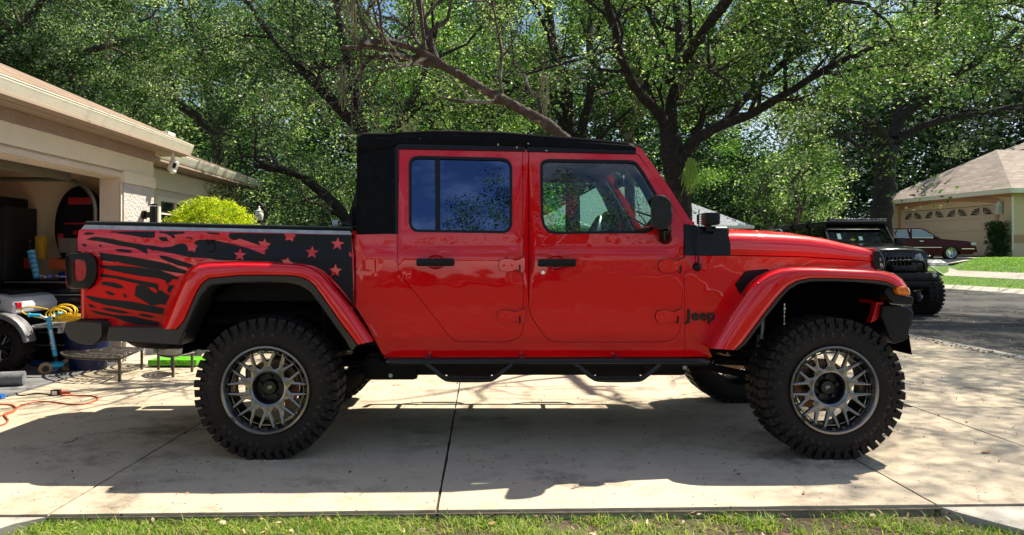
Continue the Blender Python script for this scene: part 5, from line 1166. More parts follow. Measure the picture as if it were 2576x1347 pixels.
# bed rail caps and folding cover
for side in (-1, 1):
    mb = MB(); f = side_fn(side, .004)
    sheet(mb, SP([(210,571),(214,566),(540,574),(880,582),(886,591),(540,582),(205,577)]), (), f, .08, .3)
    obj('bed_rail', mb, 'alu', truck)  # grey metal stands in for light reflected along the black rail
mb = MB()
secs = []
for px, y1, y0 in [(214,556,569), (300,557,571), (470,561,574), (540,563,575), (700,566,578), (886,571,582)]:
    a = S(px, y0); b = S(px, y1); Yb = YB + .03
    row = [Vector((a.x, Yb + .01, a.y)), Vector((b.x, Yb + .005, b.y - .008)), Vector((b.x, Yb + .03, b.y)), Vector((b.x, YC, b.y + .012))]
    secs.append(row + [Vector((p.x, 2 * YC - p.y, p.z)) for p in reversed(row[:-1])])
mb.loft(secs, capends=True); cov = obj('bed_cover', mb, 'blk', truck, smooth=35)
mb = MB(); mb.box((W(845, 0, 4.9).x, 4.9, W(0, 563, 4.9).z), (.045, .05, .05), bev=.012); mb.tube([W(850, 559, 4.9), W(872, 562, 4.92), W(886, 570, 4.95)], .006, 6); obj('cover_latch', mb, 'alu', cov)
# rear bumper
mb = MB(); P = [(162,820),(165,812),(180,810),(256,809),(262,815),(264,842),(255,858),(238,868),(205,866),(182,858),(168,842)]
P = chaikin([(a, b, 0) for a, b in P], 1); pr = [W(p.x, p.y, 4.55) for p in P]; c = W(215, 838, 4.55)
pin = [c + (p - c) * .93 + Vector((0, -.02, 0)) for p in pr]; far = [Vector((p.x, 2 * YC - p.y, p.z)) for p in pr]; farin = [Vector((p.x, 2 * YC - p.y, p.z)) for p in pin]
mb.loft([pin, pr, far, farin], closed_u=True, capends=True); rbm = obj('rear_bumper', mb, 'flarebk', truck, smooth=50)
mb = MB(); zb_ = W(0, 811, 4.56).z; xb_ = W(214, 0, 4.56).x + .02; mb.box((xb_, 4.74, zb_ + .004), (.17, .34, .012)); 
for k in range(9): mb.box((xb_ - .08 + .02 * k, 4.70, zb_ + .012), (.007, .22, .006))
obj('bumper_tread', mb, 'blk', rbm)

# ------------------------------------------------------------------ wheel wells, chassis
RWX, FWX, WZ = (668 - CX) / FL * 4.45, (2098 - CX) / FL * 4.45, .432
for xc, ztop_ in ((RWX, 1.12), (FWX, 1.12)):
    for s in (-1, 1):
        mb = MB()
        yo, yi = YC + s * .78, YC + s * .50; prof = []
        for i in range(13):
            th = math.pi * i / 12; prof.append((xc - .60 * math.cos(th) * 1.0, .62 + .52 * math.sin(th)))
        a = [Vector((x, yo, z)) for x, z in prof]; b = [Vector((x, yi, z)) for x, z in prof]
        mb.loft([a, b]); mb.add([Vector((x, yi, z)) for x, z in prof], [tuple(range(len(prof)))])
        obj('wheel_liner', mb, 'liner', truck, smooth=40)
mb = MB()
for s in (-1, 1):
    y = YC + s * .46
    mb.tube([(-2.35, y, .80), (-1.8, y, .82), (-1.2, y, .86), (-.7, y, .62), (0, y, .58), (1.1, y, .58), (1.6, y, .64), (2.4, y, .70)], .055, 6)
    mb.box((.22, y + s * .06, .53), (2.0, .08, .16), bev=.02); mb.box((-.62, y + s * .07, .50), (.36, .10, .16), bev=.03); mb.box((1.22, y + s * .07, .52), (.3, .10, .14), bev=.03)
mb.box((.25, YC, .52), (1.3, .7, .16), bev=.03); mb.box((-.55, YC - .3, .60), (.25, .3, .16), bev=.03)
mb.box((-2.1, YC, .70), (.35, .8, .14), bev=.04)
for x in (-2.2, -.6, .6, 1.5): mb.box((x, YC, .66), (.08, .95, .08))
mb.box((1.9, YC, .75), (.6, .5, .3), bev=.05)
obj('chassis_frame', mb, 'under', truck, smooth=40)
for xc, nm in ((RWX, 'rear_axle'), (FWX, 'front_axle')):
    mb = MB(); mb.cyl((xc, YC - .78, WZ), (xc, YC + .78, WZ), .042, 14); dy = .0 if nm == 'rear_axle' else .15
    mb.sphere((xc, YC + dy, WZ), .15, 14, 10, (1.0, .8, 1.0))
    sx = 1 if nm == 'rear_axle' else -1
    for s in (-1, 1):
        mb.tube([(xc, YC + s * .5, WZ - .06), (xc + sx * .75, YC + s * .46, .52)], .026, 8); mb.tube([(xc, YC + s * .3, WZ + .1), (xc + sx * .6, YC + s * .4, .66)], .02, 8)
    mb.tube([(xc - sx * .06, YC - .62, WZ - .02), (xc - sx * .06, YC + .62, WZ + .02)], .016, 8)
    mb.tube([(xc, YC + dy, WZ), (.2, YC, .55)], .035, 10)
    obj(nm, mb, 'under', truck, smooth=40)
    for s in (-1, 1):
        mb = MB(); y = YC + s * .56; xs = xc + sx * .30
        mb.cyl((xs, y, WZ - .02), (xs - sx * .03, y - s * .03, .72), .034, 10); mb.cyl((xs - sx * .03, y - s * .03, .72), (xs - sx * .06, y - s * .05, 1.08), .014, 8); sh = obj('shock_absorber', mb, 'alu' if nm == 'front_axle' else 'under', truck)
        mb = MB(); pts = []
        for i in range(90):
            th = i / 90 * 2 * math.pi * 6; pts.append((xc + .06 * math.cos(th), YC + s * .42 + .06 * math.sin(th), WZ + .08 + i / 90 * .40))
        mb.tube(pts, .009, 6); obj('coil_spring', mb, 'under', truck, smooth=60)
mb = MB(); mb.tube(chaikin([(-1.75, YC - .3, .68), (-1.5, YC - .32, .70), (-.9, YC - .32, .60), (.4, YC - .2, .52), (1.0, YC - .15, .55)], 2, False), .032, 10); mb.cyl((-2.0, YC - .3, .68), (-1.55, YC - .3, .68), .095, 14)
mb.tube([(-2.0, YC - .3, .68), (-2.3, YC - .34, .64)], .03, 10); obj('exhaust', mb, 'under', truck, smooth=40)
mb = MB()
for (x, y, Y) in ((983, 945, 4.855), (1722, 925, 4.855)):
    mb = MB(); mb.lathe([(0, -.008), (.014, -.008), (.017, 0)], 10, W(x, y, Y), 'y'); obj('frame_bolt', mb, 'alu', truck)
mb = MB(); a = W(1905, 755, 4.62); b = W(1903, 860, 4.62); 
for i in range(8): p = W(1973, 764 + i * 9.5, 4.66); mb.cyl(p, p + Vector((0, 0, -.018)), .008 if i % 2 else .005, 8)
obj('brake_line', mb, 'chrome', truck)

# ------------------------------------------------------------------ interior
mb = MB()
for x, n in ((.42, 2), (-.50, 2)):
    for s in (-1, 1):
        y = YC + s * .37
        mb.box((x, y, 1.02), (.48, .48, .16), bev=.05); mb.box((x - .28, y, 1.22), (.14, .46, .50), rot=Matrix.Rotation(R(-12), 3, 'Y'), bev=.05)
        mb.box((x - .36, y, 1.53), (.09, .26, .14), bev=.035)
obj('cab_seat', mb, 'seat', truck)
mb = MB(); mb.box((1.16, YC, 1.24), (.36, 1.36, .26), bev=.06); obj('dashboard', mb, 'seat', truck)
mb = MB(); c = Vector((.86, YC + .36, 1.40)); ax = Matrix.Rotation(R(-66), 3, 'Y'); pts = []
for i in range(32): th = 2 * math.pi * i / 32; pts.append(c + ax @ Vector((.185 * math.cos(th), .185 * math.sin(th), 0)))
mb.tube(pts, .014, 8, closed=True)
for th in (0, 2.3, 4): mb.tube([c, c + ax @ Vector((.18 * math.cos(th), .18 * math.sin(th), 0))], .012, 6)
mb.tube([c, c + Vector((.25, 0, -.1))], .03, 8); obj('steering_wheel', mb, 'alu', truck, smooth=60)
mb = MB()
for s in (-1, 1):
    y = YC + s * .56
    mb.tube(chaikin([(1.25, y, 1.40), (1.02, y, 1.86), (.85, y, 1.93), (.16, y, 1.93), (-.74, y, 1.93), (-.80, y, 1.2)], 2, False), .028, 10)
    mb.tube([(.10, y, 1.93), (.08, y + s * .04, 1.3), (.06, y + s * .05, .9)], .028, 10)
for x in (1.0, .12, -.74): mb.tube([(x, YC - .56, 1.92), (x, YC + .56, 1.92)], .026, 10)
obj('roll_bar', mb, 'seat', truck, smooth=60)
mb = MB(); mb.box((1.02, YC, 1.80), (.03, .24, .07), bev=.01); obj('inner_mirror', mb, 'blk', truck)

# ------------------------------------------------------------------ wheels
M['rlet'] = mat('raised rubber lettering', (.026, .021, .018), .5)
def make_wheel(sgn, parent, cx, cyo, cz, Rt=.442, rr=.272, wd=.31, ns=10, lug=44, letters=True, tm='tyre', face='rimface', detail=True):
    """sgn=-1: outer face towards the camera.  cyo = outer face y.  returns wheel mesh object with tyre and rim parts"""
    yv = lambda d: cyo + (d if sgn < 0 else -d)     # d = distance inboard of the outer face
    hub = MB(); hub.lathe([(0, yv(.092) - cyo), (.040, yv(.090) - cyo), (.046, yv(.10) - cyo), (.05, yv(.125) - cyo), (.084, yv(.125) - cyo), (.093, yv(.072) - cyo)], 28, (cx, cyo, cz), 'y')
    for i in range(5):
        th = 2 * math.pi * i / 5 + .3; p = (cx + .067 * math.cos(th), yv(.098), cz + .067 * math.sin(th)); hub.cyl(p, (p[0], yv(.14), p[2]), .012, 8)
    wh = obj('wheel', hub, 'rimdark', parent, smooth=40)
    # tyre carcass
    t = MB(); prof = [(rr - .012, .02), (rr + .006, .012), (rr + .02, .008), (rr + .05, .0), (rr + .09, .004), (Rt - .045, .018), (Rt - .026, .032), (Rt - .017, .06), (Rt - .015, wd / 2), (Rt - .017, wd - .06), (Rt - .026, wd - .032), (Rt - .045, wd - .018), (rr + .05, wd), (rr, wd - .012)]
    t.lathe([(r, yv(d) - cyo) for r, d in prof], 80, (cx, cyo, cz), 'y')
    def blk(th0, th1, r0, r1, d0, d1, sk=0.0):
        vs = []
        for d in (d0, d1):
            for r in (r0, r1):
                for th in (th0, th1):
                    a = th + (sk if d == d1 else 0); vs.append((cx + r * math.cos(a), yv(d), cz + r * math.sin(a)))
        t.add(vs, [(0, 1, 3, 2), (4, 6, 7, 5), (0, 4, 5, 1), (2, 3, 7, 6), (0, 2, 6, 4), (1, 5, 7, 3)])
    for k in range(lug):
        th = 2 * math.pi * k / lug; w = 2 * math.pi / lug
        lo = .075 if k % 2 else .055
        blk(th, th + w * .74, Rt - .035, Rt + (.002 if k % 2 else .0), .010 if k % 2 else .016, .085, .03)           # shoulder
        blk(th + w * .05, th + w * .55, Rt - lo - .015, Rt - .03, .0 if k % 2 else .004, .02)                     # side biter
        if k % 2: blk(th + w * .55, th + w * .9, Rt - .095, Rt - .06, .001, .016)
        else: blk(th + w * .3, th + w * .9, Rt - .078, Rt - .062, .001, .016)
        if detail:
            blk(th + w * .3, th + w * .92, Rt - .03, Rt, .098, .150, -.05); blk(th, th + w * .6, Rt - .03, Rt, .163, .215, .05)
        blk(th, th + w * .66, Rt - .035, Rt, wd - .085, wd - .010, .03)
    ty = obj('tyre', t, tm, wh, smooth=35)
    if letters:
        for body, a0, a1, rad, sz in (('DISCOVERER', 172, 82, rr + .068, .034), ('STT PRO', 28, -26, rr + .068, .034), ('COOPER', 262, 222, rr + .064, .03), ('COOPER', 292, 322, rr + .064, .03)):
            lt = MB(); k = len(body)
            for i, ch in enumerate(body):
                if ch == ' ': continue
                vs, fs = text_geo(ch, sz, .001, .0012); an = R(a0 + (a1 - a0) * i / (k - 1)); 
                th = an - math.pi / 2 
                for_ = [(v.x * math.cos(th) - v.y * math.sin(th), v.x * math.sin(th) + v.y * math.cos(th), v.z) for v in vs]
                lt.add([(cx + rad * math.cos(an) + a, cyo + (-.0015 if sgn < 0 else .0015) - c_, cz + rad * math.sin(an) + b) for a, b, c_ in for_], fs)
            obj('sidewall_lettering', lt, 'rlet', ty, smooth=0)
    # rim barrel
    rimb = b = MB(); b.lathe([(r, yv(d) - cyo) for r, d in [(rr - .010, .035), (rr - .020, .04), (rr - .035, .07), (rr - .040, .20), (rr - .015, .24), (rr, .28)]], 64, (cx, cyo, cz), 'y')
    def pt(r, an, d): return (cx + r * math.cos(an), yv(d), cz + r * math.sin(an))
    b = rimb; kk = 24
    for i in range(kk):
        a = 2 * math.pi * i / kk; vs = []
        for d in (.012, .03):
            for r in (rr - .036, rr - .020):
                for q_ in (a - .05, a + .05): vs.append(pt(r, q_, d))
        b.add(vs, [(0, 1, 3, 2), (4, 6, 7, 5), (0, 4, 5, 1), (2, 3, 7, 6), (0, 2, 6, 4), (1, 5, 7, 3)])
    rm = obj('rim', rimb, 'rimdark', wh, smooth=50)
    b = MB(); b.lathe([(r, yv(d) - cyo) for r, d in [(rr + .002, .016), (rr + .004, .004), (rr, -.002), (rr - .012, -.003), (rr - .020, .006), (rr - .026, .03), (rr - .034, .045)]], 64, (cx, cyo, cz), 'y')
    # dish and spokes
    b.lathe([(r, yv(d) - cyo) for r, d in [(.092, .075), (.096, .062), (.104, .054), (.128, .050), (.132, .06)]], 48, (cx, cyo, cz), 'y')
    k = ns; ro = rr - .030
    outer = []; w0 = math.pi / k
    def pt(r, an, d): return (cx + r * math.cos(an), yv(d), cz + r * math.sin(an))
    def bar(r0, a0, r1, a1, w_0, w_1, d0, d1, th=.022):
        p = Vector((r0 * math.cos(a0), r0 * math.sin(a0))); q = Vector((r1 * math.cos(a1), r1 * math.sin(a1))); n_ = Vector((-(q - p).y, (q - p).x)).normalized()
        vs = []
        for (c_, w_, d) in ((p, w_0, d0), (q, w_1, d1)):
            for s_, dd in ((-1, 0), (-.55, -.003), (.55, -.003), (1, 0)): vs.append((cx + c_.x + n_.x * w_ * s_, yv(d + dd), cz + c_.y + n_.y * w_ * s_))
            for s_ in (1, -1): vs.append((cx + c_.x + n_.x * w_ * s_, yv(d + th), cz + c_.y + n_.y * w_ * s_))
        b.add(vs, [(0, 1, 7, 6), (1, 2, 8, 7), (2, 3, 9, 8), (3, 4, 10, 9), (4, 5, 11, 10), (5, 0, 6, 11), (0, 5, 4, 3, 2, 1), (6, 7, 8, 9, 10, 11)])
    for i in range(k):
        a = 2 * math.pi * (i + .5) / k
        bar(.112, a, .150, a, .040, .019, .051, .050)
        bar(.145, a, .172, a, .020, .014, .050, .048)
        for s_ in (-1, 1):
            bar(.140, a + s_ * .045, ro, a + s_ * w0 * .60, .0110, .0062, .050, .034)
        bar(.226, a - w0 * .50, .226, a + w0 * .50, .0045, .0045, .044, .044, .012); bar(.226, a + w0 * .62, .226, a + w0 * 1.38, .003, .003, .050, .050, .010)
    sp = obj('spokes', b, face, rm, smooth=45)
    # brake disc
    b = MB(); b.lathe([(r, yv(d) - cyo) for r, d in [(.05, .17), (.165, .17), (.168, .175), (.168, .195), (.165, .20), (.05, .20)]], 40, (cx, cyo, cz), 'y'); obj('brake_disc', b, 'steel', wh)
    b = MB(); b.box((cx - .13, yv(.185), cz + .04), (.09, .07, .17), bev=.015); obj('brake_caliper', b, 'steel', wh)
    if letters:
        vs, fs = text_geo('KMC', .026, .0008, .001); b = MB()
        b.add([(cx + v.x * math.cos(.3) - v.y * math.sin(.3), yv(.092) - (v.z if sgn < 0 else -v.z), cz + v.x * math.sin(.3) + v.y * math.cos(.3)) for v in vs], fs); obj('cap_lettering', b, 'alu', wh, smooth=0)
        vs, fs = text_geo('KMC', .018, .0006, .0006); b = MB(); an = R(222); th = an + math.pi / 2 + math.pi
        b.add([(cx + (rr - .008) * math.cos(an) + v.x * math.cos(th) - v.y * math.sin(th), yv(-.0045) - v.z, cz + (rr - .008) * math.sin(an) + v.x * math.sin(th) + v.y * math.cos(th)) for v in vs], fs); obj('rim_lettering', b, 'rimdark', wh, smooth=0)
    return wh
for xc in (RWX, FWX):
    make_wheel(-1, truck, xc, 4.44, WZ)
    make_wheel(1, truck, xc, 2 * YC - 4.44, WZ, letters=False)
# spare under the bed
mb = MB(); mb.lathe([(.2, -.1), (.34, -.12), (.40, -.08), (.41, 0), (.40, .08), (.34, .12), (.2, .1)], 40, (-1.90 - .35, YC, .72), 'z')
obj('spare_tyre', mb, 'tyre', truck, smooth=40)
# ================================================================== things in and around the garage
def simple_wheel(parent, c, axis, r, w, rim_r, tm='tyre', rimm='rimdark', spokes=8, lug=26, sgn=-1, lugh=.012):
    """axis 'x' or 'y'; sgn gives the outer face direction along the axis"""
    c = Vector(c); ax = Vector((1, 0, 0)) if axis == 'x' else Vector((0, 1, 0)); e1 = Vector((0, 1, 0)) if axis == 'x' else Vector((1, 0, 0)); e2 = Vector((0, 0, 1))
    o = ax * sgn * w / 2; P = lambda rr_, th, d: c + o - ax * sgn * d + e1 * rr_ * math.cos(th) + e2 * rr_ * math.sin(th)
    def lat(mb, prof, n=36):
        k = len(prof); vs = [P(r_, 2 * math.pi * i / n, d) for i in range(n) for r_, d in prof]
        mb.add(vs, [(i * k + j, ((i + 1) % n) * k + j, ((i + 1) % n) * k + j + 1, i * k + j + 1) for i in range(n) for j in range(k - 1)])
    mb = MB(); lat(mb, [(.0, w * .30), (rim_r * .2, w * .28), (rim_r * .25, w * .35), (rim_r * .25, w * .6)], 20); wh = obj('wheel', mb, rimm, parent, smooth=40)
    mb = MB(); lat(mb, [(rim_r - .01, .02), (rim_r + .01, .004), (rim_r + (r - rim_r) * .5, 0), (r - .03, .012), (r - .006, w * .16), (r, w * .5), (r - .006, w * .84), (r - .03, w - .012), (rim_r, w - .01)])
    if lug:
        for k in range(lug):
            th = 2 * math.pi * k / lug; dw = 2 * math.pi / lug * .6
            for d0, d1, sh in ((.006, w * .3, 0), (w * .34, w * .62, .5), (w * .68, w - .006, 0)):
                t0 = th + sh * dw; vs = [P(r_, a, d) for d in (d0, d1) for r_ in (r - .03, r + lugh) for a in (t0, t0 + dw)]
                mb.add(vs, [(0, 1, 3, 2), (4, 6, 7, 5), (0, 4, 5, 1), (2, 3, 7, 6), (0, 2, 6, 4), (1, 5, 7, 3)])
    obj('tyre', mb, tm, wh, smooth=35)
    mb = MB(); lat(mb, [(rim_r + .004, .01), (rim_r, .002), (rim_r - .014, .006), (rim_r - .022, .03), (rim_r - .03, w * .7), (rim_r - .01, w - .02)])
    for i in range(spokes):
        a = 2 * math.pi * i / spokes
        for s_ in (-1, 1):
            p, q = P(rim_r * .22, a, w * .26), P(rim_r - .02, a + s_ * .16, w * .16); mb.tube([p, p.lerp(q, .5) - ax * sgn * -.006, q], [.016 * rim_r / .2, .010 * rim_r / .2, .009 * rim_r / .2], 5)
    obj('rim', mb, 'rimface' if rimm == 'rimdark' else rimm, wh, smooth=50)
    return wh

# golf cart at the left edge
gc = thing('golf_cart', (-5.6, 7.6, .01), 'lifted golf cart with silver body and knobbly tyres parked in the garage mouth', 'golf cart')
simple_wheel(gc, (-5.06, 7.62, .29), 'y', .27, .22, .165, spokes=8, lug=24)
simple_wheel(gc, (-5.06, 8.62, .29), 'y', .27, .22, .165, spokes=8, lug=24, sgn=1)
simple_wheel(gc, (-6.85, 7.62, .29), 'y', .27, .22, .165, spokes=8, lug=24)
simple_wheel(gc, (-6.85, 8.62, .29), 'y', .27, .22, .165, spokes=8, lug=24, sgn=1)
mb = MB(); pr = [(-6.6, .42), (-5.5, .40), (-5.42, .55), (-5.30, .64), (-5.05, .66), (-4.93, .62), (-4.90, .72), (-4.96, .80), (-5.10, .84), (-6.4, .86), (-6.62, .6)]
mb.prism([Vector((x, 7.58, z)) for x, z in pr], (0, 1.05, 0)); obj('body', mb, mat('silver cart paint', (.55, .57, .60), .3, coat=.6), gc, smooth=30, bev=.03)
mb = MB()
arc = [(-5.06 + .36 * math.cos(t), .30 + .36 * math.sin(t)) for t in np.linspace(.15, math.pi - .15, 14)]; arc2 = [(-5.06 + .31 * math.cos(t), .30 + .30 * math.sin(t)) for t in np.linspace(math.pi - .15, .15, 14)]
mb.prism([Vector((x, 7.46, z)) for x, z in arc + arc2], (0, .16, 0)); obj('fender', mb, 'alu', gc, smooth=40, bev=.01)
mb = MB(); mb.box((-4.62, 8.1, .50), (.30, .95, .03), bev=.01); mb.box((-4.48, 8.1, .46), (.03, .95, .07), bev=.008); 
for k in range(7): mb.box((-4.72 + .035 * k, 8.1, .518), (.012, .9, .006))
mb.tube([(-4.75, 7.8, .48), (-5.2, 7.8, .40)], .02, 6); obj('rear_footplate', mb, 'alu', gc)
mb = MB(); mb.box((-4.92, 7.64, .72), (.035, .09, .07), bev=.01); obj('tail_light', mb, 'lensr', gc)
vs, fs = text_geo('00', .09, .001, .001); mb = MB(); mb.add([(-5.10 + v.x, 7.573 - v.z, .755 + v.y) for v in vs], fs); obj('number', mb, 'badge', gc, smooth=0)
mb = MB(); mb.box((-5.9, 8.1, .62), (1.7, .8, .5)); mb.box((-6.0, 8.1, .93), (.5, 1.0, .14), bev=.05); mb.box((-6.25, 8.1, 1.15), (.12, 1.0, .4), bev=.05); obj('seat', mb, 'seat', gc, bev=.02)
# grey roll on the ground by the cart
gr = MB(); gr.cyl((-5.6, 6.55, .075), (-4.40, 6.93, .075), .07, 18); o = obj('foam_roll', gr, mat('grey foam', (.20, .21, .23), .85, n=(12, (.12, .12, .13), .4, .7), bump=(50, .3, .01)), smooth=40, label='grey foam roll lying on the floor in front of the golf cart wheel', cat='roll')
# scooter
sc_ = thing('kick_scooter', (-4.55, 7.62, 0), 'light blue three-wheeled child kick scooter standing at the garage mouth', 'scooter')
M['sky'] = mat('light blue plastic', (.03, .42, .72), .35, coat=.3); M['skyd'] = mat('bright blue plastic', (.01, .16, .60), .35, coat=.3)
q = lambda x, y, Y=7.6: W(x, y, Y)
mb = MB(); mb.tube([q(139, 896, 7.70), q(133, 862, 7.69), q(122, 805, 7.62)], [.026, .024, .024], 14); mb.box(q(121, 801, 7.62), (.07, .06, .025), bev=.006); obj('stem', mb, 'sky', sc_, smooth=50)
mb = MB(); mb.tube(chaikin([q(99, 792, 7.5), q(111, 800, 7.58), q(122, 799, 7.62), q(133, 797, 7.66), q(143, 789, 7.74)], 2, False), .010, 8); mb.tube([q(122, 797, 7.62), q(122, 806, 7.62)], .016, 8); obj('handlebar', mb, mat('pale grey plastic', (.55, .56, .62), .4), sc_, smooth=50)
for a, b, Ya, Yb in (((72, 793), (102, 794), 7.46, 7.5), ((141, 791), (166, 786), 7.72, 7.8)):
    mb = MB(); mb.tube([q(*a, Ya), q(*b, Yb)], .017, 12); mb.tube([q(*a, Ya), q(a[0] + 3, a[1], Ya)], .023, 12); obj('grip', mb, 'sky', sc_, smooth=50)
mb = MB(); mb.tube([q(140, 898, 7.7), q(142, 912, 7.7)], .024, 12); obj('clamp', mb, 'blk', sc_)
mb = MB(); c = q(143, 918, 7.68); mb.sphere(c, .085, 20, 10, (.85, 1.1, .45)); obj('front_hood', mb, 'sky', sc_, smooth=60)
mb = MB(); mb.tube([q(135, 925, 7.7), q(118, 924, 7.95), q(85, 915, 8.25)], [.05, .06, .05], 10); obj('deck', mb, 'skyd', sc_, smooth=60)
for (x, y, Y) in ((114, 928, 7.56), (170, 918, 7.80)):
    mb = MB(); c = q(x, y, Y); rr_ = c.z; prf = [(.0, -.012), (.022, -.014), (.03, -.018), (.052, -.016), (rr_ , -.008), (rr_, .010), (.05, .018), (.03, .018), (0, .012)]
    rot = Matrix.Rotation(R(38), 3, 'Z'); m0 = MB(); m0.lathe([(r_, h) for r_, h in prf], 24, (0, 0, 0), 'y'); mb.add([rot @ Vector(v) + c for v in m0.v], m0.f); wl = obj('wheel', mb, mat('tan urethane', (.36, .22, .10), .5), sc_, smooth=40)
    mb = MB(); m0 = MB(); m0.lathe([(0, -.019), (.034, -.019), (.034, .019), (0, .019)], 16, (0, 0, 0), 'y'); mb.add([rot @ Vector(v) + c for v in m0.v], m0.f); obj('hub', mb, 'badge', wl)
vs, fs = text_geo('LaScoota', .060, .001, .0012); mb = MB(); a0, a1 = q(134.6, 880, 7.664), q(126.5, 829, 7.61); d = (a1 - a0).normalized(); n_ = Vector((1, 0, 0)); c = (a0 + a1) / 2
mb.add([c + d * v.x - n_ * v.y * .9 + Vector((0, -.004 - v.z, 0)) for v in vs], fs); obj('lettering', mb, mat('white lettering', (.85, .88, .9), .5), sc_, smooth=0)

# perforated corner plant stands
def stand(name, c, rad, a0, a1, hgt_, label, back=0, legs=3, grp='perforated steel plant stands'):
    t = thing(name, (c[0], c[1], 0), label, 'plant stand', grp); mb = MB(); rr0 = .06
    P = lambda r_, a, z: Vector((c[0] + r_ * math.cos(a), c[1] + r_ * math.sin(a), z))
    for r_ in list(np.linspace(rr0, rad, 7)):
        m = 20; ring = [(r_ - .010, -.003), (r_ + .010, .003)]
        v = []; 
        for i in range(m + 1):
            a = a0 + (a1 - a0) * i / m
            for z in (hgt_ - .004, hgt_ + .004):
                v += [P(r_ - .012, a, z), P(r_ + .012, a, z)]
        mb.add(v, [f for i in range(m) for f in ((i*4, i*4+1, i*4+5, i*4+4), (i*4+2, i*4+6, i*4+7, i*4+3), (i*4+1, i*4+3, i*4+7, i*4+5), (i*4, i*4+4, i*4+6, i*4+2))])
    for i in range(17):
        a = a0 + (a1 - a0) * i / 16; p, q_ = P(rr0, a, hgt_ + .001), P(rad, a, hgt_ + .001); n_ = Vector((-math.sin(a), math.cos(a), 0)) * .012
        mb.prism([p - n_ * .5, p + n_ * .5, q_ + n_, q_ - n_], (0, 0, .004))
    obj('top', mb, 'rail', t, smooth=0)
    mb = MB(); pts = [P(rad, a0 + (a1 - a0) * i / 20, hgt_ - .012) for i in range(21)]; mb.tube([P(.0, a0, hgt_ - .012)] + pts + [P(0, a1, hgt_ - .012), P(.0, a0, hgt_ - .012)], .009, 4)
    obj('frame', mb, 'rail', t, smooth=0)
    spots = [P(.02, (a0 + a1) / 2, 0), P(rad, a0, 0), P(rad, a1, 0)] + ([P(rad, (a0 + a1) / 2, 0)] if legs > 3 else [])
    for s_ in spots: mb = MB(); mb.box((s_.x, s_.y, hgt_ / 2), (.022, .022, hgt_)); obj('leg', mb, 'rail', t, smooth=0)
    if back:
        for s_ in spots[1:3]: mb = MB(); mb.box((s_.x, s_.y, hgt_ + back / 2), (.02, .02, back)); obj('leg', mb, 'rail', t, smooth=0)
    return t
M['rail'] = mat('dark weathered steel', (.075, .068, .062), .5, metal=.4, n=(20, (.13, .11, .09), .4, .7))
stand('plant_stand', (-3.72, 7.92, 0), .78, math.pi * .93, math.pi * 1.55, .235, 'larger low quarter-round perforated steel stand beside the scooter', .0)
stand('plant_stand', (-3.10, 7.75, 0), .34, math.pi * .85, math.pi * 1.42, .22, 'smaller quarter-round perforated steel stand left of the rear wheel', 0)
stand('plant_stand', (-3.55, 8.45, 0), .55, math.pi * .9, math.pi * 1.5, .45, 'taller rear perforated steel stand behind the other two', 0)
# lime green plastic tray
mb = MB(); a = W(392, 908, 8.15); b = W(492, 905, 8.15)
mb.box(((a.x + b.x) / 2, 8.2, .05), (b.x - a.x + .1, .30, .07), bev=.02)
for k in range(5): mb.lathe([(.014, -.004), (.022, -.006), (.022, .0)], 12, (a.x + .08 + k * .09, 8.045, .055), 'y')
obj('plastic_tray', mb, mat('lime green plastic', (.13, .50, .01), .4, n=(12, (.08, .38, .01), .4, .6)), smooth=40, label='lime green plastic tray on the concrete behind the smaller stand', cat='tray')
mb = MB(); r = np.random.default_rng(3); c = Vector((-3.55, 8.62, .12)); m0 = MB(); m0.sphere(c, .17, 18, 10, (1.3, .8, .7)); mb.add([Vector(v) + Vector(r.normal(size=3)) * .018 for v in m0.v], m0.f)
obj('plastic_bag', mb, mat('grey plastic sheet', (.35, .38, .42), .3, n=(9, (.14, .15, .17), .4, .6)), smooth=0, label='crumpled grey plastic bag on the floor under the rear stand', cat='bag')

# blue bin with a coil of yellow cable
mb = MB(); mb.lathe([(.0, 0), (.19, 0), (.24, .48), (.255, .48), (.255, .51), (.23, .51), (.19, .03)], 28, (-4.35, 7.95, 0), 'z'); obj('blue_bin', mb, mat('dark blue plastic', (.005, .010, .07), .4), smooth=40, label='round dark blue bin standing under the yellow cable coil', cat='bin')
mb = MB(); r = np.random.default_rng(12); M['yel'] = mat('yellow cable', (.75, .50, .02), .45)
def coil(cx_, cy_, z, rx, ry, n, wob):
    pts = []
    for i in range(n * 24):
        t = 2 * math.pi * i / 24; k = i / 24; a = 1 + .12 * math.sin(k * 2.4); pts.append((cx_ + rx * a * math.cos(t) + wob * math.sin(k * 3.1), cy_ + ry * a * math.sin(t), z + .010 * k + .012 * math.sin(t * 2 + k)))
    return pts
mb.tube(coil(-4.28, 7.75, .545, .24, .15, 8, .03), .0075, 6, cap=True); mb.tube([(p[0], p[1], p[2]) for p in [(-4.56 + .11 * math.cos(t * 1.0) + .004 * t, 7.7 + .05 * math.sin(t * .5), .60 + .065 * math.sin(t) + .002 * t) for t in np.linspace(0, 34, 150)]], .0075, 6)
mb.tube(chaikin([(-4.55, 7.68, .56), (-4.80, 7.6, .62), (-4.88, 7.6, .68), (-4.78, 7.6, .72), (-4.60, 7.64, .68)], 3, False), .0075, 6)
mb.tube(chaikin([(-4.15, 7.72, .56), (-4.05, 7.66, .68), (-3.98, 7.66, .58), (-3.94, 7.68, .66), (-3.9, 7.7, .55)], 3, False), .0075, 6)
obj('cable_coil', mb, 'yel', smooth=60, label='tangled coil of bright yellow cable lying on the blue bin', cat='cable')
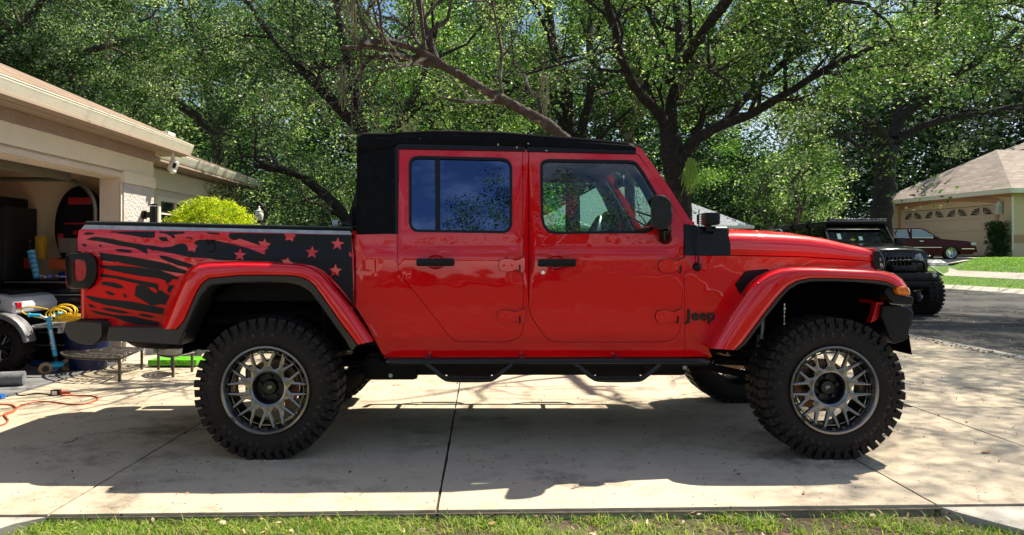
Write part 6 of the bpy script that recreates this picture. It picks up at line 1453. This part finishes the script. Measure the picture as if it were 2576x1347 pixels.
# cords on the driveway
def gp(L_, r_): return [G(x, y) + Vector((0, 0, r_)) for x, y in L_]
mb = MB(); mb.tube(chaikin(gp([(152,997),(172,997),(200,997),(224,997),(243,1000),(248,1006),(232,1014),(209,1019),(186,1020),(164,1018),(146,1015),(129,1013),(108,1012),(90,1013),(68,1017),(50,1023),(41,1029),(36,1038),(25,1042),(5,1048),(-20,1052)], .006), 2, False), .0065, 7)
mb.tube(chaikin(gp([(-30,1019),(0,1020),(22,1020),(34,1023),(41,1029),(35,1037),(8,1043),(14,1052),(22,1060),(16,1068),(0,1074),(-20,1076)], .008), 2, False), .0065, 7)
oc = obj('extension_cord', mb, mat('orange cord', (.55, .10, .03), .5), smooth=60, label='orange extension cord looping over the sunlit concrete at the left', cat='cord')
mb = MB(); p = G(146, 994); mb.cyl(p + Vector((-.0, 0, .022)), p + Vector((.11, .0, .018)), .019, 10, .010); obj('socket_end', mb, mat('orange socket', (.60, .09, .03), .45), oc)
mb = MB(); mb.tube(chaikin(gp([(-20,993),(0,992),(20,990),(38,987),(46,983),(41,990),(44,996),(60,997),(74,994),(86,991),(108,992),(129,995),(138,995)], .005), 2, False), .005, 6); bc = obj('power_cord', mb, 'blk', smooth=60, label='thin black power cord joined to the orange extension cord', cat='cord')
mb = MB(); mb.box(G(141, 995) + Vector((0, 0, .025)), (.075, .05, .05), bev=.006); pl = obj('adapter', mb, 'blk', bc)
mb = MB(); c = G(141, 995); mb.box((c.x, c.y - .027, .025), (.045, .003, .036)); obj('adapter_label', mb, mat('white sticker', (.75, .72, .70), .5), pl)
mb = MB(); mb.box(G(4, 1004) + Vector((-.06, 0, .02)), (.16, .07, .04), bev=.012); obj('blue_tool', mb, 'skyd', smooth=40, label='small bright blue tool at the left edge beside the cords', cat='tool')

# tool chest and clutter inside the garage
tcst = thing('tool_chest', (-4.95, 8.5, 0), 'black rolling tool chest with drawers beside the garage wall', 'tool chest')
mb = MB(); mb.box((-5.0, 8.62, .52), (1.15, .55, .90), bev=.02); obj('body', mb, 'blkgloss', tcst)
for k in range(6): 
    mb = MB(); mb.box((-5.0, 8.335, .16 + k * .145), (1.08, .02, .13), bev=.006); d = obj('drawer', mb, 'blkgloss', tcst); mb = MB(); mb.box((-5.0, 8.318, .215 + k * .145), (1.04, .014, .012)); obj('pull', mb, 'alu', d)
def clutter(name, box_c, box_d, m, label, cat, rot=0, lid=True, bev=.012):
    mb = MB(); mb.box(box_c, box_d, rot=Matrix.Rotation(rot, 3, 'Y') if rot else None, bev=bev)
    if lid: mb.box((box_c[0], box_c[1], box_c[2] + box_d[2] / 2), (box_d[0] * 1.04, box_d[1] * 1.04, box_d[2] * .12), rot=Matrix.Rotation(rot, 3, 'Y') if rot else None, bev=bev * .4); mb.box((box_c[0], box_c[1] - box_d[1] / 2 - .006, box_c[2] + box_d[2] * .3), (box_d[0] * .18, .014, box_d[2] * .16), bev=.003)
    return obj(name, mb, m, smooth=30, label=label, cat=cat)
clutter('tool_case', (-4.98, 8.72, 1.36), (.22, .12, .17), mat('grey case', (.16, .13, .11), .6), 'closed grey plastic tool case against the garage wall', 'case')
clutter('storage_box', (-4.97, 8.6, 1.13), (.26, .25, .12), mat('faded orange', (.34, .07, .02), .6), 'faded orange box tilted on top of the tool chest', 'box', .15)
clutter('storage_box', (-4.83, 8.5, 1.02), (.22, .2, .09), mat('navy plastic', (.01, .02, .12), .5), 'navy blue box below the faded orange box', 'box', -.2)
clutter('storage_box', (-4.62, 8.6, 1.12), (.24, .25, .13), mat('rust red', (.26, .05, .02), .6), 'rust red box at the right end of the tool chest', 'box', .05)
mb = MB(); r = np.random.default_rng(4)
for k in range(12): mb.box((-4.98 + r.normal() * .12, 8.42 + r.normal() * .03, .995 + r.uniform(0, .02)), (.10, .03, .016), rot=Matrix.Rotation(r.uniform(-1, 1), 3, 'Z'))
obj('loose_tools', mb, mat('mixed bright handles', (.05, .14, .55), .4, n=(14, (.45, .48, .5), .5, .55), n2=(9, (.5, .03, .03), .55, .6)), kind='stuff', label='loose small hand tools heaped on the tool chest top', cat='tools')
um = thing('umbrella', (-5.3, 8.5, .98), 'closed light blue striped umbrella leaning on the garage wall', 'umbrella')
mb = MB(); a, b = W(78, 632, 8.45), W(93, 702, 8.40)
for k in range(12):
    p, q_ = a.lerp(b, k / 12), a.lerp(b, (k + 1) / 12); mb.mi = k % 2; mb.cyl(p, q_, .045 - .001 * k, 12)
obj('canopy', mb, [mat('pale blue stripe', (.12, .42, .62), .7), mat('blue stripe', (.04, .22, .42), .7)], um)
mb = MB(); mb.tube([a, a + Vector((-.02, 0, .10))], .016, 8); mb.sphere(a + Vector((-.02, 0, .12)), .03, 10, 6); obj('handle', mb, 'blk', um)
clutter('yellow_bottle', (-5.27, 8.62, 1.33), (.10, .10, .26), mat('mustard plastic', (.42, .24, .02), .5), 'mustard yellow bottle behind the striped umbrella', 'bottle')
clutter('red_can', (-5.40, 8.6, 1.15), (.09, .09, .12), mat('dull red tin', (.30, .02, .02), .5), 'small dull red can left of the umbrella', 'can')
clutter('tall_cabinet', (-5.95, 8.65, .92), (.85, .6, 1.8), mat('near black cabinet', (.010, .010, .009), .6), 'tall dark cabinet at the far left inside the garage', 'cabinet', lid=False)
mb = MB(); mb.box((-5.78, 8.55, 1.86), (.5, .5, .14), bev=.03); obj('black_case', mb, 'seat', label='flat black case lying on top of the tall dark cabinet', cat='case')
# round black and red towable hanging on the wall
tw = thing('towable_tube', (-4.62, 8.85, 1.0), 'large round black towable tube with red patches hung on the garage wall', 'inflatable')
mb = MB(); c = Vector((-4.90, 8.80, 1.58)); n = 40; secs = []
for (s_, dy) in ((.80, .12), (1.0, .06), (1.03, 0), (1.0, -.05), (.90, -.09), (.60, -.11), (.0, -.115)):
    secs.append([c + Vector((.29 * s_ * math.cos(2 * math.pi * i / n), dy, .50 * s_ * math.sin(2 * math.pi * i / n))) for i in range(n)])
mb.loft(secs, closed_u=True); obj('cover', mb, 'seat', tw, smooth=60)
def red_patch(x, z, w, h, m='redp', nm='patch'):
    mb = MB(); mb.box((x, 8.672, z), (w, .02, h), bev=.008); obj(nm, mb, m, tw)
M['redp'] = mat('dull red fabric', (.30, .006, .012), .6)
red_patch(-4.84, 1.90, .28, .085); red_patch(-4.84, 1.63, .36, .022); red_patch(-4.86, 1.52, .12, .05); red_patch(-5.07, 1.44, .07, .14)
# outside wall lamp and camera
sl = thing('wall_lamp', (-4.14, 8.95, 1.7), 'black cylindrical up-down lamp on the pale grey pilaster', 'wall lamp')
mb = MB(); c = W(386, 537, 8.95); mb.lathe([(0, -.115), (.044, -.115), (.044, .085), (.040, .085), (.040, .095), (.044, .095), (.044, .115), (0, .115)], 24, c, 'z'); obj('barrel', mb, 'blk', sl, smooth=40)
mb = MB(); mb.box(((c.x + XW + .03) / 2, c.y, c.z - .02), (abs(c.x - XW - .03), .05, .07)); mb.lathe([(0, XW + .075 - c.x), (.055, XW + .072 - c.x), (.055, XW + .036 - c.x)], 20, (c.x, c.y, c.z - .02), 'x'); obj('bracket', mb, 'blk', sl)
mb = MB(); mb.lathe([(.0425, .086), (.0425, .094)], 24, c, 'z'); obj('light_ring', mb, 'chrome', sl)
cm = thing('security_camera', W(436, 410, 9.3), 'white security camera fixed under the near roof corner', 'camera')
mb = MB(); c = W(436, 418, 9.3); rot = Matrix.Rotation(R(20), 3, 'Y') @ Matrix.Rotation(R(-25), 3, 'Z'); mb.box(c, (.085, .10, .15), rot=rot, bev=.025); mb.sphere(c + Vector((-.005, 0, -.075)), .042, 14, 8, (1, 1, .6)); mb.cyl(c + Vector((0, 0, .06)), c + Vector((-.01, 0, .17)), .022, 10)
obj('housing', mb, mat('white plastic', (.78, .76, .70), .4), cm, smooth=45); mb = MB(); mb.box(c + Vector((.03, -.045, .0)), (.04, .03, .07), rot=rot, bev=.008); obj('lens', mb, 'blkgloss', cm)
# globe street lamp
lp = thing('street_lamp', (-8.68, 28, 0), 'white acorn globe street lamp on a dark post beyond the pickup bed', 'street lamp')
mb = MB(); c = W(652, 556, 28); mb.tube([(c.x, 28, 0), (c.x, 28, .6), (c.x, 28, c.z - .1)], [.12, .06, .05], 12); mb.lathe([(.05, -.18), (.13, -.10), (.10, -.02), (.14, .0)], 16, c, 'z'); obj('post', mb, 'blk', lp, smooth=40)
mb = MB(); mb.lathe([(.10, .0), (.145, .10), (.158, .23), (.14, .33), (.10, .36)], 24, c, 'z'); obj('globe', mb, mat('milky lamp glass', (.80, .76, .62), .35), lp, smooth=60)
mb = MB(); mb.lathe([(.13, .35), (.14, .38), (.09, .42), (.05, .46), (.03, .50), (.04, .53), (.0, .58)], 20, c, 'z'); obj('cap', mb, 'gutter', lp, smooth=40)
# bits on the driveway
def leafthing(px, py, m, sz, label, cat='leaf', name='fallen_leaf', an=.4):
    c = G(px, py); pts = []
    for i in range(12): t = 2 * math.pi * i / 12; pts.append(Vector((c.x + sz * math.cos(t) * math.cos(an) - sz * .42 * math.sin(t) * math.sin(an), c.y + sz * math.cos(t) * math.sin(an) + sz * .42 * math.sin(t) * math.cos(an), .004 + .008 * abs(math.cos(t)))))
    mb = MB(); mb.prism(pts, (0, 0, .0015)); return obj(name, mb, m, smooth=40, label=label, cat=cat)
leafthing(2480, 1140, 'lf1', .040, 'large tan dead leaf alone on the concrete right of the front wheel')
leafthing(2022, 1243, 'lf1', .016, 'small orange-brown leaf near the front edge of the driveway below the front wheel', an=1.2)
leafthing(1857, 1196, 'lf2', .015, 'small brown leaf in the truck shadow left of the front wheel', an=.1)
mb = MB(); mb.tube([G(158, 1118) + Vector((0, 0, .004)), G(168, 1115) + Vector((0, 0, .006)), G(178, 1114) + Vector((0, 0, .004)), G(193, 1107) + Vector((0, 0, .008))], [.002, .003, .0025, .0015], 5); mb.tube([G(180, 1113) + Vector((0, 0, .004)), G(188, 1113) + Vector((0, 0, .006))], .0015, 4)
obj('twig', mb, 'lf2', smooth=60, label='thin dark twig lying on the shaded concrete at the left', cat='twig')

# ================================================================== parked black off-roader, facing the camera
JX, JY, JZ = 8.66, 15.1, -.055
jp = thing('black_offroader', (JX, JY + 2, JZ), 'black boxy off-road car with a roof light bar, nose towards the camera on the street', 'off-road car')
J0 = lambda u, v, z: Vector((JX + u, JY + v, JZ + z))
J = lambda u, v, z: J0(u, v, z + .13 * max(0, min(1, (2.0 - z) / .5)))
def jbox(mb, u0, u1, v0, v1, z0, z1, bev=.0): return mb.box((J(u0, v0, z0) + J(u1, v1, z1)) / 2, tuple(J(u1, v1, z1) - J(u0, v0, z0)), bev=bev)
M['jblk'] = mat('black car paint', (.002, .003, .0025), .2, spec=.2, coat=.3)
mb = MB(); jbox(mb, -.76, .76, 1.35, 4.6, .78, 1.40, .03); jbox(mb, -.62, .62, .0, 1.5, .80, 1.24, .03); body = obj('body', mb, 'jblk', jp)
mb = MB(); secs = []
for v, z, w in ((-.02, 1.16, .60), (.02, 1.24, .61), (.15, 1.29, .62), (.5, 1.34, .64), (1.0, 1.38, .69), (1.35, 1.40, .72)):
    secs.append([J(-w, v, z - .10), J(-w, v, z - .03), J(-w + .06, v, z), J(-w * .4, v, z + .02), J(0, v, z + .035), J(w * .4, v, z + .02), J(w - .06, v, z), J(w, v, z - .03), J(w, v, z - .10)])
mb.loft(secs, capends=True); obj('bonnet', mb, 'jblk', jp, smooth=45)
mb = MB(); jbox(mb, -.61, .61, -.06, .04, .78, 1.20, .03); gr_ = obj('grille', mb, 'jblk', jp)
for i in range(7): mb = MB(); jbox(mb, -.26 + i * .08, -.22 + i * .08, -.07, -.055, .86, 1.12); obj('slot', mb, 'liner', gr_)
for s in (-1, 1):
    mb = MB(); mb.lathe([(.098, -.01), (.105, -.022), (.112, -.01)], 28, J(s * .43, -.055, 1.07), 'y'); hd = obj('headlight', mb, 'chrome', jp); mb = MB(); mb.lathe([(0, -.012), (.07, -.01), (.098, -.002)], 24, J(s * .43, -.058, 1.07), 'y'); mb.box(J(s * .43, -.072, 1.07), (.13, .006, .03)); mb.box(J(s * .43, -.072, 1.02), (.09, .006, .03)); obj('lens', mb, mat('dark reflector', (.06, .065, .07), .15, metal=.8, n=(60, (.6, .6, .65), .5, .6)), hd)
# windscreen and hard top
mb = MB()
zb, zt, vb, vt, wb, wt = 1.40, 2.02, 1.42, 1.78, .74, .70
for s in (-1, 1): mb.tube([J(s * wb, vb, zb), J(s * wt, vt, zt)], .035, 6)
mb.tube([J(-wb, vb, zb), J(wb, vb, zb)], .03, 6); mb.tube([J(-wt, vt, zt), J(wt, vt, zt)], .04, 6)
mb.box(J(0, 3.35, 2.03), (1.46, 3.3, .07), bev=.03); jbox(mb, -.72, .72, 4.5, 4.58, 1.4, 2.03)
for s in (-1, 1):
    for v in (2.55, 3.45, 4.5): mb.box(J(s * .71, v, 1.7), (.05, .14, .66))
    mb.box(J(s * .71, 3.1, 1.97), (.05, 2.8, .08))
obj('hard_top', mb, 'blk', jp, smooth=35)
mb = MB(); mb.quad(J(-wb + .03, vb - .004, zb + .03), J(wb - .03, vb - .004, zb + .03), J(wt - .02, vt - .004, zt - .03), J(-wt + .02, vt - .004, zt - .03)); obj('windscreen', mb, 'darkwin', jp, smooth=0)
mb = MB()
for s in (-1, 1): mb.quad(J(s * .735, 1.6, 1.41), J(s * .735, 4.5, 1.41), J(s * .70, 4.5, 1.97), J(s * .70, 1.85, 1.97))
obj('side_glass', mb, 'darkwin', jp, smooth=0)
M['stick'] = mat('pale sticker', (.35, .62, .60), .5)
for (u, z, w, h) in ((-.46, 1.60, .085, .17), (.02, 1.55, .085, .10)): mb = MB(); f = (z - zb) / (zt - zb); mb.box(J(u, vb + (vt - vb) * f - .012, z), (w, .004, h), rot=Matrix.Rotation(R(-30), 3, 'X')); obj('sticker', mb, 'stick', jp, smooth=0)
mb = MB(); f = .2; mb.sphere(J(-.18, vb + .05, 1.5), .045, 10, 6, (1.3, .5, .8)); obj('sticker', mb, 'yel', jp)
lb = MB(); lb.box(J(0, 1.62, 2.095), (1.36, .07, .075), bev=.008); bar = obj('light_bar', lb, 'blk', jp)
lb = MB()
for i in range(40):
    for j in range(2): lb.mi = 0; lb.sphere(J(-.65 + i * .0333, 1.583, 2.078 + j * .034), .0145, 6, 4, (1, .5, 1))
o = obj('led_cells', lb, 'lensc', bar); o['kind'] = 'stuff'
for s in (-1, 1):
    mb = MB(); mb.box(J(s * .93, 1.55, 1.46), (.20, .12, .20), bev=.04); mb.tube([J(s * .93, 1.56, 1.38), J(s * .74, 1.6, 1.36)], .025, 8); obj('mirror', mb, 'blk', jp)
    # wing with its flat flare
    mb = MB(); pr = [(-.10, .93), (-.04, 1.00), (.15, 1.06), (.85, 1.06), (1.05, .95), (1.15, .75), (1.08, .75), (.98, .90), (.82, .98), (.18, .98), (.0, .93)]
    mb.prism([J(s * .60, v, z) for v, z in pr], (s * .42, 0, 0)); obj('wing_flare', mb, 'alu' if s > 0 else 'blk', jp, smooth=30, bev=.02)
    for v in (.52, 3.5): simple_wheel(jp, J0(s * .88, v, .47), 'x', .46, .34, .23, sgn=s, lug=30, spokes=8)
mb = MB(); jbox(mb, -.66, .66, -.34, -.12, .62, .80, .03); jbox(mb, -.5, .5, -.30, .1, .5, .68, .02); mb.tube(chaikin([J(-.42, -.26, .82), J(-.40, -.28, 1.0), J(-.3, -.28, 1.04), J(.3, -.28, 1.04), J(.40, -.28, 1.0), J(.42, -.26, .82)], 2, False), .028, 10); mb.box(J(0, -.22, .88), (.5, .16, .12), bev=.03)
bmp = obj('front_bumper', mb, 'blk', jp, smooth=40)
for s in (-1, 1): mb = MB(); mb.lathe([(0, -.008), (.035, -.006), (.047, -.012), (.05, 0)], 20, J(s * .56, -.345, .75), 'y'); obj('fog_lamp', mb, 'lensc', bmp)
mb = MB(); jbox(mb, -.5, .5, .1, 4.3, .5, .72); mb.cyl(J(-.8, .52, .45), J(.8, .52, .45), .05, 8); mb.cyl(J(-.8, 3.5, .45), J(.8, 3.5, .45), .05, 8); obj('chassis_frame', mb, 'under', jp)

# maroon saloon in front of the tan garage
SX, SY, SZ = 18.72, 31.3, .96
sd = thing('maroon_saloon', (SX, SY + .9, SZ), 'dark maroon four-door saloon car nosed up to the tan garage', 'car')
Q = lambda x, y, z: Vector((SX + x, SY + y, SZ + z))
prof = [(-2.65, .42), (-2.68, .62), (-2.60, .84), (-1.9, .92), (-1.55, .93), (1.05, .93), (1.25, .92), (2.2, .84), (2.56, .76), (2.66, .60), (2.64, .40), (2.5, .26), (1.98, .24), (1.94, .40), (1.80, .55), (1.58, .61), (1.36, .55), (1.22, .40), (1.18, .22), (-1.18, .22), (-1.22, .40), (-1.36, .55), (-1.58, .61), (-1.80, .55), (-1.94, .40), (-1.98, .26), (-2.5, .28)]
M['maroon'] = mat('dark maroon paint', (.050, .002, .009), .3, spec=.1, coat=.12)
mb = MB(); V2, T2 = tri2d(prof, (), .22); S_ = {}
mb2 = MB(); sheet(mb2, prof, (), lambda x, z, d: Q(x, .03 * (1 - min(1, max(0, (z - .2) / .4))) + (.02 if z > .7 else 0) + d, z), 1.84, .25, back=True)
obj('body', mb2, 'maroon', sd, smooth=30, bev=.03)
mb = MB(); gh_ = [(-1.55, .93, 0), (-1.05, 1.36, .16), (-.75, 1.40, .18), (.35, 1.40, .18), (.55, 1.37, .17), (1.18, .93, 0)]
secs = [[Q(x, .06 + i, z), Q(x, 1.78 - i, z)] for x, z, i in gh_]; 
mb.loft([[Q(x, .06 + i, z) for x, z, i in gh_], [Q(x, .12 + i, z + .01) for x, z, i in gh_], [Q(x, 1.72 - i, z + .01) for x, z, i in gh_], [Q(x, 1.78 - i, z) for x, z, i in gh_]])
for yy, sg in ((.06, 1), (1.78, -1)): mb.add([Q(x, yy + sg * i, z) for x, z, i in gh_], [tuple(range(6))])
obj('roof', mb, 'maroon', sd, smooth=40)
M['carglass'] = mat('reflective car glass', (.10, .16, .17), .05, spec=1.0, metal=.35)
for P in ([(-1.18, .97), (-.92, 1.31), (-.78, 1.31), (-.95, .97)], [(-.90, .97), (-.73, 1.32), (-.26, 1.33), (-.20, .97)], [(-.10, .97), (-.16, 1.33), (.40, 1.32), (.62, 1.22), (.98, .97)]):
    mb = MB(); mb.prism([Q(x, .045 + .17 * (z - .93) / .47, z) for x, z in P], (0, .01, 0)); w = obj('window', mb, 'carglass', sd, smooth=0)
    mb = MB(); pts = [Q(x, .035 + .17 * (z - .93) / .47, z) for x, z in P]; mb.tube(pts, .012, 5, closed=True); obj('window_trim', mb, 'chrome', w)
for x in (-.62, .28): mb = MB(); mb.box(Q(x, -.0, .83), (.17, .03, .035), bev=.008); obj('door_handle', mb, 'chrome', sd)
mb = MB(); mb.box(Q(.2, -.012, .56), (1.9, .012, .022)); mb.box(Q(2.3, -.0, .5), (.55, .012, .03)); obj('side_trim', mb, 'chrome', sd)
mb = MB(); mb.box(Q(.86, -.06, 1.0), (.15, .14, .10), bev=.03); obj('mirror', mb, 'blk', sd)
mb = MB(); mb.box(Q(2.52, .10, .70), (.24, .28, .13), bev=.03); obj('headlight', mb, 'lensc', sd)
mb = MB(); mb.box(Q(2.62, .92, .42), (.18, 1.84, .20), bev=.05); obj('front_bumper', mb, 'maroon', sd)
for x in (-1.58, 1.58):
    for y, s in ((.12, -1), (1.72, 1)): simple_wheel(sd, Q(x, y, .33), 'y', .33, .22, .215, sgn=s, lug=0, spokes=12, rimm='chrome')
mb = MB(); mb.tube([Q(-.9, .2, .95), Q(-.15, .2, .95)], .008, 5); mb.box(Q(-.14, .055, 1.14), (.07, .02, .42)); mb.box(Q(-.83, .06, 1.14), (.05, .02, .40), rot=Matrix.Rotation(R(24), 3, 'Y')); obj('door_pillar', mb, 'maroon', sd)

# estate cars: one glimpsed over the bonnet, one behind the photographer
def make_suv(name, x0, y0, rot, paint, label):
    ev = thing(name, (x0, y0, -.05), label, 'car', rotz=rot, world=False); E = lambda x, y, z: Vector((x, y, z))
    mb = MB(); secs = []
    for y, z, w in ((0, 1.3, .80), (.12, 1.82, .70), (.5, 1.88, .68), (2.4, 1.86, .68), (3.1, 1.30, .78)): secs.append([E(-w - .06, y, 1.1), E(-w, y, z - .06), E(-w + .1, y, z), E(w - .1, y, z), E(w, y, z - .06), E(w + .06, y, 1.1)])
    mb.loft(secs, capends=True); mb.box(E(0, 2.1, .80), (1.85, 4.4, .66), bev=.08); obj('body', mb, paint, ev, smooth=35)
    mb = MB()
    for s in (-1, 1): mb.tube([E(s * .62, .25, 1.87), E(s * .62, .4, 1.94), E(s * .62, 2.3, 1.93), E(s * .62, 2.5, 1.86)], .022, 8)
    obj('roof_rail', mb, 'chrome', ev)
    mb = MB(); mb.quad(E(-.70, .02, 1.36), E(.70, .02, 1.36), E(.62, .11, 1.76), E(-.62, .11, 1.76)); obj('rear_window', mb, 'carglass', ev, smooth=0)
    mb = MB(); mb.quad(E(-.66, 3.02, 1.36), E(.66, 3.02, 1.36), E(.60, 2.52, 1.76), E(-.60, 2.52, 1.76)); obj('windscreen', mb, 'carglass', ev, smooth=0)
    for s in (-1, 1):
        for ya, yb in ((.45, 1.35), (1.45, 2.35)): mb = MB(); mb.add([E(s * .835, ya, 1.28), E(s * .835, yb, 1.28), E(s * .712, yb, 1.74), E(s * .712, ya, 1.74)], [(0, 1, 2, 3)]); obj('side_window', mb, 'carglass', ev, smooth=0)
        mb = MB(); mb.box(E(s * .80, -.09, 1.0), (.16, .06, .26), bev=.02); obj('tail_light', mb, 'lensr', ev)
        mb = MB(); mb.box(E(s * .74, 4.27, .92), (.26, .08, .14), bev=.02); obj('headlight', mb, 'lensc', ev)
        for y in (.8, 3.5): simple_wheel(ev, E(s * .82, y, .34), 'x', .34, .22, .22, sgn=s, lug=0)
    return ev
make_suv('parked_suv', 7.2, 18.6, 0, 'jblk', 'dark estate car with pale roof rails glimpsed over the red bonnet')
M['wpaint'] = mat('white car paint', (.75, .75, .74), .2, coat=.8)
make_suv('white_suv', 1.6, -10.5, R(90), 'wpaint', 'white estate car parked behind the photographer')
# pale house behind the photographer, seen only in the paint and glass
wh_ = thing('white_house', (-9, -25, 0), 'white house with a grey hip roof behind the photographer', 'house')
mb = MB(); mb.box((-9, -26, 1.35), (12, 7, 2.7)); obj('wall', mb, mat('white stucco', (.78, .76, .70), .9, n=(2, (.72, .70, .65), .4, .7)), wh_, smooth=0)
roof('roof', [[(-15.6, -22.0, 2.7), (-2.4, -22.0, 2.7), (-6.4, -26, 4.6), (-11.6, -26, 4.6)], [(-2.4, -22, 2.7), (-2.4, -30, 2.7), (-6.4, -26, 4.6)], [(-2.4, -30, 2.7), (-15.6, -30, 2.7), (-11.6, -26, 4.6), (-6.4, -26, 4.6)], [(-15.6, -30, 2.7), (-15.6, -22, 2.7), (-11.6, -26, 4.6)]], 'shingle3', wh_)
for x in (-13, -10, -5):
    mb = MB(); mb.box((x, -22.47, 1.5), (1.3, .08, 1.3)); w = obj('window', mb, 'gutter', wh_, smooth=0); mb = MB(); mb.box((x, -22.42, 1.5), (1.1, .03, 1.1)); obj('pane', mb, 'pane', w, smooth=0)
mb = MB(); mb.box((-7.5, -22.47, 1.05), (.95, .08, 2.1), bev=.01); obj('front_door', mb, 'maroon', wh_)
# small flag behind the off-roader
fg = thing('small_flag', (10.4, 20.5, 0), 'small star-spangled flag on a stick behind the black off-roader roof', 'flag'); mb = MB(); a, b = W(2150, 566, 20.5), W(2177, 541, 20.5)
mb.tube([Vector((10.3, 20.5, 0)), a, b], .008, 6); mb.sphere(b, .02, 8, 6); obj('stick', mb, mat('white stick', (.7, .7, .68), .5), fg)
d = (b - a).normalized(); n_ = Vector((d.z, 0, -d.x)); mb = MB(); M['fw'] = mat('flag white', (.75, .75, .75), .8); M['fr'] = mat('flag red', (.45, .02, .03), .8); M['fb'] = mat('flag blue', (.03, .04, .22), .8)
for k in range(7): mb.mi = k % 2; p = b - d * (.05 + k * .05); mb.add([p, p + n_ * .34 - d * .14, p + n_ * .34 - d * .19, p - d * .05], [(0, 1, 2, 3)])
mb.mi = 2; p = b - d * .05 + Vector((0, -.004, 0)); mb.add([p, p + n_ * .15 - d * .062, p + n_ * .15 - d * .25, p - d * .19], [(0, 1, 2, 3)])
obj('cloth', mb, ['fr', 'fw', 'fb'], fg, smooth=0, fixn=False)
# porch lantern beside the tan garage door
ln = thing('wall_lantern', RH(-.36, -.1, 1.9), 'white wall lantern on the tan house right of the garage door', 'lantern'); mb = MB(); c = RH(-.36, -.16, 1.72)
mb.box(c, (.20, .20, .03)); mb.box(c + Vector((0, 0, .42)), (.24, .24, .03)); mb.lathe([(.15, .43), (.07, .54), (.02, .60), (0, .64)], 8, c, 'z')
for a in (-1, 1):
    for b in (-1, 1): mb.box(c + Vector((a * .09, b * .09, .21)), (.02, .02, .40))
obj('cage', mb, mat('white metal', (.75, .76, .70), .4), ln, smooth=0); mb = MB(); mb.box(c + Vector((0, 0, .21)), (.15, .15, .38)); obj('glass', mb, mat('frosted glass', (.5, .52, .46), .2), ln, smooth=0)
